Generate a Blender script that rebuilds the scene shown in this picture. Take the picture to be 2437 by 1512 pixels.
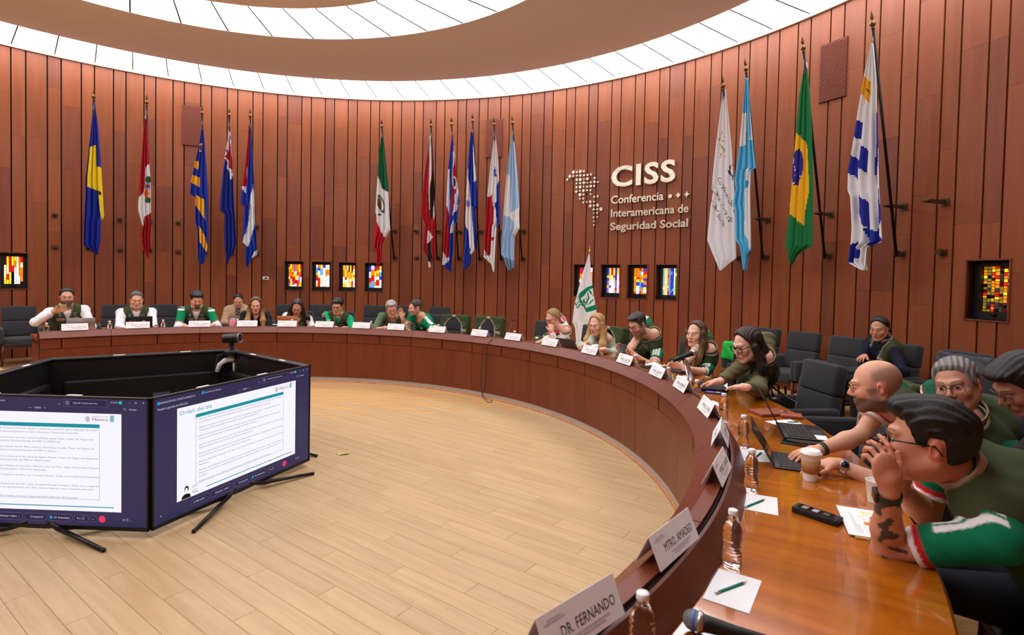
import bpy, bmesh, math, random
import numpy as np
from mathutils import Vector, Matrix, Euler

for _o in list(bpy.data.objects):
    bpy.data.objects.remove(_o, do_unlink=True)
SC = bpy.context.scene
COL = SC.collection
rnd = random.Random(11)
PI = math.pi
R_ = math.radians

# ------------------------------------------------------------------ camera
F_PX, PPX, PPY = 1309.5, 1213.4, 694.9
PITCH, ROLL, CAMH = -0.0273, 0.0202, 1.674
CX, CY = -2.9663, 4.2508            # centre of the round room
_fw = np.array([0, math.cos(PITCH), math.sin(PITCH)])
_up0 = np.array([0, -math.sin(PITCH), math.cos(PITCH)])
_rt0 = np.array([1., 0, 0])
_rt = math.cos(ROLL) * _rt0 + math.sin(ROLL) * _up0
_up = -math.sin(ROLL) * _rt0 + math.cos(ROLL) * _up0
cam_d = bpy.data.cameras.new('camera')
cam = bpy.data.objects.new('camera', cam_d)
COL.objects.link(cam)
m = Matrix.Identity(4)
for i in range(3):
    m[i][0] = _rt[i]; m[i][1] = _up[i]; m[i][2] = -_fw[i]
m[0][3], m[1][3], m[2][3] = 0, 0, CAMH
cam.matrix_world = m
cam_d.sensor_width = 36
cam_d.lens = F_PX * 36 / 2437
cam_d.shift_x = (1218.5 - PPX) / 2437
cam_d.shift_y = -(756 - PPY) / 2437
cam_d.clip_start = 0.02
cam_d.dof.use_dof = True
cam_d.dof.focus_distance = 4.2
cam_d.dof.aperture_fstop = 3.2
SC.camera = cam

# ------------------------------------------------------------------ world, exposure
w = bpy.data.worlds.new('world'); SC.world = w; w.use_nodes = True
w.node_tree.nodes['Background'].inputs[0].default_value = (0.9, 0.93, 1, 1)
w.node_tree.nodes['Background'].inputs[1].default_value = 0.5
SC.view_settings.view_transform = 'Standard'
SC.view_settings.look = 'None'
SC.view_settings.gamma = 1
SC.view_settings.use_curve_mapping = False
SC.view_settings.exposure = 0.0
OUTER_LIGHT, INNER_LIGHT = 7.2, 7.2     # emission of the two ceiling light rings
SCREEN_LIGHT = 0.9
SC.cycles.diffuse_bounces = 7

# ------------------------------------------------------------------ pixel helpers (surveying the photograph's points on the room's own surfaces)
O_ = np.array([0, 0, CAMH])
def ray(x, y):
    return (x - PPX) / F_PX * _rt - (y - PPY) / F_PX * _up + _fw
def at_z(x, y, z):
    d = ray(x, y); return O_ + d * (z - CAMH) / d[2]
def at_d(x, y, d):
    return O_ + ray(x, y) * d
def at_r(x, y, R):
    d = ray(x, y); a = d[0]**2 + d[1]**2; b = -2*(d[0]*CX + d[1]*CY); c = CX**2 + CY**2 - R*R
    D = max(b*b - 4*a*c, 0)
    return O_ + d * (-b + D**.5) / 2 / a
def polar(P):
    return math.hypot(P[0]-CX, P[1]-CY), math.degrees(math.atan2(P[1]-CY, P[0]-CX))
def pt(r, a, z=0.0):
    return Vector((CX + r*math.cos(R_(a)), CY + r*math.sin(R_(a)), z))
_AA = np.radians(np.arange(-50, 160, .05))
def ang_at(x, r, z):
    """angle on the circle of radius r, height z, seen at photo column x (far side)"""
    p = np.stack([CX+r*np.cos(_AA), CY+r*np.sin(_AA), np.full_like(_AA, z)], 1)-O_; zc = p @ _fw
    u = np.where(zc > .3, PPX+F_PX*(p @ _rt)/np.maximum(zc, .3), 1e9)
    return float(np.degrees(_AA[np.argmin(np.abs(u-x))]))

# ------------------------------------------------------------------ materials
MATS = {}
def lin(c):
    return tuple(((v/255)/12.92 if v/255 <= .04045 else ((v/255+.055)/1.055)**2.4) for v in c[:3])
def mat(name, rgb, rough=.6, metal=0, spec=.5, coat=0, var=0, bump=0, bscale=200, emit=None, estr=0, trans=0, ior=1.45, alpha=1, sheen=0):
    if name in MATS: return MATS[name]
    m = bpy.data.materials.new(name); m.use_nodes = True; MATS[name] = m
    nt = m.node_tree; b = nt.nodes['Principled BSDF']
    c = lin(rgb)
    b.inputs['Base Color'].default_value = (*c, 1)
    b.inputs['Roughness'].default_value = rough
    b.inputs['Metallic'].default_value = metal
    b.inputs['Specular IOR Level'].default_value = spec
    b.inputs['Coat Weight'].default_value = coat
    b.inputs['Coat Roughness'].default_value = .06
    b.inputs['IOR'].default_value = ior
    b.inputs['Transmission Weight'].default_value = trans
    b.inputs['Alpha'].default_value = alpha
    if sheen: b.inputs['Sheen Weight'].default_value = sheen
    if emit:
        b.inputs['Emission Color'].default_value = (*lin(emit), 1)
        b.inputs['Emission Strength'].default_value = estr
    if var or bump:
        tc = nt.nodes.new('ShaderNodeTexCoord'); n = nt.nodes.new('ShaderNodeTexNoise')
        n.inputs['Scale'].default_value = bscale; n.inputs['Detail'].default_value = 3
        nt.links.new(tc.outputs['Object'], n.inputs['Vector'])
        if var:
            mx = nt.nodes.new('ShaderNodeMix'); mx.data_type = 'RGBA'
            mx.inputs[6].default_value = (*[v*(1-var) for v in c], 1)
            mx.inputs[7].default_value = (*[min(1, v*(1+var)) for v in c], 1)
            nt.links.new(n.outputs['Fac'], mx.inputs[0]); nt.links.new(mx.outputs[2], b.inputs['Base Color'])
        if bump:
            bp = nt.nodes.new('ShaderNodeBump'); bp.inputs['Strength'].default_value = bump; bp.inputs['Distance'].default_value = .004
            nt.links.new(n.outputs['Fac'], bp.inputs['Height']); nt.links.new(bp.outputs['Normal'], b.inputs['Normal'])
    return m

def wood(name, dark, light, stretch=(8, 8, .6), scale=3.0, rough=.45, coat=0, rand=.0, polar_grain=False, spec=.4, contrast=.5, rot=0, figure=.25):
    """procedural timber: stretched noise grain + finer streaks; per-object tone shift"""
    if name in MATS: return MATS[name]
    m = bpy.data.materials.new(name); m.use_nodes = True; MATS[name] = m
    nt = m.node_tree; L = nt.links.new; b = nt.nodes['Principled BSDF']
    tc = nt.nodes.new('ShaderNodeTexCoord'); src = tc.outputs['Object']
    oi = nt.nodes.new('ShaderNodeObjectInfo')
    if polar_grain:
        s = nt.nodes.new('ShaderNodeSeparateXYZ'); L(src, s.inputs[0])
        at = nt.nodes.new('ShaderNodeMath'); at.operation = 'ARCTAN2'; L(s.outputs[1], at.inputs[0]); L(s.outputs[0], at.inputs[1])
        mu = nt.nodes.new('ShaderNodeMath'); mu.operation = 'MULTIPLY'; L(at.outputs[0], mu.inputs[0]); mu.inputs[1].default_value = 4.7
        ln = nt.nodes.new('ShaderNodeVectorMath'); ln.operation = 'LENGTH'; L(src, ln.inputs[0])
        cb = nt.nodes.new('ShaderNodeCombineXYZ'); L(mu.outputs[0], cb.inputs[0]); L(ln.outputs['Value'], cb.inputs[1]); src = cb.outputs[0]
    mp = nt.nodes.new('ShaderNodeMapping'); mp.inputs['Scale'].default_value = stretch; mp.inputs['Rotation'].default_value = (0, 0, rot)
    L(src, mp.inputs['Vector'])
    ad = nt.nodes.new('ShaderNodeVectorMath'); ad.operation = 'ADD'
    ml = nt.nodes.new('ShaderNodeMath'); ml.operation = 'MULTIPLY'; ml.inputs[1].default_value = 37.0; L(oi.outputs['Random'], ml.inputs[0])
    L(mp.outputs[0], ad.inputs[0]); L(ml.outputs[0], ad.inputs[1])
    n1 = nt.nodes.new('ShaderNodeTexNoise'); n1.inputs['Scale'].default_value = scale; n1.inputs['Detail'].default_value = 5; n1.inputs['Distortion'].default_value = .4
    L(ad.outputs[0], n1.inputs['Vector'])
    n2 = nt.nodes.new('ShaderNodeTexNoise'); n2.inputs['Scale'].default_value = scale*6; n2.inputs['Detail'].default_value = 4
    L(ad.outputs[0], n2.inputs['Vector'])
    a = nt.nodes.new('ShaderNodeMath'); a.operation = 'MULTIPLY_ADD'; L(n2.outputs['Fac'], a.inputs[0]); a.inputs[1].default_value = figure; L(n1.outputs['Fac'], a.inputs[2])
    rp = nt.nodes.new('ShaderNodeMapRange'); rp.inputs[1].default_value = .62-contrast*.5; rp.inputs[2].default_value = .62+contrast*.5
    L(a.outputs[0], rp.inputs[0])
    mx = nt.nodes.new('ShaderNodeMix'); mx.data_type = 'RGBA'
    mx.inputs[6].default_value = (*lin(dark), 1); mx.inputs[7].default_value = (*lin(light), 1)
    L(rp.outputs[0], mx.inputs[0]); out = mx.outputs[2]
    if rand:
        hs = nt.nodes.new('ShaderNodeHueSaturation'); L(out, hs.inputs['Color'])
        r2 = nt.nodes.new('ShaderNodeMapRange'); r2.inputs[3].default_value = 1-rand; r2.inputs[4].default_value = 1+rand
        L(oi.outputs['Random'], r2.inputs[0]); L(r2.outputs[0], hs.inputs['Value']); out = hs.outputs[0]
    L(out, b.inputs['Base Color'])
    b.inputs['Roughness'].default_value = rough; b.inputs['Specular IOR Level'].default_value = spec
    b.inputs['Coat Weight'].default_value = coat; b.inputs['Coat Roughness'].default_value = .05
    return m

def attr_mat(name, rough=.7, spec=.3, sss=0, bump=0, bscale=300, weave=0):
    """printed / dyed surface: colour comes from the mesh's own flat 'Col' print"""
    if name in MATS: return MATS[name]
    m = bpy.data.materials.new(name); m.use_nodes = True; MATS[name] = m
    nt = m.node_tree; b = nt.nodes['Principled BSDF']
    at = nt.nodes.new('ShaderNodeAttribute'); at.attribute_name = 'Col'
    out = at.outputs['Color']
    tc = nt.nodes.new('ShaderNodeTexCoord'); n = nt.nodes.new('ShaderNodeTexNoise'); n.inputs['Scale'].default_value = bscale; n.inputs['Detail'].default_value = 2
    nt.links.new(tc.outputs['Object'], n.inputs['Vector'])
    if weave:
        mr = nt.nodes.new('ShaderNodeMapRange'); mr.inputs[3].default_value = 1-weave; mr.inputs[4].default_value = 1+weave
        nt.links.new(n.outputs['Fac'], mr.inputs[0])
        mm = nt.nodes.new('ShaderNodeMix'); mm.data_type = 'RGBA'; mm.blend_type = 'MULTIPLY'; mm.inputs[0].default_value = 1
        nt.links.new(out, mm.inputs[6]); nt.links.new(mr.outputs[0], mm.inputs[7]); out = mm.outputs[2]
    nt.links.new(out, b.inputs['Base Color'])
    if bump:
        bp = nt.nodes.new('ShaderNodeBump'); bp.inputs['Strength'].default_value = bump; bp.inputs['Distance'].default_value = .003
        nt.links.new(n.outputs['Fac'], bp.inputs['Height']); nt.links.new(bp.outputs['Normal'], b.inputs['Normal'])
    b.inputs['Roughness'].default_value = rough; b.inputs['Specular IOR Level'].default_value = spec
    if sss:
        b.inputs['Subsurface Weight'].default_value = sss; b.inputs['Subsurface Radius'].default_value = (.012, .005, .003)
        b.inputs['Subsurface Scale'].default_value = 1
    return m

# ------------------------------------------------------------------ objects
def tag(o, label=None, cat=None, group=None, kind=None):
    if label: o['label'] = label
    if cat: o['category'] = cat
    if group: o['group'] = group
    if kind: o['kind'] = kind
    return o
def empty(name, loc=(0, 0, 0), rz=0, label=None, cat=None, group=None, kind=None):
    o = bpy.data.objects.new(name, None); COL.objects.link(o)
    o.empty_display_size = .1
    o.location = loc; o.rotation_euler = (0, 0, rz)
    return tag(o, label, cat, group, kind)
def link(name, me, parent=None, loc=None, rot=None):
    o = bpy.data.objects.new(name, me); COL.objects.link(o)
    if parent is not None: o.parent = parent
    if loc is not None: o.location = loc
    if rot is not None: o.rotation_euler = rot
    return o
def copy_tree(o, parent=None):
    c = o.copy(); COL.objects.link(c)
    if parent is not None: c.parent = parent
    for ch in list(o.children): copy_tree(ch, c)
    return c

class MB:
    """collects simple solids; build() links them as ONE mesh object"""
    def __init__(s): s.v = []; s.f = []; s.mi = []; s.T = Matrix.Identity(4); s.m = 0; s.sm = []
    def add(s, vs, fs, smooth=False):
        n = len(s.v)
        s.v += [tuple(s.T @ Vector(p)) for p in vs]
        for f in fs: s.f.append(tuple(i+n for i in f)); s.mi.append(s.m); s.sm.append(smooth)
        return s
    def box(s, c, d, rot=None, bevel=0):
        x, y, z = [q/2 for q in d]
        M = (Euler(rot).to_matrix() if rot is not None else Matrix.Identity(3))
        if bevel:
            bm = bmesh.new(); bmesh.ops.create_cube(bm, size=1)
            bmesh.ops.scale(bm, vec=d, verts=bm.verts)
            bmesh.ops.bevel(bm, geom=bm.edges[:], offset=bevel, segments=2, profile=.6, affect='EDGES')
            bm.verts.index_update()
            vs = [tuple(M @ v.co + Vector(c)) for v in bm.verts]; fs = [[v.index for v in f.verts] for f in bm.faces]
            bm.free(); return s.add(vs, fs, True)
        vs = [M @ Vector(p) + Vector(c) for p in ((-x,-y,-z),(x,-y,-z),(x,y,-z),(-x,y,-z),(-x,-y,z),(x,-y,z),(x,y,z),(-x,y,z))]
        return s.add(vs, [(3,2,1,0),(4,5,6,7),(0,1,5,4),(1,2,6,5),(2,3,7,6),(3,0,4,7)])
    def tube(s, pts, r, n=10, caps=True, r_end=None):
        pts = [Vector(p) for p in pts]; k = len(pts); vs = []; fs = []
        up = None
        for i, p in enumerate(pts):
            t = (pts[min(i+1, k-1)] - pts[max(i-1, 0)]).normalized()
            if up is None:
                up = Vector((0, 0, 1)) if abs(t.z) < .9 else Vector((1, 0, 0))
            x = t.cross(up).normalized(); y = x.cross(t).normalized(); up = y
            rr = r if not isinstance(r, (list, tuple)) else r[i]
            for j in range(n):
                a = 2*PI*j/n; vs.append(p + (x*math.cos(a) + y*math.sin(a))*rr)
        for i in range(k-1):
            for j in range(n):
                a, b = i*n+j, i*n+(j+1) % n
                fs.append((a, b, b+n, a+n))
        if caps: fs.append(tuple(range(n))[::-1]); fs.append(tuple((k-1)*n+j for j in range(n)))
        return s.add(vs, fs, True)
    def lathe(s, prof, n=20, axis=None, c=(0, 0, 0)):
        vs = []; fs = []; k = len(prof)
        for (r, z) in prof:
            for j in range(n):
                a = 2*PI*j/n; vs.append(Vector((r*math.cos(a), r*math.sin(a), z)))
        if axis is not None:
            q = Vector((0, 0, 1)).rotation_difference(Vector(axis)).to_matrix(); vs = [q @ v for v in vs]
        vs = [v + Vector(c) for v in vs]
        for i in range(k-1):
            for j in range(n):
                a, b = i*n+j, i*n+(j+1) % n
                fs.append((a, b, b+n, a+n))
        if prof[0][0] > 1e-6: fs.append(tuple(range(n))[::-1])
        if prof[-1][0] > 1e-6: fs.append(tuple((k-1)*n+j for j in range(n)))
        return s.add(vs, fs, True)
    def prism(s, poly, t0, t1, M=None):
        """2-D outline (x,y) extruded along z t0..t1, then placed by 4x4 M"""
        n = len(poly); M = M or Matrix.Identity(4)
        vs = [M @ Vector((p[0], p[1], t0)) for p in poly] + [M @ Vector((p[0], p[1], t1)) for p in poly]
        fs = [tuple(range(n))[::-1], tuple(range(n, 2*n))] + [(i, (i+1) % n, n+(i+1) % n, n+i) for i in range(n)]
        return s.add(vs, fs)
    def ring(s, sec, a0, a1, n, c=None):
        """cross-section polygon [(r,z)] swept about the room's centre from a0 to a1 degrees (coordinates relative to centre)"""
        k = len(sec); vs = []; fs = []
        for i in range(n+1):
            a = R_(a0 + (a1-a0)*i/n)
            for (r, z) in sec: vs.append((r*math.cos(a), r*math.sin(a), z))
        for i in range(n):
            for j in range(k):
                a, b = i*k+j, i*k+(j+1) % k
                fs.append((a, b, b+k, a+k))
        if abs(a1-a0) < 359.9: fs.append(tuple(range(k))[::-1]); fs.append(tuple(n*k+j for j in range(k)))
        return s.add(vs, fs)
    def mesh(s, name, mats):
        me = bpy.data.meshes.new(name); me.from_pydata(s.v, [], s.f)
        for q in (mats if isinstance(mats, (list, tuple)) else [mats]): me.materials.append(q)
        me.polygons.foreach_set('material_index', s.mi); me.polygons.foreach_set('use_smooth', s.sm)
        bm = bmesh.new(); bm.from_mesh(me); bmesh.ops.recalc_face_normals(bm, faces=bm.faces); bm.to_mesh(me); bm.free()
        if any(s.sm) and not all(s.sm): pass
        me.update(); return me
    def build(s, name, mats, parent=None, loc=None, rot=None):
        return link(name, s.mesh(name, mats), parent, loc, rot)

def text_geo(body, size=1.0, extrude=0.0, offset=0.0, align='LEFT', bevel=0, res=3, xs=1.0, space=1.0):
    """vertices/faces of lettering in the XY plane (x right, y up)"""
    cu = bpy.data.curves.new('t', 'FONT'); cu.body = body; cu.size = size; cu.extrude = extrude; cu.offset = offset
    cu.align_x = align; cu.resolution_u = res; cu.bevel_depth = bevel; cu.bevel_resolution = 1; cu.space_character = space
    o = bpy.data.objects.new('t', cu); COL.objects.link(o)
    dg = bpy.context.evaluated_depsgraph_get(); dg.update()
    me = bpy.data.meshes.new_from_object(o.evaluated_get(dg))
    vs = [(v.co.x*xs, v.co.y, v.co.z) for v in me.vertices]; fs = [tuple(p.vertices) for p in me.polygons]
    bpy.data.objects.remove(o, do_unlink=True); bpy.data.curves.remove(cu); bpy.data.meshes.remove(me)
    return vs, fs
def frame_m(o, x, y, z=None):
    """4x4 with origin o and axes x, y (z = x cross y)"""
    x = Vector(x).normalized(); y = Vector(y).normalized(); z = x.cross(y) if z is None else Vector(z)
    M = Matrix.Identity(4)
    for i in range(3): M[i][0] = x[i]; M[i][1] = y[i]; M[i][2] = z[i]; M[i][3] = o[i]
    return M
CEN = (CX, CY, 0)
# ================================================================== room shell
RW, ZT = 8.45, 5.645
M_wall = wood('wall_veneer', (116, 56, 30), (152, 84, 47), stretch=(5, 5, .35), scale=2.2, rough=.42, rand=.08, spec=.35, contrast=1.1)
M_wall2 = wood('wall_veneer_dark', (104, 51, 32), (138, 74, 46), stretch=(5, 5, .35), scale=2.2, rough=.42, rand=.08, spec=.35, contrast=1.1)
M_groove = mat('groove_black', (14, 8, 6), .8)
wallr = MB().ring([(RW, 0), (RW+.2, 0), (RW+.2, ZT), (RW, ZT)], 160, 330, 120).build('wall_front', M_wall, None, CEN)
tag(wallr, kind='structure')
WINS = [('a', 137.67, 135.12, 'w'), ('a', 104.56, 101.91, 0), ('a', 100.59, 97.79, 0), ('a', 96.57, 93.96, 0), ('a', 92.59, 89.85, 0),
        ('b', 59.44, 56.56, 0), ('b', 55.28, 52.46, 0), ('b', 51.35, 48.49, 0), ('b', 47.25, 44.37, 0), ('c', 14.07, 11.08, 0)]
WZ = {'a': (1.272, 1.925), 'b': (1.303, 1.957), 'c': (1.303, 1.962)}
_w = MB(); _c = 160.
for (g_, a_, b_, _q) in sorted(WINS, key=lambda t: -t[1])+[('a', -30, -30, 0)]:
    _w.ring([(RW+.03, 0), (RW+.2, 0), (RW+.2, ZT), (RW+.03, ZT)], a_, _c, max(2, int(_c-a_))); _c = b_
    if a_ > b_:
        for (q0, q1) in ((0, WZ[g_][0]), (WZ[g_][1], ZT)): _w.ring([(RW+.03, q0), (RW+.2, q0), (RW+.2, q1), (RW+.03, q1)], b_, a_, 3)
wall = _w.build('wall_back', M_groove, None, CEN)
tag(wall, 'curved wall clad in red brown vertical wood panels with dark joints', kind='structure')
PER = 360/105.
GAP = math.degrees(.011/RW)
def clad(a_hi, a_lo, idx):
    """one column of veneer boards between the joints a_hi..a_lo; boards stop at any window"""
    cuts = [0.0]
    rr = random.Random(idx*7+3)
    z = rr.choice([.9, 1.5, 1.9, 2.3]) + rr.uniform(-.1, .1)
    while z < ZT-.4: cuts.append(z); z += rr.choice([1.2, 1.35, 2.0])
    cuts.append(ZT)
    h, l = a_hi-GAP, a_lo+GAP
    for i in range(len(cuts)-1):
        z0, z1 = cuts[i]+(.001 if i else 0), cuts[i+1]-.001
        rects = [(h, l, z0, z1)]
        for (g, wa, wb, _) in WINS:
            wz0, wz1 = WZ[g]; nr = []
            for (p, q, b, t) in rects:
                if q >= wa or p <= wb or b >= wz1 or t <= wz0: nr.append((p, q, b, t)); continue
                if t > wz1: nr.append((p, q, wz1, t))
                if b < wz0: nr.append((p, q, b, wz0))
                bb, tt = max(b, wz0), min(t, wz1)
                if p > wa: nr.append((p, wa, bb, tt))
                if q < wb: nr.append((wb, q, bb, tt))
            rects = nr
        if not rects: continue
        M = MB()
        for (p, q, b, t) in rects:
            if p-q > .02 and t-b > .01: M.ring([(RW, b), (RW+.028, b), (RW+.028, t), (RW, t)], q, p, 2)
        if M.f: M.build('wall_panel', M_wall2 if rr.random() < .25 else M_wall, wall)
for k in range(-4, 48):
    a = 136.61 - PER*k
    if -25 < a < 152:
        clad(a, a-1.376, 2*k); clad(a-1.376, a-PER, 2*k+1)

# floor -------------------------------------------------------------
M_fl = wood('oak_planks', (168, 132, 90), (208, 180, 136), stretch=(.5, 7, 1), scale=3.2, rough=.42, rand=.04, spec=.35, contrast=1.1, figure=.4)
M_flbase = mat('floor_joint', (120, 84, 50), .7)
floor = MB().ring([(0.0, -.1), (8.7, -.1), (8.7, -.006), (0.0, -.006)], 0, 360, 120).build('floor', M_flbase, None, CEN)
tag(floor, 'light oak plank floor inside the ring desk', kind='structure')
FD = R_(-35.8); fx = Vector((math.cos(FD), math.sin(FD), 0)); fy = Vector((-math.sin(FD), math.cos(FD), 0))
PWD, PLN = .122, 1.22
pl_bm = MB(); e = .0012
pl_bm.add([(0,0,-.006),(PLN,0,-.006),(PLN,PWD,-.006),(0,PWD,-.006),(e,e,0),(PLN-e,e,0),(PLN-e,PWD-e,0),(e,PWD-e,0)], [(4,5,6,7),(0,1,5,4),(1,2,6,5),(2,3,7,6),(3,0,4,7)])
pl_me = pl_bm.mesh('plank', M_fl)
cand = []
org = Vector((.437, 3.292, 0))
for j in range(-75, 76):
    off = ((j*0.37) % 1.0)*PLN + (0.0 if j else 0)
    for i in range(-9, 9):
        p = org + fx*(off + i*PLN) + fy*(j*PWD)
        c = p + fx*PLN/2 + fy*PWD/2
        rc = math.hypot(c.x-CX, c.y-CY)
        if rc > 8.95: continue
        vis = c.y > .3 and rc < 4.75
        cand.append((c.length if vis else 50+c.length, p))
cand.sort(key=lambda t: t[0])
for d, p in cand[:298]:
    o = link('plank', pl_me, floor); o.location = p - Vector(CEN); o.rotation_euler = (0, 0, FD)
rest = MB(); rest.T = Matrix.Identity(4)
for d, p in cand[298:]:
    rest.T = Matrix.Translation(p - Vector(CEN)) @ Matrix.Rotation(FD, 4, 'Z')
    rest.add([(0,0,-.006),(PLN,0,-.006),(PLN,PWD,-.006),(0,PWD,-.006),(e,e,0),(PLN-e,e,0),(PLN-e,PWD-e,0),(e,PWD-e,0)], [(4,5,6,7),(0,1,5,4),(1,2,6,5),(2,3,7,6),(3,0,4,7)])
M_fl2 = wood('oak_planks_outer', (176, 132, 82), (222, 180, 124), stretch=(.5, 7, 1), scale=3.2, rough=.42, rot=-FD, spec=.35, contrast=.75)
o = rest.build('plank_field', M_fl2, floor); tag(o, kind='stuff')

# ceiling -----------------------------------------------------------
M_ceil = mat('ceiling_plaster', (236, 232, 234), .85, spec=.2, bump=.15, bscale=60)
M_cream = mat('cream_plaster', (226, 212, 188), .7)
M_dark = mat('dark_steel', (34, 24, 22), .5)
RO, RI, HL = 8.43, 7.345, 5.698
R2O, R2I, H2, H3 = 4.28, 3.075, 5.27, 5.135
ce = MB(); ce.ring([(RI-.012, HL-.004), (RI-.012, HL+.3), (R2O+.02, H2+.3), (R2O+.02, H2-.004)], 0, 360, 144)
ceil = ce.build('ceiling', M_ceil, None, CEN); tag(ceil, 'tan plaster ceiling band between two rings of light panels', kind='structure')
ci = MB().ring([(0, H3+.1), (R2I-.02, H3+.1), (R2I-.02, H3-.005), (0, H3-.005)], 0, 360, 96).build('ceiling_disc', M_ceil, ceil)
tr = MB().ring([(RO-.02, ZT), (RW+.2, ZT), (RW+.2, HL+.3), (RO+.012, HL+.3), (RO+.012, HL+.0), (RO-.02, HL-.006)], 0, 360, 180).build('trim_1', M_cream, None, CEN)
tag(tr, 'cream plaster rim above the wood wall', kind='structure')
def light_ring(name, label, ro, zo, ri, zi, n, ph, strength):
    root = empty(name, CEN, 0, label, 'ceiling light')
    em = mat(name+'_diffuser', (250, 250, 250), .5, emit=(247, 250, 255), estr=strength)
    off_ = mat('diffuser_unlit', (236, 236, 236), .5)      # the panels behind the camera are switched off
    step = 360/n; g = math.degrees(.012/ro)
    MB().ring([(ro, zo+.06), (ri, zi+.06), (ri, zi+.1), (ro, zo+.1)], 0, 360, 144).build('back_plate', M_dark, root)
    for k in range(n):
        a = ph - step*k
        am = (a-step/2+180) % 360-180
        MB().ring([(ro, zo), (ro, zo+.012), (ri, zi+.012), (ri, zi)], a-step+g, a-g, 4).build('light_panel', off_ if -120 < am < -12 and ro > 6 else em, root)
    # steel bars between the panels
    b = MB()
    for k in range(n):
        a = ph-step*k
        b.ring([(ro, zo-.008), (ro, zo+.05), (ri, zi+.05), (ri, zi-.008)], a-g*.9, a+g*.9, 1)
    o = b.build('divider_bars', M_dark, root); tag(o, kind='stuff')
    return root
light_ring('ceiling_light_ring', 'large outer ring of white backlit ceiling panels above the wall', RO, HL, RI, HL, 87, 136.59, OUTER_LIGHT)
light_ring('ceiling_light_ring', 'smaller inner ring of white backlit ceiling panels around the centre', R2O, H2, R2I, H3, 44, 132.53, INNER_LIGHT)

# ================================================================== ring desk
M_desk = wood('desk_veneer', (90, 38, 18), (126, 60, 30), stretch=(6, 6, .5), scale=2.0, rough=.34, rand=.05, spec=.45, contrast=1.0)
M_ledge = wood('desk_ledge', (92, 38, 20), (120, 54, 30), stretch=(3, 3, 3), scale=1.2, rough=.38, spec=.45, contrast=1.0)
M_riser = wood('desk_riser', (66, 26, 14), (104, 46, 22), stretch=(3, 3, 8), scale=1.5, rough=.3, spec=.5, contrast=1.0)
M_top = wood("varnished_tabletop", (132, 62, 6), (196, 112, 18), stretch=(7, .55, 1), scale=2.2, rough=.16, coat=1.0, polar_grain=True, spec=.6, contrast=.75, figure=.35)
M_plinth = mat('plinth_stone', (176, 168, 160), .5, var=.12, bscale=30)
M_mould = wood('oak_moulding', (150, 96, 60), (196, 140, 96), scale=4, rough=.5)
M_gap = mat('desk_gap', (20, 8, 5), .8)
A0, A1 = 137.5, -112
desk = empty('ring_desk', CEN, 0, 'long ring shaped wooden conference desk with raised ledge and glossy orange tabletop', 'desk')
st = 7.277; j0 = 54.43 + st*11         # joints of the upper panels
MB().ring([(4.245, .07), (4.30, .07), (4.30, .74), (4.245, .74)], A1, A0, 200).build('core', M_gap, desk)
a = 54.43 + st*12; 
js = []
while a > A1: js.append(a); a -= st
js = [A0] + [q for q in js if q < A0-1.5] + [A1]
g = math.degrees(.006/4.2)
for i in range(len(js)-1):
    pr_ = .0 if i % 2 else .002
    MB().ring([(4.218-pr_, .607), (4.25, .607), (4.25, .733), (4.218-pr_, .733)], js[i+1]+g, js[i]-g, 6).build('upper_panel', M_desk, desk)
for i in range(0, len(js)-1, 2):
    e2 = js[min(i+2, len(js)-1)]
    MB().ring([(4.221, .072), (4.25, .072), (4.25, .602), (4.221, .602)], e2+g*.35, js[i]-g*.35, 12).build('front_panel', M_desk, desk)
# ledge: sloping fascia, flat strip, slot, riser towards the seats
for i in range(0, len(js)-1, 2):
    e2 = js[min(i+2, len(js)-1)]
    MB().ring([(4.196, .752), (4.199, .742), (4.30, .742), (4.30, .832), (4.288, .832)], e2+.03, js[i]-.03, 12).build('ledge_fascia', M_ledge, desk)
    MB().ring([(4.292, .834), (4.30, .80), (4.341, .80), (4.343, .834)], e2+.05, js[i]-.05, 12).build('ledge_top', M_ledge, desk)
MB().ring([(4.30, .70), (4.352, .70), (4.352, .822), (4.30, .80)], A1, A0, 200).build('ledge_slot', M_gap, desk)
MB().ring([(4.36, .70), (4.43, .70), (4.43, .752), (4.372, .828), (4.36, .828)], A1, A0, 200).build('riser', M_riser, desk)
MB().ring([(4.425, .705), (5.0, .705), (5.035, .715), (5.04, .735), (5.03, .745), (4.425, .745)], A1, A0, 240).build('tabletop', M_top, desk)
MB().ring([(4.30, .655), (4.9, .655), (4.9, .703), (4.30, .703)], A1, A0, 160).build('table_frame', M_riser, desk)
MB().ring([(4.228, .012), (4.27, .012), (4.27, .07), (4.228, .07)], A1, A0, 200).build('plinth', M_plinth, desk)
MB().ring([(4.205, 0), (4.235, 0), (4.235, .02), (4.222, .022), (4.209, .013)], A1, A0, 200).build('moulding', M_mould, desk)
for aa in (A0, A1+1):
    MB().ring([(4.25, 0), (4.88, 0), (4.88, .70), (4.25, .70)], aa-.6, aa, 1).build('end_panel', M_desk, desk)
for aa in range(int(A1)+12, int(A0)-8, 14):
    MB().ring([(4.27, 0), (4.62, 0), (4.72, .66), (4.27, .66)], aa-.25, aa+.25, 1).build('support_panel', M_riser, desk)
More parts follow.
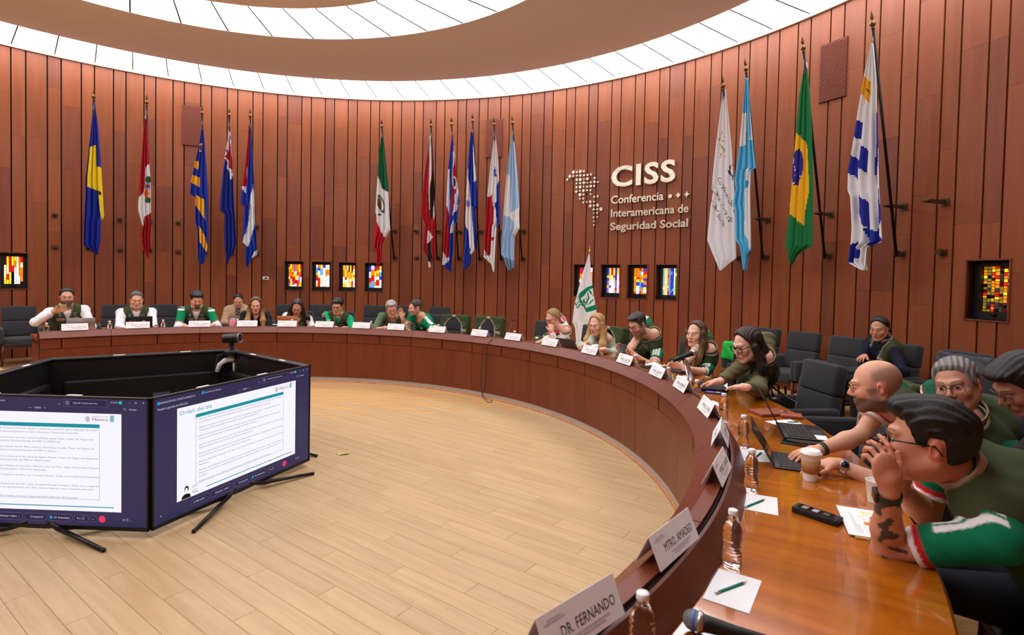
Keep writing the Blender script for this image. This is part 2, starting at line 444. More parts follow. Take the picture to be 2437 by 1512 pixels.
# ================================================================== stained-glass windows in deep niches
M_casing = wood('window_casing', (90, 42, 24), (128, 64, 36), scale=4, rough=.45)
M_winblk = mat('window_frame_black', (20, 17, 16), .5)
M_lead = mat('glass_mortar', (52, 50, 48), .8)
def gl(nm, rgb, e):
    m = mat('glass_'+nm, rgb, .15, emit=rgb, estr=e); nt = m.node_tree
    b = nt.nodes['Principled BSDF']
    tc = nt.nodes.new('ShaderNodeTexCoord'); n = nt.nodes.new('ShaderNodeTexNoise'); n.inputs['Scale'].default_value = 18
    nt.links.new(tc.outputs['Object'], n.inputs['Vector'])
    mr = nt.nodes.new('ShaderNodeMapRange'); mr.inputs[3].default_value = e*.45; mr.inputs[4].default_value = e*1.6
    nt.links.new(n.outputs['Fac'], mr.inputs[0]); nt.links.new(mr.outputs[0], b.inputs['Emission Strength'])
    return m
GL = {k: gl(k, c, e) for k, c, e in (('white', (255, 250, 240), 1.5), ('yellow', (255, 205, 40), 1.25), ('orange', (250, 130, 20), 1.0), ('red', (215, 30, 25), .9),
      ('blue', (50, 60, 215), .9), ('sky', (90, 165, 235), 1.0), ('violet', (150, 110, 215), .9), ('green', (30, 165, 50), .8), ('teal', (150, 205, 195), .9),
      ('maroon', (85, 12, 14), .5), ('olive', (150, 125, 40), .6), ('cream', (250, 225, 170), 1.1), ('amber', (225, 150, 30), .9), ('grey', (80, 80, 76), .15), ('black', (18, 16, 18), .02))}
GLK = list(GL)
def wpat(style, r):
    """list of (x0,x1,y0,y1,colour) in the unit square, y up"""
    out = []
    def col(x0, x1, hs, pick):
        y = 1.0
        while y > .001:
            h = min(y, r.uniform(*hs)); 
            if y-h < .04: h = y
            out.append((x0, x1, y-h, y, pick(y-h/2))); y -= h
    def cols(n, jit):
        e = [0]+[max(.01, (i+r.uniform(-jit, jit))/n) for i in range(1, n)]+[1]
        return list(zip(e[:-1], e[1:]))
    if style == 0:
        for i, (a, b) in enumerate(cols(8, .25)): col(a, b, (.15, .5), lambda y, i=i: r.choice(['yellow', 'yellow', 'white', 'cream', 'orange', 'white'] if r.random() < .78 else ['maroon', 'red', 'black', 'violet']))
    elif style == 1:
        base = ['red', 'orange', 'red', 'violet', 'white', 'orange', 'yellow', 'red']
        for i, (a, b) in enumerate(cols(8, .2)): col(a, b, (.06, .22), lambda y, i=i: (base[i] if r.random() < .6 else r.choice(['orange', 'yellow', 'red'])) if y > .45 else r.choice(['white', 'white', 'yellow', 'orange', 'red', 'violet']))
    elif style == 2:
        for i, (a, b) in enumerate(cols(6, .25)): col(a, b, (.1, .3), lambda y: r.choice(['yellow', 'orange', 'sky', 'white', 'yellow', 'cream', 'blue', 'red']) if y > .42 else (r.choice(['white', 'white', 'white', 'cream']) if .2 < a < .9 else r.choice(['red', 'yellow', 'white'])))
    elif style == 3:
        for i, (a, b) in enumerate(cols(7, .25)): col(a, b, (.08, .4), lambda y: r.choice(['yellow', 'amber', 'orange', 'cream', 'yellow', 'maroon']) if y > .4 else r.choice(['white', 'cream', 'yellow', 'white', 'red']))
    elif style == 4:
        for i, (a, b) in enumerate(cols(5, .25)): col(a, b, (.1, .28), lambda y: r.choice(['sky', 'blue', 'blue', 'white', 'red', 'orange', 'yellow']) if y > .35 else r.choice(['yellow', 'orange', 'white', 'red', 'sky']))
    elif style == 5:
        for i, (a, b) in enumerate(cols(5, .2)): col(a, b, (.1, .25), lambda y: r.choice(['sky', 'red', 'blue', 'white', 'orange']))
    elif style == 6:
        c = ['blue', 'yellow', 'red', 'yellow', 'blue', 'yellow', 'red']
        for i in range(7):
            for j in range(10):
                y = 1-(j+.5)/10
                k = c[i] if y > .72 else (['violet', 'white', 'white', 'cream', 'violet', 'white', 'orange'][i] if y < .45 else ['blue', 'yellow', 'white', 'yellow', 'blue', 'white', 'red'][i])
                if r.random() < .15: k = r.choice(['white', 'yellow', 'red', 'blue'])
                out.append((i/7, (i+1)/7, 1-(j+1)/10, 1-j/10, k))
    elif style == 7:
        for i, (a, b) in enumerate(cols(6, .3)): col(a, b, (.06, .2), lambda y: r.choice(['orange', 'blue', 'yellow', 'red', 'white', 'orange', 'sky', 'amber']))
    elif style == 8:
        cc = ['teal', 'cream', 'cream', 'orange', 'sky', 'blue', 'blue', 'cream', 'green', 'green']
        for i in range(10):
            col(i/10, (i+1)/10, (.05, .14), lambda y, i=i: cc[i] if r.random() < .8 else (r.choice(['red', 'cream']) if i == 3 else r.choice(['sky', 'cream', cc[i]])))
    else:
        for i, (a, b) in enumerate(cols(8, .15)):
            col(a, b, (.045, .085), lambda y, i=i: (r.choice(['orange', 'orange', 'red', 'yellow', 'amber']) if (i in (0, 2, 3, 5, 6) and r.random() < .62) else r.choice(['olive', 'grey', 'black', 'maroon', 'olive', 'grey'])) if not (i == 0 and y < .3) else 'olive')
    return out
for wi, (g, wa, wb, _s) in enumerate(WINS):
    z0, z1 = WZ[g]; t = .018; ta = math.degrees(t/RW); D = .19
    W = MB()
    for (p, q, b, u) in ((wa+ta, wb-ta, z1, z1+t), (wa+ta, wb-ta, z0-t, z0), (wa+ta, wa, z0, z1), (wb, wb-ta, z0, z1)):
        W.ring([(RW-.012, b), (RW+D, b), (RW+D, u), (RW-.012, u)], q, p, 3)
    win = W.build('window_%d' % (wi+1), M_casing, None, CEN); tag(win, kind='structure')
    W = MB(); fr = .05; fa = math.degrees(fr/RW)
    ctr = (wa+wb)/2
    W.ring([(RW+D, z0), (RW+D+.03, z0), (RW+D+.03, z1), (RW+D, z1)], wb, wa, 3)
    fz0, fz1 = z0+.085, z1-.06; ga, gb = wa-.42, wb+.36
    for (p, q, b, u) in ((wa, wb, fz1, z1), (wa, wb, z0, fz0), (wa, ga, fz0, fz1), (gb, wb, fz0, fz1)):
        W.ring([(RW+.11, b), (RW+D, b), (RW+D, u), (RW+.11, u)], q, p, 2)
    W.build('window_frame', M_winblk, win)
    MB().ring([(RW+.165, fz0), (RW+D, fz0), (RW+D, fz1), (RW+.165, fz1)], gb, ga, 2).build('mortar_bed', M_lead if g == 'c' else M_winblk, win)
    MB().box((0, 0, 0), (.03, .05, .03), bevel=.006).build('latch', M_winblk, win, pt(RW+.10, ctr, z0+.06)-Vector(CEN))
    r = random.Random(wi*13+5); G = MB(); gap = .09 if g == 'c' else .05
    for (x0, x1, y0, y1, c) in wpat(wi, r):
        dx, dy = (x1-x0), (y1-y0); ix = min(.12*dx, .012)+.004; iy = .006 if g != 'c' else .012
        a_h = ga+(gb-ga)*(x0+ix); a_l = ga+(gb-ga)*(x1-ix)
        b = fz0+(fz1-fz0)*(y0+iy*.6); u = fz0+(fz1-fz0)*(y1-iy*.6)
        G.m = GLK.index(c); h = .16-r.uniform(0, .004)
        G.ring([(RW+h, b), (RW+.17, b), (RW+.17, u), (RW+h, u)], a_l, a_h, 1)
    o = G.build('glass_pieces', [GL[k] for k in GLK], win); tag(o, kind='stuff')

# ================================================================== flags on the wall
M_pole = mat('pole_black', (16, 14, 13), .55, spec=.3)
M_brz = mat('bronze', (112, 84, 46), .38, metal=.85)
M_brk = mat('bracket_bronze', (84, 66, 42), .45, metal=.6)
M_gold = mat('gold', (214, 172, 90), .25, metal=1)
M_flag = attr_mat('flag_cloth', .75, .2, weave=.06, bscale=500)
WHITE = (226, 226, 228)
def inpoly(px, py, poly):
    poly = np.array(poly, float); ins = np.zeros(px.shape, bool); j = len(poly)-1
    for i in range(len(poly)):
        xi, yi = poly[i]; xj, yj = poly[j]
        c = ((yi > py) != (yj > py)) & (px < (xj-xi)*(py-yi)/((yj-yi)+1e-12)+xi)
        ins ^= c; j = i
    return ins
def setcol(me, cols):
    at = me.color_attributes.new('Col', 'FLOAT_COLOR', 'CORNER')
    ls = np.empty(len(me.polygons), int); me.polygons.foreach_get('loop_total', ls)
    arr = np.repeat(np.c_[cols, np.ones(len(cols))], ls, axis=0)
    at.data.foreach_set('color', arr.astype(np.float32).ravel())
LIN = lambda c: np.array(lin(c))
def holder(parent, a):
    b = MB()
    M = frame_m(pt(0, 0), (0, 0, 0.), (0, 0, 1)) if False else Matrix.Rotation(R_(a), 4, 'Z')
    b.T = M
    b.box((8.30, 0, 2.665), (.30, .03, .045)); b.box((8.445, 0, 2.665), (.012, .09, .09))
    b.tube([(8.145+.035*math.cos(q*PI/8), .035*math.sin(q*PI/8), 2.665) for q in range(17)], .011, 6)
    b.build('upper_bracket', M_brk, parent, Vector(CEN)-parent.location)
    b = MB(); b.T = M
    b.box((8.40, 0, 2.065), (.09, .07, .035)); b.box((8.443, 0, 2.07), (.014, .09, .07)); b.box((8.362, 0, 2.08), (.012, .07, .05))
    b.build('lower_socket', M_brk, parent, Vector(CEN)-parent.location)
FIN = dict(barbados=(223, 232), peru=(349, 246), aruba=(481, 271), ensign=(545.5, 276), cuba=(595.5, 278), mexico=(909, 303), trinidad=(1026, 302), costarica=(1075, 298), nicaragua=(1125, 290), panama=(1176, 299), argentina=(1220, 295), council=(1721, 207), honduras=(1775.5, 167), brazil=(1912, 117), uruguay=(2077, 60))
LAT = lambda k: 135.925 - PER*k
def flag(key, label, k, sx, sy, sc, L, R, base, polys=(), ells=(), spear=True, texts=(), rc=(7.76, 7.84), nf=3.2, amp=.035, seed=0):
    a = LAT(k)
    pb = pt(8.352, a, 2.03); ptop = Vector(at_r(*FIN[key], 7.69))
    root = empty('wall_flag', pb, 0, label, 'flag', 'flags on poles along the wall')
    ax = (ptop-pb).normalized()
    MB().tube([Vector((0, 0, 0)), (ptop-pb)-ax*.02], .0175, 10).build('pole', M_pole, root)
    f = MB(); q = Vector((0, 0, 1)).rotation_difference(ax).to_matrix().to_4x4(); f.T = Matrix.Translation(ptop-pb) @ q
    f.lathe([(.019, -.05), (.022, -.03), (.016, -.022), (.03, 0), (.034, .015), (.026, .035), (.012, .045), (.010, .06)], 12)
    f.box((0, 0, .12), (.001, .001, .001))
    s = MB(); s.T = f.T
    s.add([(0, 0, .05), (.026, 0, .085), (0, .01, .085), (-.026, 0, .085), (0, -.01, .085), (0, 0, .175)], [(0, 2, 1), (0, 3, 2), (0, 4, 3), (0, 1, 4), (1, 2, 5), (2, 3, 5), (3, 4, 5), (4, 1, 5)])
    fo = f.build('finial', M_brz, root); s.build('spear_tip', M_brz, fo)
    holder(root, a)
    tie = MB(); tie.tube([ptop-pb-ax*.06+Vector((0, 0, 0)), ptop-pb-ax*.1+Vector((0, 0, -.12))], .004, 5); tie.build('cord', mat('cord_white', (200, 195, 185), .8), root)
    # cloth
    L = [(y/sc+sy, x/sc+sx) for y, x in L]; Rr = [(y/sc+sy, x/sc+sx) for y, x in R]
    y0, y1 = L[0][0], max(L[-1][0], Rr[-1][0])
    ny, nx = 150, 46
    ys = np.linspace(y0, y1, ny+1)
    xl = np.interp(ys, [p[0] for p in L], [p[1] for p in L]); xr = np.interp(ys, [p[0] for p in Rr], [p[1] for p in Rr])
    xr = np.maximum(xr, xl+1.0)
    ss = np.linspace(0, 1, nx+1)
    r = random.Random(seed+k); ph = r.uniform(0, 6.28); ph2 = r.uniform(0, 6.28)
    def P(x, y, s, lift=0):
        t = (y-y0)/(y1-y0)
        rr = rc[0]+(rc[1]-rc[0])*t
        fo_ = amp*(.25+.75*min(1, t*1.6))*(math.sin(2*PI*nf*s+ph+.8*t)+.45*math.sin(2*PI*nf*1.9*s+ph2-1.3*t))
        p = at_r(x, y, rr); rad = np.array([p[0]-CX, p[1]-CY, 0]); rad /= np.linalg.norm(rad)
        return p + rad*(fo_-lift) - np.array(pb)
    X2 = (xl[:, None]+(xr-xl)[:, None]*ss[None]).ravel(); Y2 = np.repeat(ys, nx+1); S2 = np.tile(ss, ny+1); t_ = (Y2-y0)/(y1-y0); rr_ = rc[0]+(rc[1]-rc[0])*t_
    D = (X2[:, None]-PPX)/F_PX*_rt-(Y2[:, None]-PPY)/F_PX*_up+_fw; a2 = D[:, 0]**2+D[:, 1]**2; b2 = -2*(D[:, 0]*CX+D[:, 1]*CY); c2 = CX**2+CY**2-rr_**2
    Q = O_+D*((-b2+np.sqrt(np.maximum(b2*b2-4*a2*c2, 0)))/2/a2)[:, None]; rad = Q-np.array([CX, CY, 0]); rad[:, 2] = 0; rad /= np.linalg.norm(rad, axis=1)[:, None]
    fo2 = amp*(.25+.75*np.minimum(1, t_*1.6))*(np.sin(2*PI*nf*S2+ph+.8*t_)+.45*np.sin(2*PI*nf*1.9*S2+ph2-1.3*t_))
    V = (Q+rad*fo2[:, None]-np.array(pb)).tolist()
    Fc = [(j*(nx+1)+i, j*(nx+1)+i+1, (j+1)*(nx+1)+i+1, (j+1)*(nx+1)+i) for j in range(ny) for i in range(nx)]
    xm = np.array([[(xl[j]+xl[j+1])/2+((xr[j]+xr[j+1])/2-(xl[j]+xl[j+1])/2)*(ss[i]+ss[i+1])/2 for i in range(nx)] for j in range(ny)]).ravel()
    ym = np.repeat((ys[:-1]+ys[1:])/2, nx)
    X = (xm-sx)*sc; Y = (ym-sy)*sc
    C = np.tile(LIN(base), (len(Fc), 1))
    for col, poly in polys: C[inpoly(X, Y, poly)] = LIN(col)
    for col, ex, ey, rx, ry, *tl in ells:
        th = R_(tl[0]) if tl else 0
        dx, dy = X-ex, Y-ey; u = dx*math.cos(th)+dy*math.sin(th); v = -dx*math.sin(th)+dy*math.cos(th)
        C[(u/rx)**2+(v/ry)**2 < 1] = LIN(col)
    me = bpy.data.meshes.new('cloth'); me.from_pydata(V, [], Fc); me.materials.append(M_flag); setcol(me, C)
    me.polygons.foreach_set('use_smooth', [True]*len(Fc))
    o = link('cloth', me, root)
    sm = o.modifiers.new('thickness', 'SOLIDIFY'); sm.thickness = .004
    for (body, x, y, th, size, off, col) in texts:
        vs, fs = text_geo(body, size, 0, off)
        c, s_ = math.cos(R_(th)), math.sin(R_(th)); NV = []
        keep = []
        for (u, v, _z) in vs:
            qx, qy = x+u*c+v*s_, y+u*s_-v*c
            X_, Y_ = qx/sc+sx, qy/sc+sy
            l_ = np.interp(Y_, ys, xl); r_ = np.interp(Y_, ys, xr)
            s0 = (X_-l_)/(r_-l_); keep.append(-.01 <= s0 <= 1.01)
            s1 = min(max(s0, 0), 1)
            NV.append(tuple(P(l_+(r_-l_)*s1, Y_, s1, .006)))
        fs = [f_ for f_ in fs if any(keep[i] for i in f_)]
        if fs:
            tm = bpy.data.meshes.new('lettering'); tm.from_pydata(NV, [], fs); tm.materials.append(mat('flag_ink_%d_%d_%d' % col, col, .8))
            link('lettering', tm, root)
    return root
BL, YE, RD, WH, GR = (28, 44, 150), (228, 204, 40), (168, 26, 42), WHITE, (16, 96, 58)
flag('barbados', 'blue flag with broad yellow centre, leftmost on the wall', 2, 0, 180, 3.15,
     [(205, 697), (390, 683), (600, 660), (770, 641), (900, 640), (1160, 628), (1270, 627), (1345, 722)], [(205, 710), (390, 735), (680, 757), (860, 768), (1060, 780), (1090, 756), (1215, 754), (1345, 734)], BL,
     [(YE, [(685, 530), (718, 525), (722, 600), (728, 680), (757, 690), (768, 860), (782, 1060), (757, 1085), (745, 960), (735, 865), (655, 835), (655, 760), (668, 545)]), ((16, 16, 18), [(735, 862), (762, 880), (745, 902)])])
flag('peru', 'red and white flag with a coat of arms, second from left', 4, 0, 180, 3.15,
     [(300, 1090), (400, 1075), (700, 1050), (910, 1037), (1010, 1036), (1060, 1050), (1130, 1068), (1190, 1052), (1280, 1065), (1370, 1108)], [(300, 1100), (660, 1120), (800, 1130), (1000, 1132), (1150, 1130), (1280, 1125), (1340, 1118), (1370, 1114)], RD,
     [(WH, [(1124, 655), (1140, 1000), (1130, 1030), (1085, 1060), (1072, 1135), (1030, 1010), (1040, 915), (1082, 870), (1088, 690)]), (WH, [(1085, 290), (1104, 290), (1102, 330), (1090, 330)])],
     [((40, 96, 60), 1112, 780, 22, 26), ((40, 96, 60), 1110, 935, 20, 22), ((120, 170, 200), 1108, 832, 20, 28), ((210, 110, 40), 1098, 885, 18, 34), (RD, 1106, 830, 10, 16)])
flag('aruba', 'blue flag with four yellow diagonal bands and a small red star', 6, 0, 180, 3.15,
     [(370, 1514), (520, 1495), (650, 1462), (800, 1432), (890, 1424), (915, 1465), (1100, 1464), (1150, 1480), (1380, 1485), (1412, 1495)], [(370, 1522), (700, 1548), (900, 1560), (1240, 1563), (1320, 1550), (1400, 1532), (1412, 1520)], (34, 54, 160),
     [((232, 176, 50), p) for p in ([(1455, 635), (1490, 645), (1485, 705), (1455, 690)], [(1435, 740), (1500, 765), (1498, 838), (1430, 800)], [(1466, 895), (1530, 930), (1545, 1095), (1492, 1010), (1462, 970)], [(1490, 1125), (1520, 1170), (1548, 1235), (1558, 1310), (1545, 1322), (1500, 1250), (1488, 1185)])] +
     [(WH, [(1495, 515), (1506, 508), (1520, 510), (1512, 545), (1512, 575), (1493, 572)]), (RD, [(1498, 522), (1512, 518), (1507, 545), (1509, 566), (1497, 566)]), (WH, [(1510, 360), (1525, 360), (1524, 380), (1512, 380)])])
flag('ensign', 'dark blue flag with a red and white crossed canton', 7, 0, 180, 3.15,
     [(370, 1716), (480, 1707), (600, 1688), (700, 1675), (880, 1655), (1010, 1648), (1040, 1683), (1180, 1680), (1280, 1683), (1360, 1695), (1415, 1705)], [(370, 1724), (560, 1735), (700, 1745), (900, 1752), (1100, 1765), (1270, 1772), (1330, 1750), (1380, 1720), (1415, 1710)], (32, 46, 136),
     [(WH, [(1714, 360), (1724, 360), (1738, 560), (1744, 700), (1750, 740), (1728, 785), (1720, 720), (1703, 700), (1708, 650), (1684, 620), (1700, 540), (1710, 470)]), ((32, 46, 136), [(1692, 560), (1708, 555), (1706, 590)]), ((32, 46, 136), [(1722, 440), (1728, 470), (1720, 500)]),
      (RD, [(1716, 480), (1722, 480), (1736, 600), (1744, 640), (1744, 740), (1730, 700), (1715, 690), (1718, 640), (1686, 610), (1700, 588), (1716, 560)])])
flag('cuba', 'blue and white striped flag with a red triangle at the hoist', 8, 0, 180, 3.15,
     [(370, 1866), (500, 1855), (700, 1832), (830, 1812), (960, 1803), (980, 1830), (1180, 1820), (1250, 1818), (1270, 1838), (1380, 1838), (1435, 1845)], [(370, 1876), (500, 1886), (700, 1895), (900, 1905), (1100, 1912), (1260, 1925), (1345, 1928), (1370, 1890), (1410, 1868), (1435, 1855)], (32, 58, 166),
     [(RD, [(1872, 365), (1876, 400), (1868, 600), (1852, 832), (1805, 835), (1835, 690), (1857, 480)]), (WH, [(1808, 835), (1848, 832), (1846, 885), (1828, 868)]), (WH, [(1897, 805), (1916, 1000), (1916, 1100), (1862, 1288), (1818, 1250), (1865, 1100), (1872, 960)]), (WH, [(1935, 1300), (1930, 1358), (1885, 1370), (1908, 1320)]), (WH, [(1850, 690), (1856, 690), (1852, 770), (1847, 760)])])
CSX, CSY, CSC = 850, 260, 3.6
flag('mexico', 'green white and red flag with an eagle emblem above a window', 14, CSX, CSY, CSC,
     [(232, 206), (400, 185), (550, 175), (700, 165), (900, 155), (1050, 145), (1190, 135), (1210, 163), (1340, 165)], [(232, 217), (500, 245), (710, 268), (900, 275), (1030, 283), (1060, 265), (1110, 237), (1150, 215), (1280, 213), (1320, 200), (1340, 185)], WH,
     [((20, 100, 62), [(195, 225), (222, 225), (275, 715), (215, 682), (190, 602), (165, 552)]), ((178, 30, 44), [(150, 885), (160, 890), (180, 1000), (210, 1060), (242, 1108), (222, 1350), (150, 1350), (120, 1190)])],
     [((60, 96, 70), 208, 815, 24, 78, -12), (WH, 204, 810, 18, 60, -12), ((112, 66, 44), 194, 815, 17, 52, -8), ((180, 150, 60), 200, 775, 9, 16), ((60, 96, 70), 196, 905, 18, 10), ((60, 110, 110), 190, 745, 10, 12)])
flag('trinidad', 'red flag with a black and white diagonal band', 16, CSX, CSY, CSC,
     [(230, 622), (400, 600), (600, 570), (760, 552), (910, 545), (990, 580), (1050, 575), (1210, 560), (1245, 580), (1250, 600), (1300, 612), (1360, 620)], [(230, 635), (500, 645), (760, 662), (900, 667), (1060, 672), (1200, 672), (1270, 667), (1310, 642), (1330, 630), (1360, 625)], (172, 30, 42),
     [(WH, [(620, 225), (636, 225), (642, 420), (636, 560), (622, 720), (628, 865), (615, 860), (610, 700), (618, 400)]), ((22, 22, 26), [(636, 255), (652, 400), (658, 560), (664, 700), (658, 760), (645, 900), (640, 960), (625, 830), (622, 760), (640, 560)]),
      (WH, [(658, 765), (666, 900), (652, 965), (646, 900)]), (WH, [(605, 1030), (628, 1060), (652, 1098), (615, 1140), (596, 1170), (600, 1100)]), ((52, 54, 58), [(596, 1170), (640, 1118), (634, 1315), (612, 1310), (598, 1220)]), (WH, [(616, 1310), (632, 1310), (626, 1365), (615, 1365)])])
flag('costarica', 'blue white and red striped flag with an oval coat of arms', 17, CSX, CSY, CSC,
     [(230, 811), (400, 795), (520, 782), (780, 770), (900, 765), (1200, 745), (1330, 735), (1350, 750), (1390, 795)], [(230, 818), (400, 840), (600, 857), (700, 870), (805, 885), (815, 872), (960, 866), (1000, 837), (1040, 831), (1200, 828), (1390, 808)], (34, 60, 166),
     [(WH, [(830, 310), (842, 410), (822, 540), (812, 660), (812, 560), (820, 400)]), ((178, 30, 44), [(842, 405), (856, 560), (864, 640), (840, 720), (806, 912), (812, 700), (820, 540)]), (WH, [(862, 610), (884, 720), (862, 735), (855, 862), (812, 915), (842, 735)]), (WH, [(805, 1000), (832, 885), (830, 1050), (803, 1065)]),
      (WH, [(780, 520), (792, 520), (790, 900), (768, 960), (764, 800)]), ((178, 30, 44), [(764, 800), (785, 900), (790, 1255), (760, 1285), (740, 1210)]), (WH, [(735, 1205), (765, 1278), (792, 1255), (795, 1292), (748, 1335), (730, 1330)])],
     [(WH, 834, 632, 18, 58), ((60, 60, 62), 834, 632, 9, 38)])
flag('nicaragua', 'blue and white flag with a small triangular emblem', 18, CSX, CSY, CSC,
     [(195, 976), (300, 962), (500, 948), (700, 935), (900, 925), (1100, 918), (1300, 910), (1372, 914)], [(195, 986), (400, 1005), (600, 1020), (700, 1028), (830, 1031), (850, 1010), (1000, 1018), (1180, 1023), (1215, 1003), (1245, 975), (1320, 970), (1350, 945), (1372, 932)], (32, 58, 164),
     [(WH, [(948, 490), (960, 640), (985, 880), (1000, 1100), (1006, 1222), (972, 1252), (960, 1080), (922, 960), (930, 720)]), (WH, [(990, 255), (1008, 460), (1022, 600), (1003, 630), (998, 450)])],
     [((200, 170, 140), 948, 800, 22, 66), (WH, 948, 800, 18, 60), ((110, 110, 190), 946, 808, 12, 30)])
flag('panama', 'white flag with red and blue quarters and a blue star', 19, CSX, CSY, CSC,
     [(220, 1178), (400, 1155), (600, 1135), (750, 1120), (900, 1110), (1100, 1098), (1270, 1090), (1290, 1118), (1330, 1155), (1395, 1168)], [(220, 1184), (400, 1205), (600, 1218), (800, 1225), (980, 1228), (1010, 1198), (1100, 1190), (1280, 1180), (1395, 1172)], WH,
     [((34, 62, 164), [(1222, 612), (1232, 985), (1195, 1022), (1190, 850), (1175, 830), (1195, 790), (1195, 650)]), ((172, 30, 44), [(1158, 733), (1115, 760), (1090, 1190), (1110, 1258), (1145, 1246), (1152, 1180), (1160, 900), (1172, 850), (1158, 820)]),
      ((34, 62, 164), [(1170, 505), (1180, 515), (1190, 490), (1190, 545), (1196, 585), (1182, 570), (1172, 575), (1176, 545)]), ((172, 30, 44), [(1155, 1090), (1165, 1100), (1186, 1100), (1170, 1115), (1155, 1130)])])
flag('argentina', 'pale blue and white flag, rightmost of the six beside the map sign', 20, CSX, CSY, CSC,
     [(205, 1327), (400, 1298), (560, 1284), (700, 1270), (900, 1255), (1100, 1240), (1240, 1232), (1265, 1247), (1340, 1275), (1382, 1298)], [(205, 1337), (400, 1358), (600, 1375), (800, 1386), (830, 1387), (900, 1385), (1020, 1389), (1050, 1370), (1090, 1347), (1200, 1343), (1360, 1340), (1382, 1310)], (158, 192, 222),
     [(WH, [(1280, 555), (1312, 575), (1310, 905), (1300, 920), (1250, 908), (1260, 720)]), (WH, [(1388, 838), (1392, 1025), (1345, 1095), (1340, 960), (1302, 920), (1310, 895)]), ((120, 150, 175), [(1230, 1245), (1270, 1270), (1342, 1300), (1340, 1390), (1290, 1390)])])
DSX, DSY, DSC = 1640, 0, 2.2232
dots = [((172, 148, 80), 160+rnd.uniform(0, 30), 700+q*8, 3.2+rnd.uniform(-1, 2.5), 4+rnd.uniform(-1, 3)) for q in range(18)]
flag('council', 'white flag printed with black lettering and gold dots', 29, DSX, DSY, DSC,
     [(475, 178), (600, 165), (800, 140), (1000, 120), (1010, 130), (1100, 115), (1270, 98), (1340, 125), (1432, 165)], [(475, 196), (600, 208), (800, 228), (1000, 242), (1150, 246), (1370, 252), (1390, 220), (1432, 172)], (222, 223, 228), [], dots,
     texts=[('CISS', 192, 884, 60, 96, .006, (26, 27, 30)), ('Conferencia', 148, 944, 64, 34, 0, (40, 40, 44)), ('Interamericana de', 104, 956, 64, 34, 0, (40, 40, 44)), ('Seguridad Social', 86, 1010, 64, 34, .003, (40, 40, 44)), ('• ♦ +', 214, 1090, 64, 34, .0, (172, 148, 80))], amp=.018, rc=(7.72, 7.80))
flag('honduras', 'sky blue and white flag with blue stars', 30, DSX, DSY, DSC,
     [(415, 300), (600, 285), (780, 268), (900, 250), (960, 243), (1000, 250), (1080, 235), (1120, 247), (1270, 250), (1300, 272), (1432, 292)], [(415, 313), (600, 325), (800, 345), (890, 356), (905, 332), (1000, 325), (1270, 330), (1330, 328), (1350, 310), (1432, 298)], (88, 182, 222),
     [(WH, [(280, 592), (305, 600), (300, 770), (262, 780)]), (WH, [(322, 575), (340, 740), (322, 742)]), (WH, [(305, 885), (327, 900), (332, 1335), (300, 1240), (298, 1010), (306, 990)]), ((60, 150, 200), [(303, 960), (322, 955), (315, 985), (300, 1000)])], rc=(7.70, 7.76))
flag('brazil', 'green flag with a yellow diamond and a blue globe of stars', 32, DSX, DSY, DSC,
     [(330, 611), (500, 580), (700, 560), (800, 550), (1000, 535), (1060, 530), (1300, 503), (1340, 520), (1402, 538)], [(330, 622), (500, 637), (700, 645), (1000, 650), (1200, 648), (1300, 648), (1320, 610), (1350, 572), (1402, 542)], (24, 114, 62),
     [((228, 176, 32), [(565, 668), (568, 700), (628, 765), (636, 1000), (612, 1202), (535, 1132), (522, 1060), (545, 900)]), (WH, [(618, 325), (626, 325), (640, 420), (637, 480), (630, 400)])],
     [((44, 40, 128), 572, 886, 33, 96, 6), (WH, 546, 850, 7, 14), (WH, 552, 968, 9, 5)] + [(WH, 562+rnd.uniform(-4, 32), 880+rnd.uniform(0, 70), 2.2, 2.2) for _ in range(14)], amp=.022)
flag('uruguay', 'blue and white striped flag with a golden sun, rightmost on the wall', 34, DSX, DSY, DSC,
     [(230, 967), (400, 930), (600, 898), (760, 875), (900, 850), (1010, 848), (1040, 862), (1200, 870), (1280, 865), (1390, 852), (1432, 928)], [(230, 975), (400, 993), (600, 1003), (800, 1012), (1000, 1018), (1150, 1025), (1280, 1031), (1310, 950), (1400, 940), (1432, 934)], (224, 225, 228),
     [((38, 46, 150), p) for p in ([(888, 632), (915, 650), (910, 740), (874, 725)], [(866, 822), (898, 850), (895, 955), (848, 910)], [(912, 755), (945, 800), (940, 932), (905, 880)], [(895, 1008), (945, 1080), (945, 1215), (890, 1130)], [(885, 1280), (905, 1345), (875, 1392), (846, 1388), (862, 1300)], [(990, 570), (1002, 600), (1012, 760), (985, 1000), (975, 900), (985, 700)], [(1005, 975), (1030, 1150), (985, 1260), (1005, 1100)], [(930, 1208), (985, 1220), (1036, 1272), (955, 1318), (940, 1260)])] +
     [((226, 170, 40), [(938+32*math.cos(q*PI/8)*(1.25 if q % 2 else .55), 465+78*math.sin(q*PI/8)*(1.3 if q % 2 else .6)) for q in range(16)])],
     [((226, 170, 40), 938, 468, 24, 52), ((60, 44, 24), 947, 480, 5, 6), ((226, 170, 40), 947, 482, 2, 3), ((150, 90, 30), 936, 494, 4, 4)], rc=(7.72, 7.80))
for kk, lab in ((1, 'empty bronze flag holder left of the blue and yellow flag'), (3, 'empty bronze flag holder between the two leftmost flags'), (5, 'empty bronze flag holder under the louvred panel on the left'), (15, 'empty bronze flag holder between the tricolour and the red flag'), (35, 'empty bronze flag holder right of the flag with the sun')):
    h_ = empty('flag_holder', pt(8.44, LAT(kk), 2.07), 0, lab, 'bracket', 'empty flag holders on the wall'); holder(h_, LAT(kk))

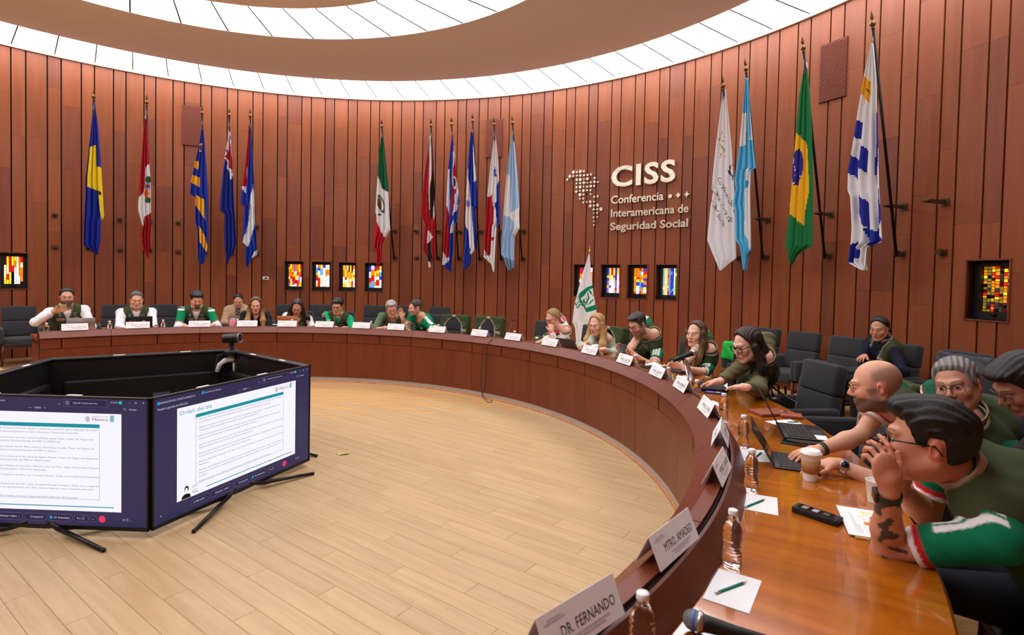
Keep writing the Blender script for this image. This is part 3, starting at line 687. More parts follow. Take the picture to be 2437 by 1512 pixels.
# louvred speaker grilles, thermostat
M_gr = mat('grille_cloth', (118, 56, 38), .8, var=.2, bscale=90)
for (x0, y0, x1, y1, lab) in ((433, 252, 480, 345, 'brown louvred speaker panel high on the wall at left'), (1157, 282, 1196, 370, 'brown louvred speaker panel high on the wall in the middle'), (1952, 104, 2016, 240, 'brown louvred speaker panel high on the wall at right')):
    a, b = at_r(x0, (y0+y1)/2, RW), at_r(x1, (y0+y1)/2, RW); aa, ab = polar(a)[1], polar(b)[1]
    z1 = 5.16; z0 = 4.32
    gr = empty('speaker_panel', pt(RW, (aa+ab)/2, z0), 0, lab, 'speaker panel', 'louvred panels on the wall')
    q = MB().ring([(RW-.012, z0), (RW+.005, z0), (RW+.005, z1), (RW-.012, z1)], ab, aa, 2).build('backing', mat('grille_back', (84, 38, 26), .8), gr, Vector(CEN)-gr.location)
    sl = MB(); n = 34
    for i in range(n):
        z = z0+.01+(z1-z0-.02)*i/n
        sl.ring([(RW-.022, z), (RW-.012, z), (RW-.012, z+.016), (RW-.017, z+.016)], ab+.03, aa-.03, 2)
    o = sl.build('slats', M_gr, gr, Vector(CEN)-gr.location); tag(o, kind='stuff')
th = empty('thermostat', pt(RW-.015, 107.25, 1.53), R_(107.25+90), 'small white thermostat on the wall beside the first window group', 'thermostat')
MB().box((0, 0, 0), (.125, .025, .075), bevel=.011).build('housing', mat('white_plastic', (232, 230, 226), .4), th)
MB().box((-.01, .0135, .004), (.065, .003, .035)).build('display', mat('lcd', (60, 64, 58), .3), th)
MB().box((.043, .0135, .0), (.016, .003, .04), bevel=.001).build('button', mat('grey_plastic', (190, 190, 188), .4), th)

# ================================================================== metal sign
M_sign = mat('brushed_champagne', (206, 196, 176), .33, metal=.9)
sgn = empty('wall_sign', pt(RW, 52, 2.65), 0, 'brushed metal sign with map of dots and raised letters on the wood wall', 'sign')
def wrap_letters(body, a_l, a_r, z_base, size, off, ext, space=1.0):
    vs, fs = text_geo(body, size, ext, off, space=space)
    xmin = min(v[0] for v in vs); xmax = max(v[0] for v in vs)
    # split into separate letters (one object each) via connected islands in x order
    par = list(range(len(vs)))
    def fi(i):
        while par[i] != i: par[i] = par[par[i]]; i = par[i]
        return i
    for f in fs:
        for i in f[1:]: par[fi(i)] = fi(f[0])
    isl = {}
    for f in fs: isl.setdefault(fi(f[0]), []).append(f)
    items = []
    for k, ff in isl.items():
        ids = sorted({i for f in ff for i in f}); xs = [vs[i][0] for i in ids]; items.append([min(xs), max(xs), ids, ff])
    items.sort(key=lambda t: t[0])
    merged = []
    for it in items:
        if merged and it[0] < merged[-1][1]-.3*(it[1]-it[0]): 
            m_ = merged[-1]; m_[1] = max(m_[1], it[1]); m_[2] += it[2]; m_[3] += it[3]
        else: merged.append(it)
    for x0, x1, ids, ff in merged:
        mp = {i: n for n, i in enumerate(ids)}; NV = []
        for i in ids:
            x, y, z = vs[i]; a = a_l+(a_r-a_l)*(x-xmin)/(xmax-xmin)
            NV.append(tuple(pt(RW-.03-z, a, z_base+y)-sgn.location))
        me = bpy.data.meshes.new('letter'); me.from_pydata(NV, [], [tuple(mp[i] for i in f) for f in ff]); me.materials.append(M_sign)
        link('letter', me, sgn)
def za(x, y): P = at_r(x, y, RW-.03); return polar(P)[1], P[2]
a_, zb_ = za(1455.5, 446); ar_, _ = za(1608, 440); zt_ = za(1455.5, 398.5)[1]
wrap_letters('CISS', a_, ar_, zb_+.005, (zt_-zb_)/.72, .016, .022, 1.1)
for body, x0, x1, yb, ytp, off in (('Conferencia', 1454.8, 1579.6, 485.4, 466.5, .0035), ('Interamericana de', 1454.5, 1639.3, 517, 498.5, .0035), ('Seguridad Social', 1453, 1638.5, 548, 530.5, .0055)):
    a_, zb_ = za(x0, yb); ar_ = za(x1, yb-14)[0]; zt_ = za(x0, ytp)[1]
    wrap_letters(body, a_, ar_, zb_, (zt_-zb_)/.72, off, .014)
DOTS = [(175,252,'D',22),(217,250,'C',12),(258,243,'C',18),(301,240,'S',20),(132,302,'S',28),(175,298,'C',12),(217,293,'S',18),(258,291,'C',14),(301,289,'C',13),(344,286,'S',20),(387,279,'D',15),(102,341,'C',13),(215,342,'C',15),(258,340,'D',22),(301,333,'D',12),(343,331,'C',16),(430,322,'S',20),(214,385,'D',13),(256,384,'C',12),(300,379,'S',26),(343,379,'D',12),(385,374,'S',18),(427,368,'C',15),(470,369,'D',13),(212,433,'C',13),(256,430,'C',17),(298,427,'D',13),(340,426,'S',20),(383,420,'C',15),(425,416,'C',12),(210,484,'S',24),(253,475,'D',13),(295,473,'C',16),(339,470,'C',12),(380,467,'D',15),(253,522,'C',19),(296,520,'S',19),(381,516,'D',13),(253,570,'D',13),(294,568,'C',12),(424,547,'C',12),(467,541,'S',20),(294,614,'C',12),(336,611,'S',17),(378,608,'C',15),(422,605,'S',18),(377,656,'C',18),(420,652,'C',13),(464,648,'D',22),(418,699,'S',24),(461,697,'C',13),(505,695,'C',20),(419,744,'D',12),(460,741,'S',19),(417,793,'C',13),(461,789,'D',13),(420,841,'S',17),(420,886,'D',14),(1335,540,'C',24),(1432,527,'D',30),(1535,518,'S',38)]
for (x, y, k, s) in DOTS:
    a_, z_ = za(1330+x/5.04, 360+y/5.04)
    d_ = pr_d = F_PX/((np.array(pt(RW, a_, z_))-O_) @ _fw); rr = s/5.04/d_*1.05
    n = {'C': 16, 'D': 4, 'S': 8}[k]
    poly = [(rr*math.cos(2*PI*i/n)*((1 if i % 2 == 0 else .42) if k == 'S' else 1), rr*math.sin(2*PI*i/n)*((1 if i % 2 == 0 else .42) if k == 'S' else 1)) for i in range(n)]
    tx = Vector((math.sin(R_(a_)), -math.cos(R_(a_)), 0)); M = frame_m(pt(RW, a_, z_)-sgn.location, tx, (0, 0, 1))
    MB().prism(poly, .012, .034, M).build('sign_dot', M_sign, sgn)

# ================================================================== ring of televisions
M_tv = mat('tv_black', (15, 15, 17), .42)
M_tvg = mat('tv_rim_grey', (58, 60, 64), .35)
M_stand = mat('tv_stand_dark_steel', (44, 42, 44), .3, metal=.5)
M_scr = mat('screen_navy', (6, 6, 8), .25, spec=.3, emit=(52, 48, 84), estr=SCREEN_LIGHT)
def emat(rgb, e=1.0): return mat('screen_%d_%d_%d' % rgb, (6, 6, 8), .4, spec=.2, emit=rgb, estr=e*SCREEN_LIGHT)
TVP = [Vector((-2.2, 3.37, 0))]
for k in range(4): TVP.append(TVP[-1]+1.44*Vector((math.cos(R_(70+72*k)), math.sin(R_(70+72*k)), 0)))
TW, TH, TZ = 1.425, .83, .05
def tv(i, label, screen):
    """width along local x, screen faces local -y"""
    a, b = (TVP[i], TVP[(i+1) % 5]); d = b-a; ang = math.atan2(d.y, d.x)
    root = empty('television', (a+b)/2, ang, label, 'television', 'televisions standing in a ring')
    B = MB(); B.box((0, .012, TZ+TH/2), (TW, .024, TH), bevel=.006)
    B.box((0, .045, TZ+TH*.42), (TW*.86, .05, TH*.66), bevel=.015)
    B.build('back_shell', M_tv, root)
    rim = MB(); rim.box((0, .028, TZ+TH-.012), (TW-.02, .03, .016), bevel=.005); rim.build('top_rim', M_tvg, root)
    for x in (-.32, .21): MB().box((x, .030, TZ+TH-.0015), (.09, .024, .006)).build('white_label', mat('label_white', (235, 235, 235), .5), root)
    MB().box((-.12, .072, TZ+TH*.5), (.14, .004, .085)).build('spec_sticker', mat('sticker_blue', (70, 82, 104), .4), root)
    p = MB()
    for q in range(4): p.box((.07, .071, TZ+.35-.035*q), (.018, .004, .016))
    p.build('port_strip', mat('port_white', (180, 182, 185), .4), root)
    p = MB(); p.box((-.08, .071, TZ+.29), (.2, .003, .16)); p.box((.22, .071, TZ+.30), (.24, .003, .13)); p.box((0, .071, TZ+.6), (1.0, .004, .02)); p.build('vent_panel', mat('tv_vent', (8, 8, 9), .8), root)
    bz = MB(); t = .011
    for (c, s) in (((0, -.003, TZ+TH-t/2), (TW, .012, t)), ((0, -.003, TZ+t), (TW, .012, t*2)), ((-TW/2+t/2, -.003, TZ+TH/2), (t, .012, TH)), ((TW/2-t/2, -.003, TZ+TH/2), (t, .012, TH))): bz.box(c, s)
    bz.build('bezel', M_tv, root)
    for s in (-1, 1):
        L = MB()
        for (p0, p1, r0, r1) in (((s*.05, .02, .085), (s*.16, -.02, .05), .02, .016), ((s*.16, -.02, .05), (s*.55, -.17, .014), .016, .012), ((s*.16, .0, .05), (s*.5, .2, .014), .016, .012)):
            L.tube([p0, p1], [r0, r1], 8)
        L.tube([(s*.55, -.17, .014), (s*.565, -.176, .012)], .0135, 8)
        L.build('stand_leg', M_stand, root)
    MB().box((0, .02, .07), (.16, .04, .06), bevel=.01).build('stand_neck', M_stand, root)
    W2, H2_ = TW-2*t, TH-3*t; x0, zt = -W2/2, TZ+TH-t
    MB().box((0, -.002, zt-H2_/2), (W2, .003, H2_)).build('screen', M_scr, root)
    if not screen: return root
    scr = root.children[-1] if False else [c for c in root.children if c.name.startswith('screen')][0]
    Y = -.0042
    def XZ(u, v): return (x0+u*W2, zt-v*H2_)
    def rect(nm, u0, v0, u1, v1, m_, y=Y, rr=0):
        (xa, za_), (xb, zb2) = XZ(u0, v0), XZ(u1, v1); b_ = MB()
        if rr:
            h = (za_-zb2)/2; n = 8; poly = []
            for (cx_, s0) in ((xb-h, -PI/2), (xa+h, PI/2)):
                poly += [(cx_+h*math.cos(s0+PI*q/n), (za_+zb2)/2+h*math.sin(s0+PI*q/n)) for q in range(n+1)]
            b_.add([(p[0], y, p[1]) for p in poly], [tuple(range(len(poly)))])
        else: b_.add([(xa, y, zb2), (xb, y, zb2), (xb, y, za_), (xa, y, za_)], [(0, 1, 2, 3)])
        return b_.build(nm, m_, scr)
    def txt(s, u, v, h, m_, al='LEFT', off=0, y=Y-.0006, wmax=None):
        """baseline at v, cap height h (fractions of screen height)"""
        vs, fs = text_geo(s, h*H2_/.72, 0, off, al)
        X, Z = XZ(u, v); k = 1
        if wmax:
            wd = max(q[0] for q in vs)-min(q[0] for q in vs); k = wmax*W2/wd
        return [(X+q[0]*k, y, Z+q[1]) for q in vs], fs
    def texts(nm, items, m_):
        T = MB()
        for it in items: vs, fs = txt(*it[:3], it[3], None, **(it[4] if len(it) > 4 else {})); T.add(vs, fs)
        return tag(T.build(nm, m_, scr), kind='stuff')
    wht, teal, mag = emat((246, 244, 255), 1.12), emat((22, 150, 165)), emat((150, 30, 80))
    slide = rect('slide', .113, .115, .884, .885, wht)
    Y2 = Y-.0008
    rect('slide_band', .211, .200, .786, .229, teal, Y2); rect('slide_rule', .269, .846, .852, .853, teal, Y2)
    fr = MB()
    for (u0, v0, u1, v1) in ((.211, .229, .2122, .793), (.7848, .229, .786, .793), (.211, .791, .786, .793)):
        (xa, za_), (xb, zb2) = XZ(u0, v0), XZ(u1, v1); fr.add([(xa, Y2, zb2), (xb, Y2, zb2), (xb, Y2, za_), (xa, Y2, za_)], [(0, 1, 2, 3)])
    fr.build('table_border', emat((90, 96, 120), .8), scr)
    texts('slide_title', [('Orden del día', .123, .176, .034, dict(wmax=.176))], emat((60, 150, 180)))
    texts('band_caption', [('Actividad', .5, .222, .014, dict(al='CENTER'))], wht)
    rows = [(.252, 'Reporte General de Acciones Comando desde su instalación de la Dra. Janett Alvarado González,', .545), (.279, 'Coordinadora de Proyectos Especiales en Salud y Secretaria Técnica del Comando.', .46), (.326, 'Reporte ejecutivo de acciones de la Dra. Karla Guadalupe López López, Titular del Órgano de', .525), (.351, 'Operación Administrativa Desconcentrada del IMSS en CDMX Sur', .38), (.398, 'Reporte ejecutivo de acciones del Dr. Marco Antonio Hernández Carrillo, Titular del Órgano de', .53), (.424, 'Operación Administrativa Desconcentrada del IMSS en Jalisco.', .36), (.475, 'Reporte ejecutivo de acciones de la Dra. Miranda Aguilar Patraca, Titular del Órgano de Operación', .55), (.501, 'Administrativa Desconcentrada del IMSS en Nuevo León.', .335), (.549, 'Reporte de Instalación Puestos de Comando y Misiones ECO del Mtro. Ángel Annuar Rubio Moreno,', .552), (.575, 'Coordinador de Conservación y Servicios Generales.', .315), (.62, 'Reporte del Festival Futbolero del Mtro. Iván Camacho Morales, Titular de la Unidad de Prestaciones', .553), (.646, 'Sociales.', .055), (.692, 'Reporte de las Manifestaciones del Mtro. Jorge Armando Marengo Camacho, Titular de la Unidad de', .552), (.718, 'Derechos Humanos en representación de la Mtra. Norma Gabriela López Castañeda, Directora', .53), (.744, 'Jurídica.', .05), (.787, 'Palabras del Mtro. Zoé Robledo, Director General del IMSS y Director del Comando', .455)]
    texts('slide_text', [(s_, .229, v_, .0125, dict(wmax=w_)) for v_, s_, w_ in rows] + [('•', .216, v_, .014) for v_ in (.252, .326, .398, .475, .549, .62, .692, .787)], emat((120, 118, 150), .8))
    texts('slide_logo', [('México', .751, .172, .024, dict(wmax=.072)), ('Maza', .193, .862, .02)], mag)
    texts('slide_logo_small', [('Gobierno de', .751, .143, .011, dict(wmax=.07)), ('2026', .193, .812, .018), ('Margarita', .193, .836, .009)], emat((170, 140, 130), .9))
    seal = MB()
    for (uu, vv, rr2) in ((.732, .16, .019),):
        X, Z = XZ(uu, vv); seal.add([(X+rr2*math.cos(q*PI/10)*.8, Y2, Z+rr2*math.sin(q*PI/10)) for q in range(20)], [tuple(range(20))])
    seal.build('seal', emat((205, 200, 200)), scr)
    X, Z = XZ(.842, .15); MB().add([(X-.012, Y2, Z-.022), (X+.012, Y2, Z-.022), (X+.012, Y2, Z+.018), (X-.012, Y2, Z+.018)], [(0, 1, 2, 3)]).build('emblem', emat((130, 190, 205)), scr)
    dk = emat((28, 26, 36), .5); X, Z = XZ(.16, .882); P_ = MB()
    P_.add([(X-.034, Y2, Z), (X+.036, Y2, Z), (X+.03, Y2, Z+.022), (X+.01, Y2, Z+.03), (X-.012, Y2, Z+.03), (X-.03, Y2, Z+.018)], [tuple(range(6))])
    P_.add([(X+.004*1+.016*math.cos(q*PI/8), Y2, Z+.062+.021*math.sin(q*PI/8)) for q in range(16)], [tuple(range(16))])
    P_.build('portrait', dk, scr)
    MB().add([(X+.002+.010*math.cos(q*PI/8), Y2-.0006, Z+.055+.016*math.sin(q*PI/8)) for q in range(16)], [tuple(range(16))]).build('portrait_face', wht, scr)
    # call window: top bar, buttons
    lg = emat((215, 212, 230), .9); cy_ = emat((40, 150, 230)); pk = emat((240, 60, 110)); pill = emat((52, 47, 84), .8); edge = emat((112, 108, 140), .8)
    texts('bar_text', [('INSTALACIÓN DEL COMITÉ COMANDO M...', .028, .047, .016, dict(wmax=.182)), ('Viendo la pantalla de IMSS DG', .016, .096, .018, dict(wmax=.15)), ('Información de Reunión', .262, .038, .014, dict(wmax=.092)), ('—   100%   +', .461, .088, .014, dict(wmax=.08)), ('Expandir el panel para mos...', .665, .042, .013, dict(wmax=.115)), ('01:53:21', .836, .031, .013, dict(wmax=.032)), ('—', .915, .03, .012), ('□', .944, .031, .014), ('×', .978, .033, .02), ('Anotar', .918, .083, .015, dict(wmax=.036)), ('○', .893, .083, .016), ('▸', .60, .06, .025)], lg)
    rect('panel_button', .622, .008, .82, .066, edge, Y); rect('panel_button', .6235, .0105, .8185, .0635, pill, Y-.0003)
    for (u, v, m_, r_) in ((.022, .04, cy_, .011), (.25, .03, cy_, .011), (.88, .025, emat((40, 190, 190)), .011), (.797, .942, pk, .022), (.64, .037, edge, .016), (.564, .942, cy_, .01)):
        X, Z = XZ(u, v); MB().add([(X+r_*math.cos(q*PI/8), Y-.0008, Z+r_*math.sin(q*PI/8)) for q in range(16)], [tuple(range(16))]).build('round_icon', m_, scr)
    for (u0, u1) in ((.186, .291), (.297, .434), (.441, .544), (.55, .662), (.67, .736), (.742, .772)):
        rect('call_button', u0, .914, u1, .97, edge, Y, 1); rect('call_button', u0+.0012, .917, u1-.0012, .967, pill, Y-.0004, 1)
    texts('button_text', [('Silenciar', .212, .949, .017, dict(wmax=.05)), ('Detener vídeo', .323, .949, .017, dict(wmax=.082)), ('Compartir', .469, .949, .017, dict(wmax=.06)), ('AI Assistant', .577, .949, .017, dict(wmax=.072)), ('¤ | ☺', .682, .949, .018), ('...', .75, .945, .02), ('×', .789, .953, .026), ('⌂', .2, .949, .016), ('⌂ ○ ...', .89, .95, .018), ('=', .03, .952, .02), ('v', .272, .947, .012), ('v', .415, .947, .012)], lg)
    return root
tv(0, 'large television showing the agenda slide, right front side of the ring', True)
tv(4, 'large television showing the agenda slide, left front side of the ring', True)
tv(1, 'black television seen from behind, right rear side of the ring', False)
tv(2, 'black television seen from behind with a blue sticker, rear of the ring', False)
tv(3, 'black television seen edge on from behind, left rear side of the ring', False)
# conference webcam on a white clamp arm
wc = empty('webcam', (TVP[2].x+.06, TVP[2].y-.1, .50), R_(35), 'black conference webcam on a white curved clamp arm above the televisions', 'camera')
M_wc = mat('webcam_black', (24, 24, 26), .4); M_wa = mat('clamp_white', (214, 214, 212), .4)
q = MB(); q.lathe([(.0, -.085), (.045, -.085), (.048, -.078), (.048, .07), (.046, .085), (.03, .087), (0, .084)], 20, axis=(.75, -.62, .08), c=(.0, 0, .50)); q.build('camera_head', M_wc, wc)
q = MB(); q.lathe([(.0, 0), (.049, 0), (.050, .012), (.044, .014), (.04, .004), (0, .002)], 20, axis=(.75, -.62, .08), c=Vector((.75, -.62, .08)).normalized()*.078+Vector((0, 0, .50))); q.build('lens_ring', mat('webcam_silver', (150, 150, 152), .3, metal=.8), wc)
q = MB(); q.lathe([(.025, .43), (.03, .40), (.075, .385), (.08, .36), (.075, .335), (.04, .328)], 20); q.tube([(0, 0, .42), (0, 0, .47)], .024, 12); q.build('camera_base', M_wc, wc)
q = MB(); q.tube([(0, 0, .33), (0, 0, .27)], .035, 14); q.tube([(0, 0, .29), (-.06, .0, .28), (-.11, .01, .24), (-.13, .01, .17)], [.028, .026, .022, .02], 12); q.tube([(.02, 0, .28), (.03, 0, .12)], .017, 12); q.lathe([(.05, .06), (.05, .09), (.03, .11), (.018, .13)], 16, c=(.03, 0, 0)); q.tube([(.03, 0, .09), (.03, 0, -.5+.005)], .016, 10)
q.lathe([(.14, -.499), (.14, -.485), (.02, -.47)], 20, c=(.03, 0, 0)); q.build('clamp_arm', M_wa, wc)
q = MB(); q.tube([(-.02, 0, .36), (-.12, .02, .33), (-.15, .02, .2), (-.14, .0, -.1), (-.1, 0, -.48)], .006, 6); q.build('cable', M_wc, wc)
# folded slip of paper on the floor
sl_ = at_z(818, 1081, 0); P_ = empty('candy_wrapper', sl_, R_(20), 'small crumpled yellow wrapper lying on the floor', 'wrapper')
q = MB(); q.add([(-.05, -.03, .002), (.02, -.035, .012), (.06, -.01, .003), (.05, .03, .015), (-.01, .035, .004), (-.06, .02, .012)], [(0, 1, 4, 5), (1, 2, 3, 4)]); q.build('foil', mat('wrapper_yellow', (196, 180, 96), .4), P_)
# ================================================================== armchairs
M_up = mat('charcoal_upholstery', (52, 53, 56), .92, spec=.2, var=.25, bump=.35, bscale=420, sheen=.15)
M_leg = wood('chair_leg_walnut', (58, 26, 16), (92, 44, 26), scale=6, rough=.4)
def chair_proto():
    root = empty('armchair', (0, 0, 0), 0, None, 'chair')
    MB().box((0, -.02, .385), (.47, .54, .14), bevel=.035).build('seat_cushion', M_up, root)
    MB().box((0, .255, .585), (.47, .11, .27), rot=(-.17, 0, 0), bevel=.03).build('back_cushion', M_up, root)
    MB().box((0, .302, .845), (.47, .11, .265), rot=(-.17, 0, 0), bevel=.03).build('back_cushion', M_up, root)
    for s in (-1, 1):
        MB().box((s*.272, -.03, .50), (.075, .56, .26), bevel=.03).build('armrest', M_up, root)
        for y, t in ((-.25, -.02), (.25, .05)):
            MB().tube([(s*.245, y, .385), (s*.262, y+t, 0)], [.024, .014], 10).build('leg', M_leg, root)
        MB().box((s*.256, 0, .21), (.022, .5, .03)).build('stretcher', M_leg, root)
    MB().box((0, -.26, .30), (.49, .028, .045)).build('front_rail', M_leg, root)
    return root
_cp = chair_proto(); _used = [False]
def chair(a, r, label, group=None, turn=0, z=0):
    o = _cp if not _used[0] else copy_tree(_cp); _used[0] = True
    o.location = pt(r, a, z); o.rotation_euler = (0, 0, R_(a-90+turn)); o['label'] = label
    if group: o['group'] = group
    return o
BK = 7.66
for a, lab in ((136.2, 'charcoal armchair by the wall under the leftmost window, past the desk end'), (126.0, 'charcoal armchair by the wall behind the left shoulder of the man in white jacket'), (120.4, 'charcoal armchair by the wall between the white jacket man and the bearded man'),
               (103.6, 'charcoal armchair by the wall under the first window of the left group'), (98.6, 'charcoal armchair by the wall under the second window of the left group'), (90.2, 'charcoal armchair by the wall under the fourth window of the left group'), (85.6, 'charcoal armchair by the wall behind the grey haired man'), (79.6, 'charcoal armchair by the wall behind the man in the green football jersey'),
               (30.7, 'empty charcoal armchair by the wall, first right of the woman in black glasses'), (26.2, 'empty charcoal armchair by the wall, second right of the woman in black glasses'), (21.6, 'empty charcoal armchair by the wall beside the seated woman in dark turtleneck'), (11.3, 'charcoal armchair by the wall under the right window'), (6.6, 'charcoal armchair by the wall at the right edge of the photo')):
    chair(a, BK, lab, 'armchairs along the wall')
chair(110.2, 7.35, 'charcoal armchair under the woman in the beige puffer jacket', 'armchairs along the wall')
chair(16.6, BK, 'charcoal armchair under the woman in the dark turtleneck', 'armchairs along the wall')
FR = 5.47
SEATS = {}
for k, a, lab in (('p1', 132.2, 'charcoal armchair of the man drinking coffee at the far left'), ('p2', 123.4, 'charcoal armchair of the man in the white jacket'), ('p3', 114.8, 'charcoal armchair of the bearded man in green jersey and vest'), ('p5', 105.6, 'charcoal armchair of the long haired woman in black blazer'), ('p6', 98.3, 'charcoal armchair of the dark haired woman behind the copper laptop'), ('p7', 90.9, 'charcoal armchair of the man in glasses and bright green shirt'), ('p8', 81.8, 'charcoal armchair of the grey haired man leaning on the desk'), ('p9', 74.0, 'charcoal armchair of the man raising his hand'),
                  ('v1', 69.6, 'charcoal armchair with a green vest beside the man in the football jersey'), ('v2', 62.9, 'empty charcoal armchair fully wrapped by a green vest near the gooseneck microphone'), ('p10', 51.6, 'charcoal armchair of the fair haired woman with hand on mouth'), ('p11', 42.5, 'charcoal armchair of the blonde woman in mint jacket'), ('p12', 33.6, 'charcoal armchair of the man looking at his phone'), ('p13', 24.8, 'charcoal armchair of the long haired woman behind the microphone'), ('p14', 15.4, 'charcoal armchair of the woman typing in black glasses'),
                  ('e1', 5.8, 'empty charcoal armchair with a black handbag on it'), ('e2', -2.6, 'charcoal armchair with a green vest on its back beside the bald man'), ('p16', -10.6, 'charcoal armchair of the bald bearded man'), ('p19', -24.5, 'charcoal armchair of the man in the foreground with black hair')):
    SEATS[k] = a
    chair(a, FR+(.14 if k in ('p16', 'p19') else 0), lab, 'armchairs around the desk')
chair(.8, 6.55, 'charcoal armchair holding a dark notebook behind the bald man', 'armchairs in the second row', 20)
SEATS['p17'] = -6.5; chair(-6.5, 6.5, 'charcoal armchair of the grey haired man in round glasses', 'armchairs in the second row', 10)
chair(-7.4, 7.35, 'charcoal armchair of the man at the right edge of the photo', 'armchairs in the second row', 40)

# ================================================================== things on the desk
TT, LZ = .7455, .8345
M_paper = mat('white_paper', (238, 238, 240), .8, spec=.2)
M_ink = mat('print_ink', (58, 50, 60), .8, spec=.1)
M_inkf = mat('print_ink_faint', (196, 192, 198), .8, spec=.1)
M_inkl = mat('print_ink_light', (150, 146, 152), .8, spec=.1)
def card(x, name, y=None, back=False, turn=0, ink=0, label=None, small='IMSS', dr=0):
    a = ang_at(x, 4.316, LZ+.04) if y is None else polar(at_z(x, y, LZ+.04))[1]
    root = empty('name_card', pt(4.316+dr, a, LZ), R_(a-90+turn), label, 'name card', 'folded name cards on the desk ledge')
    W, H, D = .285, .088, .042; c = MB(); t = .0012
    for s in (-1, 1):
        c.add([(-W/2, s*D, 0), (W/2, s*D, 0), (W/2, s*.0008, H), (-W/2, s*.0008, H), (-W/2, s*(D-t*2), 0), (W/2, s*(D-t*2), 0), (W/2, -s*.0004, H-t), (-W/2, -s*.0004, H-t)], [(0, 1, 2, 3), (4, 7, 6, 5), (0, 3, 7, 4), (1, 5, 6, 2), (0, 4, 5, 1), (3, 2, 6, 7)])
    c.build('folded_card', M_paper, root)
    if name:
        for s in (-1, 1):
            M = frame_m((0, s*(D+.0009), 0), (1 if s < 0 else -1, 0, 0), Vector((0, -s*D, H)))
            T = MB(); T.T = M
            vs, fs = text_geo(name, .034, 0, 0, 'CENTER', res=2); wd = max(v[0] for v in vs)-min(v[0] for v in vs); k = min(1, .2/wd)
            T.add([(v[0]*k+.02, v[1]+.034, 0) for v in vs], fs)
            tag(T.build('lettering', [M_ink, M_inkl, M_inkf][ink], root), kind='stuff')
            T = MB(); T.T = M
            for (yy, ww, xx) in ((.022, .14, .02), (.014, .10, .02), (.072, .07, -.09), (.078, .05, -.09)): T.add([(xx-ww/2, yy, 0), (xx+ww/2, yy, 0), (xx+ww/2, yy+.004, 0), (xx-ww/2, yy+.004, 0)], [(0, 1, 2, 3)])
            tag(T.build('small_print', M_inkf, root), kind='stuff')
    return root
for x, nm, ink, lab in ((178, 'MTRO. NÉSTOR', 1, 'white folded name card at the left end of the desk'), (328, 'MTRO. ANNUAR', 1, 'white folded name card in front of the dark laptop with stickers'), (475, 'MTRO. JORGE', 1, 'white folded name card in front of the bearded man in green jersey'), (589, 'DRA. KARLA', 2, 'white folded name card right of the pink tumbler'), (684, 'LIC. ALICIA', 2, 'faint white name card in front of the copper laptop'), (773, 'LIC. ARTURO', 2, 'faint white name card beside the small round microphone'), (861, 'MTRO.', 2, 'blank looking name card left of the grey haired man'), (944, 'DR.', 2, 'blank looking name card in front of the two men talking'), (1042, 'LIC.', 2, 'blank looking name card in front of the football jersey man'), (1143, 'MTRO. ZOÉ', 2, 'white name card beside the turquoise cup'), (1223, 'DRA. ALVA', 2, 'white name card left of the cream laptop'), (1311, 'LIC. LUISA', 2, 'white name card right of the cream laptop'), (1407, 'MTRO. ALVARO', 1, 'white name card in front of the blonde woman in mint'), (1491, 'MTRA. CLAUDIA', 0, 'white name card in front of the man with the phone'), (1569, 'DRA. JANETT', 0, 'white name card in front of the table microphone'), (1626, 'MTRO. HUMBERTO', 0, 'white name card in front of the grey laptop')):
    card(x, nm, ink=ink, label=lab)
card(1681, 'MTRO. IVÁN', 968, label='white tilted name card, first of the near curve of the desk', turn=4)
card(1706, 'LIC. JUAN', 1028, label='white tilted name card, second of the near curve, beside a bottle', turn=-4)
card(1700, 'MTRO. DAVID', 1108, label='white name card seen end on with both faces open', turn=-3)
card(1626, 'MTRO. AMADEO', 1288, label='white name card seen from behind reading up the slope, near foreground', turn=-4)
card(1372, 'DR. FERNANDO', 1462, label='large white name card cut by the bottom edge of the photo', turn=-3)

M_pet = mat('clear_bottle', (252, 253, 255), .03, trans=1, ior=1.33, spec=.5)
M_cap = mat('bottle_cap_white', (238, 238, 240), .35)
def bottle_proto():
    root = empty('water_bottle', (0, 0, 0), 0, None, 'bottle')
    pf = [(0, 0), (.022, 0), (.029, .004), (.0305, .012)]
    for i in range(9): z = .016+.0105*i; w = .0305-(.0028 if 3 <= i <= 5 else 0); pf += [(w-.0017, z), (w, z+.004), (w, z+.0075)]
    pf += [(.0302, .114), (.0296, .122), (.026, .136), (.0195, .149), (.0145, .158), (.0135, .163), (.0155, .1645), (.0155, .167), (.0128, .168), (.0128, .172), (0, .172)]
    MB().lathe(pf, 24).build('body', M_pet, root)
    MB().lathe([(0.0129, .1685), (.0152, .1685), (.0155, .170), (.0152, .182), (.0135, .184), (0, .184)], 20).build('cap', M_cap, root)
    return root
_bp = bottle_proto(); _bu = [False]
def bottle(P, label):
    o = _bp if not _bu[0] else copy_tree(_bp); _bu[0] = True
    o.location = P; o.rotation_euler = (0, 0, rnd.uniform(0, 6)); o['label'] = label; o['group'] = 'small water bottles on the desk'
for x, lab in ((111, 'water bottle at the far left end of the desk'), (261, 'water bottle left of the white jacket man'), (388, 'water bottle right of the white jacket man'), (565, 'water bottle right of the pink tumbler'), (695, 'water bottle in front of the copper laptop'), (783, 'water bottle behind the card of the man in bright green'), (883, 'water bottle left of the grey haired man'), (967, 'water bottle between the two talking men'), (1044, 'water bottle behind the card of the football jersey man'), (1142, 'water bottle left of the turquoise cup'), (1225, 'water bottle left of the cream laptop'), (1398, 'water bottle in front of the blonde woman in mint')):
    a = ang_at(x, 4.52, .92); bottle(pt(4.52, a, TT), lab)
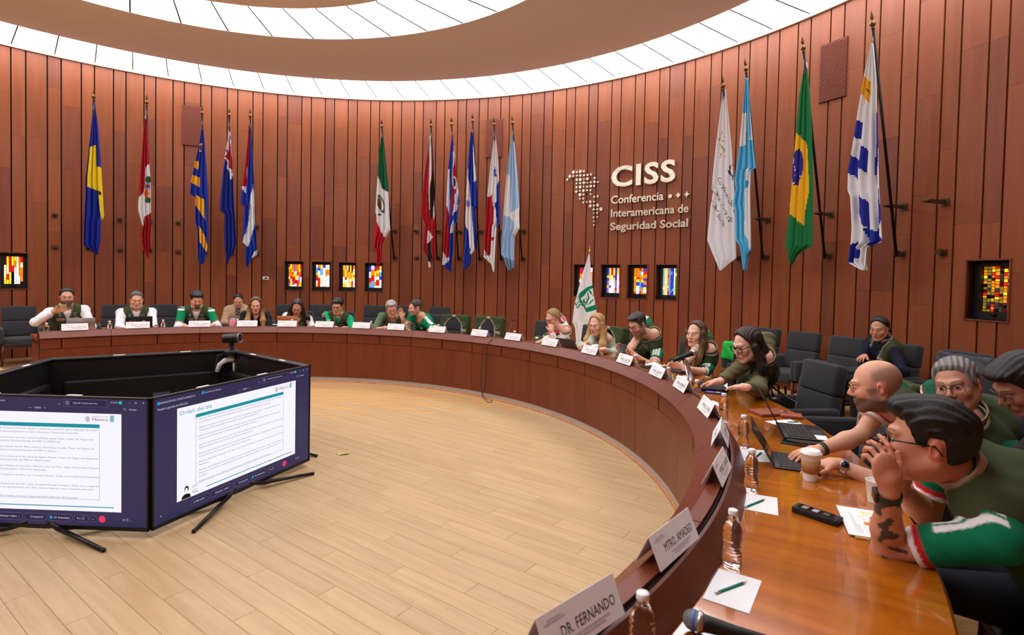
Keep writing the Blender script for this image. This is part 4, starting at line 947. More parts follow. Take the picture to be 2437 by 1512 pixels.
for x, y, lab in ((1511, 888, 'water bottle left of the printed paper cup'), (1590, 925, 'water bottle right of the dark folder'), (1657, 962, 'water bottle in front of the grey laptop'), (1721, 1002, 'water bottle beside the first tilted card'), (1768, 1066, 'water bottle beside the second tilted card'), (1787, 1166, 'water bottle beside the middle paper with pencil'), (1741, 1345, 'water bottle beside the paper in the near foreground'), (1525, 1590, 'water bottle at the bottom edge of the photo')):
    p = at_z(x, y, TT); bottle(Vector(p), lab)

def quad_sheet(name, pts, label, cat, mt, z=TT, th=.0012, group=None):
    P = [Vector(at_z(x, y, z)) for x, y in pts]; c = sum(P, Vector())/len(P); c.z = z
    root = empty(name, c, 0, label, cat, group); b = MB(); n = len(P)
    b.add([p-c for p in P]+[p-c+Vector((0, 0, th)) for p in P], [tuple(range(n))[::-1], tuple(range(n, 2*n))]+[(i, (i+1) % n, n+(i+1) % n, n+i) for i in range(n)])
    b.build('sheet', mt, root); return root, c
M_pen = mat('pencil_green', (0, 134, 118), .4); M_tipw = mat('pencil_wood', (214, 180, 140), .6); M_fer = mat('ferrule', (190, 192, 196), .3, metal=.9)
def pencil(x0, y0, x1, y1, label, z=TT+.0054, m_=None, name='pencil'):
    a, b = Vector(at_z(x0, y0, z)), Vector(at_z(x1, y1, z)); d = (b-a).normalized(); L = (b-a).length
    root = empty(name, a, math.atan2(d.y, d.x), label, 'pencil' if name == 'pencil' else 'pen')
    MB().tube([(.018, 0, 0), (L-.02, 0, 0)], .0038, 6).build('barrel', m_ or M_pen, root)
    MB().tube([(L-.02, 0, 0), (L-.001, 0, 0)], [.0038, .0006], 8).build('tip', M_tipw, root)
    MB().tube([(0, 0, 0), (.018, 0, 0)], .0041, 8).build('ferrule', M_fer, root)
PG = 'blank papers on the desk'
quad_sheet('paper_sheet', [(1708, 1353), (1813, 1384), (1783, 1462), (1672, 1425)], 'white paper with a green pencil, nearest on the desk', 'paper', M_paper, group=PG)
quad_sheet('paper_sheet', [(1770, 1173), (1850, 1186), (1852, 1228), (1768, 1212)], 'white paper with a green pencil beside the black radio phone', 'paper', M_paper, group=PG)
quad_sheet('paper_sheet', [(1757, 1068), (1818, 1073), (1834, 1101), (1772, 1098)], 'white paper behind a water bottle left of the tablet', 'paper', M_paper, group=PG)
quad_sheet('paper_sheet', [(1688, 955), (1697, 954), (1728, 967), (1712, 969)], 'white paper between two water bottles near the tilted cards', 'paper', M_paper, group=PG)
quad_sheet('paper_sheet', [(1608, 896), (1642, 893), (1648, 906), (1620, 905)], 'white paper behind the microphone base', 'paper', M_paper, group=PG)
quad_sheet('paper_sheet', [(1704, 909), (1718, 908), (1770, 926), (1714, 928)], 'white paper under the hands of the typing woman', 'paper', M_paper, group=PG)
quad_sheet('paper_sheet', [(1820, 1003), (1880, 999), (1910, 1009), (1850, 1013)], 'white paper behind the open mirror screen laptop', 'paper', M_paper, group=PG)
quad_sheet('paper_sheet', [(1535, 868), (1556, 862), (1580, 872), (1556, 880)], 'white paper right of the printed paper cup', 'paper', M_paper, group=PG)
pencil(1703, 1412, 1778, 1384, 'green pencil on the nearest paper'); pencil(1772, 1208, 1822, 1188, 'green pencil on the paper beside the radio phone'); pencil(1797, 1089, 1813, 1076, 'green pencil behind the water bottle left of the tablet'); pencil(1874, 1004, 1906, 1005, 'green pencil behind the open mirror screen laptop')
pencil(1858, 979, 1882, 983, 'blue pen on the brown folders', TT+.022, mat('pen_blue', (36, 50, 150), .3), 'pen')

# cups
M_kraft = mat('kraft_sleeve', (176, 128, 78), .8); M_pcup = mat('cup_white', (236, 232, 224), .6); M_lid = mat('cup_lid', (240, 238, 232), .4)
def cup(P, h, r0, r1, label, sleeve=None, lid=False, col=None, open_=True, ink=None):
    root = empty('coffee_cup', P, 0, label, 'cup', None)
    pf = [(0, 0), (r0, 0), (r0, .002), (r1, h-.003), (r1+.0022, h-.001), (r1+.001, h)]
    if not lid: pf += [(r1-.001, h-.003), (r0*.98, .012), (0, .012)]
    else: pf += [(0, h)]
    MB().lathe(pf, 28).build('cup_body', col or M_pcup, root)
    if sleeve: 
        f = lambda z: r0+(r1-r0)*z/h+.0012
        MB().lathe([(f(h*.3), h*.3), (f(h*.3)+.0012, h*.3), (f(h*.76)+.0012, h*.76), (f(h*.76), h*.76)], 28).build('sleeve', M_kraft, root)
    if lid: MB().lathe([(r1+.001, h-.004), (r1+.004, h-.003), (r1+.004, h+.004), (r1-.001, h+.006), (r1-.004, h+.015), (r1-.008, h+.017), (r1-.011, h+.013), (0, h+.012)], 28).build('lid', M_lid, root)
    if ink:
        b = MB()
        for k in range(14):
            th_ = -2.6+k*.13*2; z = h*(.3+.35*((k*7) % 5)/5); rr = r0+(r1-r0)*z/h+.0008
            b.add([((rr)*math.cos(th_+.05*math.cos(q)), rr*math.sin(th_+.05*math.cos(q)), z+.008*math.sin(q)) for q in [i*PI/4 for i in range(8)]], [tuple(range(8))])
        tag(b.build('print', ink, root), kind='stuff')
    return root
cup(Vector(at_z(1928, 1143, TT)), .128, .029, .043, 'tall white takeaway cup with brown sleeve and lid beside the tablet', True, True)
cup(Vector(at_z(2082, 1195, TT)), .094, .026, .037, 'open white paper cup beside the smart watch wrist')
cup(Vector(at_z(1527, 876, TT)), .082, .026, .037, 'brown printed paper cup beside a water bottle', col=mat('cup_brown', (92, 66, 44), .6), ink=M_pcup)
cup(pt(4.60, ang_at(1417, 4.6, .8), TT), .125, .029, .042, 'white takeaway cup with brown sleeve in front of the blonde woman', True, True)
cup(pt(4.56, ang_at(249, 4.56, .8), TT), .085, .026, .037, 'small kraft paper cup beside the bottle left of the white jacket man', col=M_kraft)
cup(pt(4.56, ang_at(1164, 4.56, .85), TT), .15, .034, .042, 'turquoise insulated cup with steel rim', col=mat('turquoise', (96, 200, 190), .4))
cup(pt(4.6, ang_at(1242, 4.6, .85), TT), .12, .035, .04, 'dark blue thermos cup with a pale lid', col=mat('navy_cup', (30, 40, 58), .4), lid=True)
tb = empty('tumbler', pt(4.56, ang_at(554, 4.56, .85), TT), 0, 'pink insulated tumbler with steel lid', 'tumbler')
MB().lathe([(0, 0), (.042, 0), (.044, .004), (.046, .165), (.043, .172), (0, .172)], 24).build('body', mat('pink_enamel', (236, 150, 170), .35), tb)
MB().lathe([(.038, .172), (.040, .174), (.040, .19), (.034, .193), (0, .193)], 24).build('lid', M_fer, tb)

# laptops and tablets
M_lapk = mat('laptop_black', (22, 22, 24), .4); M_key = mat('keycap', (36, 37, 40), .5); M_lapg = mat('laptop_grey', (132, 126, 122), .35, metal=.6)
def laptop(P, rz, lidm, label, w=.32, d=.22, tilt=108, scr=(20, 22, 28), base=None, mirror=False, name='laptop', th=.006, bz=.016, numpad=False):
    """screen faces local +y; hinge on the -y side"""
    root = empty(name, P, rz, label, 'laptop' if name == 'laptop' else 'tablet')
    base = base or M_lapk
    MB().box((0, 0, bz/2+.002), (w, d, bz), bevel=.004).build('base', base, root)
    K = MB(); nx, ny = (15, 5)
    for i in range(nx):
        for j in range(ny): K.box((-w*.44+(i+.5)*w*.88/nx, -d*.38+(j+.5)*d*.52/ny, bz+.0035), (w*.88/nx*.84, d*.52/ny*.82, .003))
    tag(K.build('keyboard', M_key, root), kind='stuff')
    MB().box((0, d*.33, bz+.0025), (w*.3, d*.24, .001)).build('touchpad', M_key, root)
    L = empty_m = MB(); L.T = Matrix.Translation((0, -d/2+.004, bz+.002)) @ Matrix.Rotation(R_(90-tilt), 4, 'X').inverted() if False else Matrix.Translation((0, -d/2+.004, bz+.002)) @ Matrix.Rotation(R_(tilt-90), 4, 'X')
    L.box((0, 0, d/2), (w, th, d), bevel=.003); lid = L.build('lid', lidm, root)
    S = MB(); S.T = L.T; S.box((0, th/2+.0006, d/2+.003), (w-.018, .001, d-.024))
    S.build('screen', mat('mirror_screen', (30, 24, 20), .04, spec=1.0, coat=1) if mirror else mat('lap_screen_%d_%d_%d' % scr, (8, 8, 10), .2, emit=scr, estr=.8), lid)
    return root, L.T
def lap_at(x, r, zz, *a, turn=0, **k):
    aa = ang_at(x, r, zz); return laptop(pt(r, aa, TT), R_(aa-90+turn), *a, **k)
lap_at(191, 4.72, .85, mat('laptop_silver', (186, 184, 182), .3, metal=.7), 'silver laptop in front of the man drinking coffee', tilt=104)
l2, T2 = lap_at(333, 4.72, .88, M_lapk, 'black laptop lid with round stickers in front of the white jacket man', tilt=100)
for q, (sx, sc) in enumerate(((-.11, (190, 60, 50)), (-.06, (60, 140, 80)), (.05, (200, 190, 180)))):
    b = MB(); b.T = T2; b.add([(sx+.03*math.cos(t*PI/8), -.0036, .13+.028*math.sin(t*PI/8)) for t in range(16)], [tuple(range(16))]); b.build('sticker', mat('sticker_%d' % q, sc, .5), l2)
lap_at(690, 4.72, .88, mat('laptop_copper', (214, 138, 88), .35, metal=.5), 'copper coloured laptop in front of the dark haired woman', tilt=104)
lap_at(1272, 4.66, .88, mat('laptop_cream', (236, 222, 208), .4), 'cream laptop in front of the fair haired woman', tilt=108, w=.31)
lap_at(1368, 4.72, .86, mat('tablet_grey', (72, 70, 72), .4), 'dark tablet on a folding cover in front of the blonde woman', tilt=128, w=.29, d=.2, name='tablet', bz=.008, turn=10)
p = at_z(1686, 925, TT); aa = polar(p)[1]; laptop(Vector(p)+Vector((.03, .06, 0)), R_(aa-90-16), M_lapg, 'grey laptop seen from the back in front of the typing woman', tilt=112, w=.36, d=.25)
p = at_z(1885, 1035, TT); aa = polar(p)[1]; l5, _ = laptop(Vector(p)+Vector((.07, .02, 0)), R_(aa-90-8), M_lapk, 'open black laptop whose dark screen mirrors the wood', tilt=118, w=.36, d=.25, mirror=True)
MB().box((.12, .085, .0195), (.1, .06, .001)).build('white_label', M_paper, l5)
p = at_z(1885, 1110, TT); aa = polar(p)[1]; laptop(Vector(p)+Vector((.04, .05, 0)), R_(aa-90-4), M_lapk, 'black tablet on a keyboard case under the hands of the bald man', tilt=122, w=.28, d=.21, name='tablet', bz=.007, mirror=True)
cl = empty('laptop', Vector(at_z(1610, 882, TT)), R_(-60), 'closed dark laptop under the hands of the woman behind the microphone', 'laptop')
MB().box((0, 0, .010), (.34, .24, .018), bevel=.005).build('closed_body', M_lapk, cl)
MB().box((0, 0, .0005), (.33, .23, .001)).build('foot_sheet', M_paper, cl)

# phones, folders
def slab(name, x, y, d, rz, mt, label, cat, z=TT, bev=.004, screen=None):
    root = empty(name, Vector(at_z(x, y, z)), R_(rz), label, cat)
    MB().box((0, 0, d[2]/2), d, bevel=min(bev, d[2]*.45)).build('body', mt, root)
    if screen: MB().box((0, 0, d[2]+.0003), (d[0]*.86, d[1]*.9, .0006)).build('display', screen, root)
    return root
M_phs = mat('phone_glass', (12, 13, 18), .06, spec=.8)
ph = slab('radio_phone', 1944, 1232, (.17, .062, .024), -52, mat('rubber_black', (20, 20, 22), .6), 'thick black rugged phone lying on the glossy table', 'phone', screen=M_phs)
for q in range(3): MB().box((-.045+q*.04, 0, .0252), (.022, .03, .0008)).build('display_tile', mat('display_tile_%d' % q, [(150, 140, 150), (170, 176, 190), (70, 80, 84)][q], .2), ph)
ph2 = slab('phone', 1700, 936, (.15, .072, .009), -25, mat('phone_case', (40, 42, 46), .3), 'phone with a bright screen beside the grey laptop', 'phone', screen=mat('phone_lit', (10, 12, 20), .1, emit=(60, 90, 190), estr=.7))
MB().box((.03, 0, .0102), (.03, .03, .0005)).build('screen_glow', mat('phone_yellow', (20, 16, 4), .2, emit=(240, 200, 40), estr=.9), ph2)
q = MB(); q.tube([(-.07, .02, .004), (-.12, .06, .003), (-.06, .12, .003), (.02, .06, .012), (.1, .03, .012), (.14, -.02, .003), (.06, -.06, .003)], .0016, 6); q.build('earphone_cable', M_lapk, ph2)
slab('phone', 1893, 1058, (.15, .07, .010), -32, mat('phone_case', (40, 42, 46), .3), 'black phone under the left hand of the bald man', 'phone', screen=M_phs)
slab('tablet', 1918, 1050, (.22, .15, .010), -15, M_lapk, 'black covered tablet under the open mirror screen laptop', 'tablet')
slab('folder', 1830, 985, (.23, .16, .02), 12, mat('brown_leather', (140, 70, 42), .5), 'brown leather notebook beside the open mirror screen laptop', 'notebook')
slab('folder', 1882, 992, (.14, .12, .018), -22, mat('brown_leather2', (150, 74, 46), .5), 'small brown leather pouch with a blue pen on it', 'pouch')
slab('folder', 1557, 876, (.30, .22, .004), -62, mat('dark_folder', (34, 34, 42), .25), 'dark plastic folder beside the printed paper cup', 'folder')
slab('eyeglass_case', 1462, 855, (.17, .07, .012), -40, M_lapk, 'dark tablet lying flat near the man with the phone', 'tablet')
slab('notepad', 655, 773, (.15, .1, .006), 15, M_paper, 'small white notepad left of the copper laptop', 'notepad')
# clipboard with coloured chart
Pn = [Vector(at_z(x, y, TT)) for x, y in ((1990, 1208), (2106, 1226), (2150, 1298), (2020, 1277))]; cn = sum(Pn, Vector())/4
cb = empty('clipboard', cn, 0, 'clipboard with a printed colour chart beside the tattooed arm', 'clipboard')
def npt(u, v, z): 
    p = Pn[0].lerp(Pn[1], u).lerp(Pn[3].lerp(Pn[2], u), v)-cn; p.z = z; return p
b = MB(); c4 = [(-.0, -.06), (1.03, -.06), (1.03, 1.05), (.12, 1.05)]
b.add([npt(u, v, 0) for u, v in c4]+[npt(u, v, .006) for u, v in c4], [(3, 2, 1, 0), (4, 5, 6, 7), (0, 1, 5, 4), (1, 2, 6, 5), (2, 3, 7, 6), (3, 0, 4, 7)]); b.build('board', M_kraft, cb)
b = MB(); b.add([npt(u, v, .0065) for u, v in ((0, 0), (1, 0), (1, 1), (0, 1))]+[npt(u, v, .009) for u, v in ((0, 0), (1, 0), (1, 1), (0, 1))], [(3, 2, 1, 0), (4, 5, 6, 7), (0, 1, 5, 4), (1, 2, 6, 5), (2, 3, 7, 6), (3, 0, 4, 7)]); b.build('printed_sheet', M_paper, cb)
ch = [mat('chart_%d' % i, c, .8) for i, c in enumerate(((228, 228, 190), (240, 224, 60), (200, 40, 50), (226, 120, 40), (60, 110, 200), (214, 224, 190)))]
b = MB(); rr = random.Random(4)
for i in range(11):
    for j in range(9):
        if rr.random() < .35: continue
        u, v = .38+i*.052, .1+j*.09; b.m = rr.choice([0, 0, 5, 5, 0, 1, 1, 2] if (i > 2) else [0, 5, 5, 1])
        b.add([npt(u, v, .0093), npt(u+.045, v, .0093), npt(u+.045, v+.07, .0093), npt(u, v+.07, .0093)], [(0, 1, 2, 3)])
b.m = 3; b.add([npt(.42, .5, .0096), npt(.53, .5, .0096), npt(.53, .6, .0096), npt(.42, .6, .0096)], [(0, 1, 2, 3)]); b.m = 4; b.add([npt(.52, .53, .0097), npt(.62, .53, .0097), npt(.62, .78, .0097), npt(.52, .78, .0097)], [(0, 1, 2, 3)])
tag(b.build('chart', ch, cb), kind='stuff')
b = MB()
for i in range(4): b.add([npt(.2+i*.035, .2+.4*(i > 1), .0093), npt(.208+i*.035, .2+.4*(i > 1), .0093), npt(.208+i*.035, .9, .0093), npt(.2+i*.035, .9, .0093)], [(0, 1, 2, 3)])
tag(b.build('printed_lines', M_inkl, cb), kind='stuff')

# microphones
M_mic = mat('mic_black', (18, 18, 19), .45); M_mesh = mat('mic_mesh', (150, 152, 156), .35, metal=.8, bump=1.0, bscale=900)
def mic(P0, P1, rb, label, cat='microphone', band=False):
    """P0 head centre, P1 tail end"""
    P0, P1 = Vector(P0), Vector(P1); root = empty('microphone', P0, 0, label, cat); d = (P1-P0).normalized(); L = (P1-P0).length
    MB().lathe([(rb*math.sin(t*PI/14), -rb*math.cos(t*PI/14)*(1.05)) for t in range(15)], 24, axis=d).build('grille', M_mesh, root)
    c = MB(); c.lathe([(rb*.97, rb*.42), (rb*1.03, rb*.5), (rb*1.0, rb*.75), (rb*.84, rb*1.05)], 24, axis=d); c.build('collar', M_fer, root)
    MB().lathe([(rb*.84, rb*1.0), (rb*.82, rb*1.2), (rb*.62, L*.55), (rb*.56, L), (rb*.4, L+.004), (0, L+.004)], 20, axis=d).build('handle', M_mic, root)
    if band: MB().lathe([(rb*1.0, -.004), (rb*1.02, -.003), (rb*1.02, .003), (rb*1.0, .004)], 24, axis=d).build('blue_band', mat('mic_blue', (70, 110, 180), .4), root)
    return root
hA = at_z(1650, 1476, TT+.03); hB = at_z(1850, 1535, TT+.022); mic(hA, hA+(hB-hA)/np.linalg.norm(hB-hA)*.19, .0262, 'black handheld microphone with blue ringed grille lying at the bottom edge', band=True)
sb = Vector(at_z(1637, 934, TT)); mh = sb+Vector((.02, .05, .24))
dM = at_d(1653, 839, 4.72); tM = at_d(1603, 858, 4.66); mm = mic(dM, tM, .027, 'black microphone with silver grille on a desk stand before the long haired woman')
ms = empty('microphone_stand', sb, 0, 'round based chrome microphone stand beside the grey laptop', 'stand')
MB().lathe([(0, 0), (.07, 0), (.072, .006), (.06, .016), (.02, .022), (0, .022)], 28).build('base', M_mic, ms)
mid = (Vector(dM)*.45+Vector(tM)*.55); q = MB(); q.tube([(0, 0, .02), (0, 0, .12), mid-sb+Vector((0, 0, -.02))], [.012, .009, .007], 10); q.build('stem', M_fer, ms)
q = MB(); q.tube([mid-sb+Vector((-.012, 0, -.03)), mid-sb+Vector((0, 0, .0))], .019, 10); q.build('clip', M_mic, ms)
p0 = at_d(770, 750, 8.95); m3 = mic(p0, Vector(p0)+Vector((.02, .05, -.16)), .03, 'round headed microphone standing beside the man in bright green')
m3s = empty('microphone_stand', pt(4.62, ang_at(772, 4.62, .8), TT), 0, 'short black microphone stand beside the man in bright green', 'stand')
q = MB(); q.lathe([(0, 0), (.06, 0), (.06, .012), (.012, .02), (.011, .08), (0, .08)], 20); q.build('base', M_mic, m3s)
gn = empty('gooseneck_microphone', pt(4.5, ang_at(1203, 4.5, .8), TT), 0, 'thin gooseneck microphone rising behind the desk ledge', 'microphone')
tip = Vector(at_d(1221, 762, 8.0))-gn.location
q = MB(); q.tube([(0, 0, 0), tip*.5+Vector((0, 0, .01)), tip], .0055, 8); q.build('neck', mat('neck_steel', (70, 66, 64), .35, metal=.7), gn)
MB().lathe([(0, 0), (.045, 0), (.04, .02), (0, .022)], 16).build('foot', M_mic, gn)
MB().lathe([(0, -.01), (.013, 0), (.015, .02), (.012, .045), (0, .05)], 14, axis=tip, c=tip-tip.normalized()*.01).build('foam_tip', M_mic, gn)
# cable hanging down the desk front
cbp = [(1166, 808, 4.28, .838), (1163, 812, 4.19, None), (1157, 850, 4.19, None), (1152, 900, 4.19, None), (1143, 925, 4.18, None)]
a0 = polar(at_r(1160, 850, 4.19))[1]
pts = [pt(4.33, a0-.25, .842), pt(4.26, a0-.2, .81), pt(4.185, a0-.1, .745), pt(4.18, a0, .5), pt(4.175, a0+.2, .2), pt(4.15, a0+.6, .06), Vector(at_z(1148, 945, .004)), Vector(at_z(1162, 958, .004)), Vector(at_z(1172, 954, .004)), Vector(at_z(1155, 949, .01)), pt(4.17, a0+1.1, .12), pt(4.18, a0+1.25, .45), pt(4.18, a0+.95, .68), pt(4.2, a0+.85, .74)]
# smooth the run
sm = []
for i in range(len(pts)-1):
    p0, p1, p2, p3 = pts[max(i-1, 0)], pts[i], pts[i+1], pts[min(i+2, len(pts)-1)]
    for k in range(5):
        t = k/5; sm.append(.5*((2*p1)+(p2-p0)*t+(2*p0-5*p1+4*p2-p3)*t*t+(3*p1-p0-3*p2+p3)*t**3))
sm.append(pts[-1]); cbl = empty('cable', sm[0], 0, 'thin dark cable hanging down the desk front to the floor', 'cable')
q = MB(); q.tube([p-sm[0] for p in sm], .004, 6); q.build('wire', mat('wire_brown', (46, 26, 18), .6), cbl)
# floor-standing flag behind the desk
fp = empty('floor_flag', pt(7.35, ang_at(1403, 7.35, 2.1), 0), 0, 'white standing flag with green emblem and lettering on a gilt pole', 'flag')
tz = at_r(1403, 603, 7.35)
q = MB(); q.tube([(0, 0, .05), (tz[0]-fp.location.x, tz[1]-fp.location.y, tz[2])], .014, 10); q.build('pole', M_gold, fp)
q = MB(); q.lathe([(.02, -.03), (.026, -.02), (.012, 0), (.022, .03), (.02, .045), (.008, .06), (.012, .09), (.003, .13), (0, .15)], 14, c=Vector(tz)-fp.location); q.build('finial', M_gold, fp)
MB().lathe([(0, 0), (.16, 0), (.16, .03), (.05, .06), (.03, .09), (0, .09)], 24).build('base', M_gold, fp)
YS = [(606, 1401.2, 1403), (652, 1385, 1406), (706, 1371, 1412.7), (725, 1366, 1417), (766, 1360.4, 1421), (781, 1367, 1422), (860, 1372, 1424)]
ys = np.linspace(606, 860, 260); xl = np.interp(ys, [p[0] for p in YS], [p[1] for p in YS]); xr = np.interp(ys, [p[0] for p in YS], [p[2] for p in YS]); nx = 80
def fpt(x, y, s, lift=0):
    t = (y-606)/254; p = at_r(x, y, 7.33); rad = np.array([p[0]-CX, p[1]-CY, 0])/7.33
    return Vector(p+rad*(.03*(.3+t)*math.sin(14*s+1)-lift))-fp.location
V = [tuple(fpt(xl[j]+(xr[j]-xl[j])*i/nx, ys[j], i/nx)) for j in range(260) for i in range(nx+1)]
Fc = [(j*(nx+1)+i, j*(nx+1)+i+1, (j+1)*(nx+1)+i+1, (j+1)*(nx+1)+i) for j in range(259) for i in range(nx)]
X = np.array([[(xl[j]+(xr[j]-xl[j])*(i+.5)/nx-1340)*6.875 for i in range(nx)] for j in range(259)]).ravel(); Y = np.repeat((ys[:-1]+.49-580)*6.875, nx)
C = np.tile(LIN((232, 232, 232)), (len(Fc), 1)); G = LIN((10, 132, 92))
for c_, poly in ((1, [(250, 860), (262, 830), (360, 735), (470, 684), (500, 700), (500, 745), (545, 1080), (400, 1128), (370, 1120), (335, 1050)]), (0, [(296, 900), (405, 772), (490, 720), (505, 840), (520, 1000), (380, 1055), (330, 990)]),
                 (1, [(395, 775), (420, 800), (440, 900), (400, 990), (330, 1015), (325, 1000), (385, 975), (418, 900), (405, 820)]), (1, [(318, 935), (335, 905), (350, 910), (345, 935), (360, 950), (385, 920), (375, 890), (400, 880), (412, 920), (385, 970), (345, 985), (322, 965)]), (0, [(352, 945), (375, 905), (398, 905), (385, 945), (362, 962)]), (1, [(400, 770), (430, 750), (460, 790), (470, 840), (505, 830), (515, 860), (480, 850), (445, 820), (425, 775)]), (1, [(410, 1015), (470, 920), (525, 893), (480, 935), (450, 985)])):
    C[inpoly(X, Y, poly)] = G if c_ else LIN((232, 232, 232))
me = bpy.data.meshes.new('cloth'); me.from_pydata(V, [], Fc); me.materials.append(M_flag); setcol(me, C); me.polygons.foreach_set('use_smooth', [True]*len(Fc)); o = link('cloth', me, fp); o.modifiers.new('thickness', 'SOLIDIFY').thickness = .004
vs, fs = text_geo('IMSS', 190, 0, 3); c, s_ = math.cos(R_(62)), math.sin(R_(62)); NV = []
kp = []
for (u, v, _z) in vs:
    x, y = (125+u*.55*c*1.15+v*s_*.85)/6.875+1340, (865+u*.55*s_*1.15-v*c*.85)/6.875+580
    l_, r_ = np.interp(y, ys, xl), np.interp(y, ys, xr); s0 = (x-l_)/(r_-l_); kp.append(0 < s0 < 1); NV.append(tuple(fpt(min(max(x, l_), r_), y, min(max(s0, 0), 1), .008)))
fs = [f for f in fs if all(kp[i] for i in f)]
me = bpy.data.meshes.new('lettering'); me.from_pydata(NV, [], fs); me.materials.append(mat('flag_green_ink', (10, 132, 92), .8)); link('lettering', me, fp)
# ================================================================== people: signed-distance modelling, meshed with surface nets
F32 = np.float32
def V3(*a): return np.array(a, float)
def nrm(v): return v/(np.linalg.norm(v)+1e-12)
def ell(c, r, M=None):
    c = np.asarray(c, F32); r = np.asarray(r, F32); Mf = None if M is None else np.asarray(M, F32)
    def f(P):
        q = P-c
        if Mf is not None: q = q @ Mf
        a = q/r; b = a/r
        k0 = np.sqrt((a*a).sum(1)); k1 = np.sqrt((b*b).sum(1))+1e-9
        return k0*(k0-1)/k1
    return f
def rcone(a, b, ra, rb):
    a = np.asarray(a, F32); b = np.asarray(b, F32); ab = b-a; L = float(ab @ ab)+1e-12
    def f(P):
        t = np.clip(((P-a) @ ab)/L, 0, 1); q = P-a-t[:, None]*ab
        return np.sqrt((q*q).sum(1))-(ra+(rb-ra)*t)
    return f
def chain(pts, rs): return [rcone(pts[i], pts[i+1], rs[i], rs[i+1]) for i in range(len(pts)-1)]
def smin(a, b, k):
    h = np.maximum(k-np.abs(a-b), 0)/k
    return np.minimum(a, b)-h*h*k*.25
def union(fs, k=.02):
    def f(P):
        d = None
        for g in fs:
            kk = k
            if isinstance(g, tuple): g, kk = g
            e = g(P); d = e if d is None else smin(d, e, kk)
        return d
    return f
def nets(f, lo, hi, h):
    B = 8; lo = np.asarray(lo, float); n = np.maximum(1, np.ceil((np.asarray(hi)-lo)/(h*B))).astype(int)
    I = np.stack(np.meshgrid(*[np.arange(q) for q in n], indexing='ij'), -1).reshape(-1, 3)
    d = f((lo+(I+.5)*B*h).astype(F32)); I = I[np.abs(d) < h*B*1.05+.012]
    if len(I) == 0: return np.zeros((0, 3)), np.zeros((0, 4), int)
    g = np.stack(np.meshgrid(*[np.arange(B+1)]*3, indexing='ij'), -1).reshape(-1, 3)
    P = (lo+(I[:, None, :]*B+g[None])*h).astype(F32).reshape(-1, 3); val = np.empty(len(P), F32)
    for s in range(0, len(P), 200000): val[s:s+200000] = f(P[s:s+200000])
    val = val.reshape(-1, B+1, B+1, B+1); val[val == 0] = 1e-7
    offs = [(x, y, z) for x in (0, 1) for y in (0, 1) for z in (0, 1)]
    C = np.stack([val[:, x:x+B, y:y+B, z:z+B] for x, y, z in offs], -1)
    cnt = (C < 0).sum(-1); A = np.argwhere((cnt > 0) & (cnt < 8))
    v = C[A[:, 0], A[:, 1], A[:, 2], A[:, 3]]; cell = I[A[:, 0]]*B+A[:, 1:]
    acc = np.zeros((len(A), 3)); num = np.zeros(len(A))
    for i, a in enumerate(offs):
        for j, b in enumerate(offs):
            if j > i and sum(abs(p-q) for p, q in zip(a, b)) == 1:
                m_ = (v[:, i] < 0) != (v[:, j] < 0); t = np.where(m_, v[:, i]/(v[:, i]-v[:, j]+1e-20), 0)
                acc += m_[:, None]*(np.array(a)+t[:, None]*(np.array(b)-np.array(a))); num += m_
    V = lo+(cell+acc/num[:, None])*h
    N = n*B+3; key = ((cell[:, 0]+1)*N[1]+cell[:, 1]+1)*N[2]+cell[:, 2]+1
    o = np.argsort(key); ks = key[o]; st = (N[1]*N[2], N[2], 1); F = []
    for ax in range(3):
        c1 = v[:, 4 >> ax]; m_ = (v[:, 0] < 0) != (c1 < 0)
        u, w_ = [(1, 2), (2, 0), (0, 1)][ax]; k0 = key[m_]
        q = [k0, k0-st[u], k0-st[u]-st[w_], k0-st[w_]]; ix = []; ok = np.ones(len(k0), bool)
        for kk in q:
            p = np.clip(np.searchsorted(ks, kk), 0, len(ks)-1); ok &= ks[p] == kk; ix.append(o[p])
        quad = np.stack(ix, -1); neg = v[m_, 0] < 0
        quad[~neg] = quad[~neg][:, ::-1]; F.append(quad[ok])
    return V, np.concatenate(F)
def fmesh(name, parts, mat_, parent, smooth=2):
    """parts: list of (V, F, colours Nx3) merged into one mesh object"""
    Vs, Fs, Cs = [], [], []; n = 0
    for V, F, C in parts:
        if len(V) == 0: continue
        for _ in range(smooth):
            e = np.concatenate([F[:, [0, 1]], F[:, [1, 2]], F[:, [2, 3]], F[:, [3, 0]]]); e = np.concatenate([e, e[:, ::-1]]); nv = len(V)
            c = np.bincount(e[:, 0], minlength=nv); s = np.stack([np.bincount(e[:, 0], V[e[:, 1], k], nv) for k in range(3)], 1)
            V = V*.6+.4*s/np.maximum(c, 1)[:, None]
        Vs.append(V); Fs.append(F+n); Cs.append(C); n += len(V)
    if not Vs: return None
    V, F, C = np.concatenate(Vs), np.concatenate(Fs), np.concatenate(Cs)
    me = bpy.data.meshes.new(name); me.vertices.add(len(V)); me.vertices.foreach_set('co', V.astype(F32).ravel())
    me.loops.add(F.size); me.loops.foreach_set('vertex_index', F.astype(np.int32).ravel())
    me.polygons.add(len(F)); me.polygons.foreach_set('loop_start', np.arange(0, F.size, 4, dtype=np.int32)); me.polygons.foreach_set('loop_total', np.full(len(F), 4, np.int32))
    me.update(calc_edges=True); me.validate()
    me.polygons.foreach_set('use_smooth', [True]*len(me.polygons)); me.materials.append(mat_)
    at = me.color_attributes.new('Col', 'FLOAT_COLOR', 'POINT'); at.data.foreach_set('color', np.c_[C, np.ones(len(C))].astype(F32).ravel())
    return link(name, me, parent)
M_skin = attr_mat('skin', .5, .35, sss=.06)
M_cloth = attr_mat('cloth', .85, .2, weave=.12, bscale=260, bump=.2)
M_hair = attr_mat('hair', .42, .45)
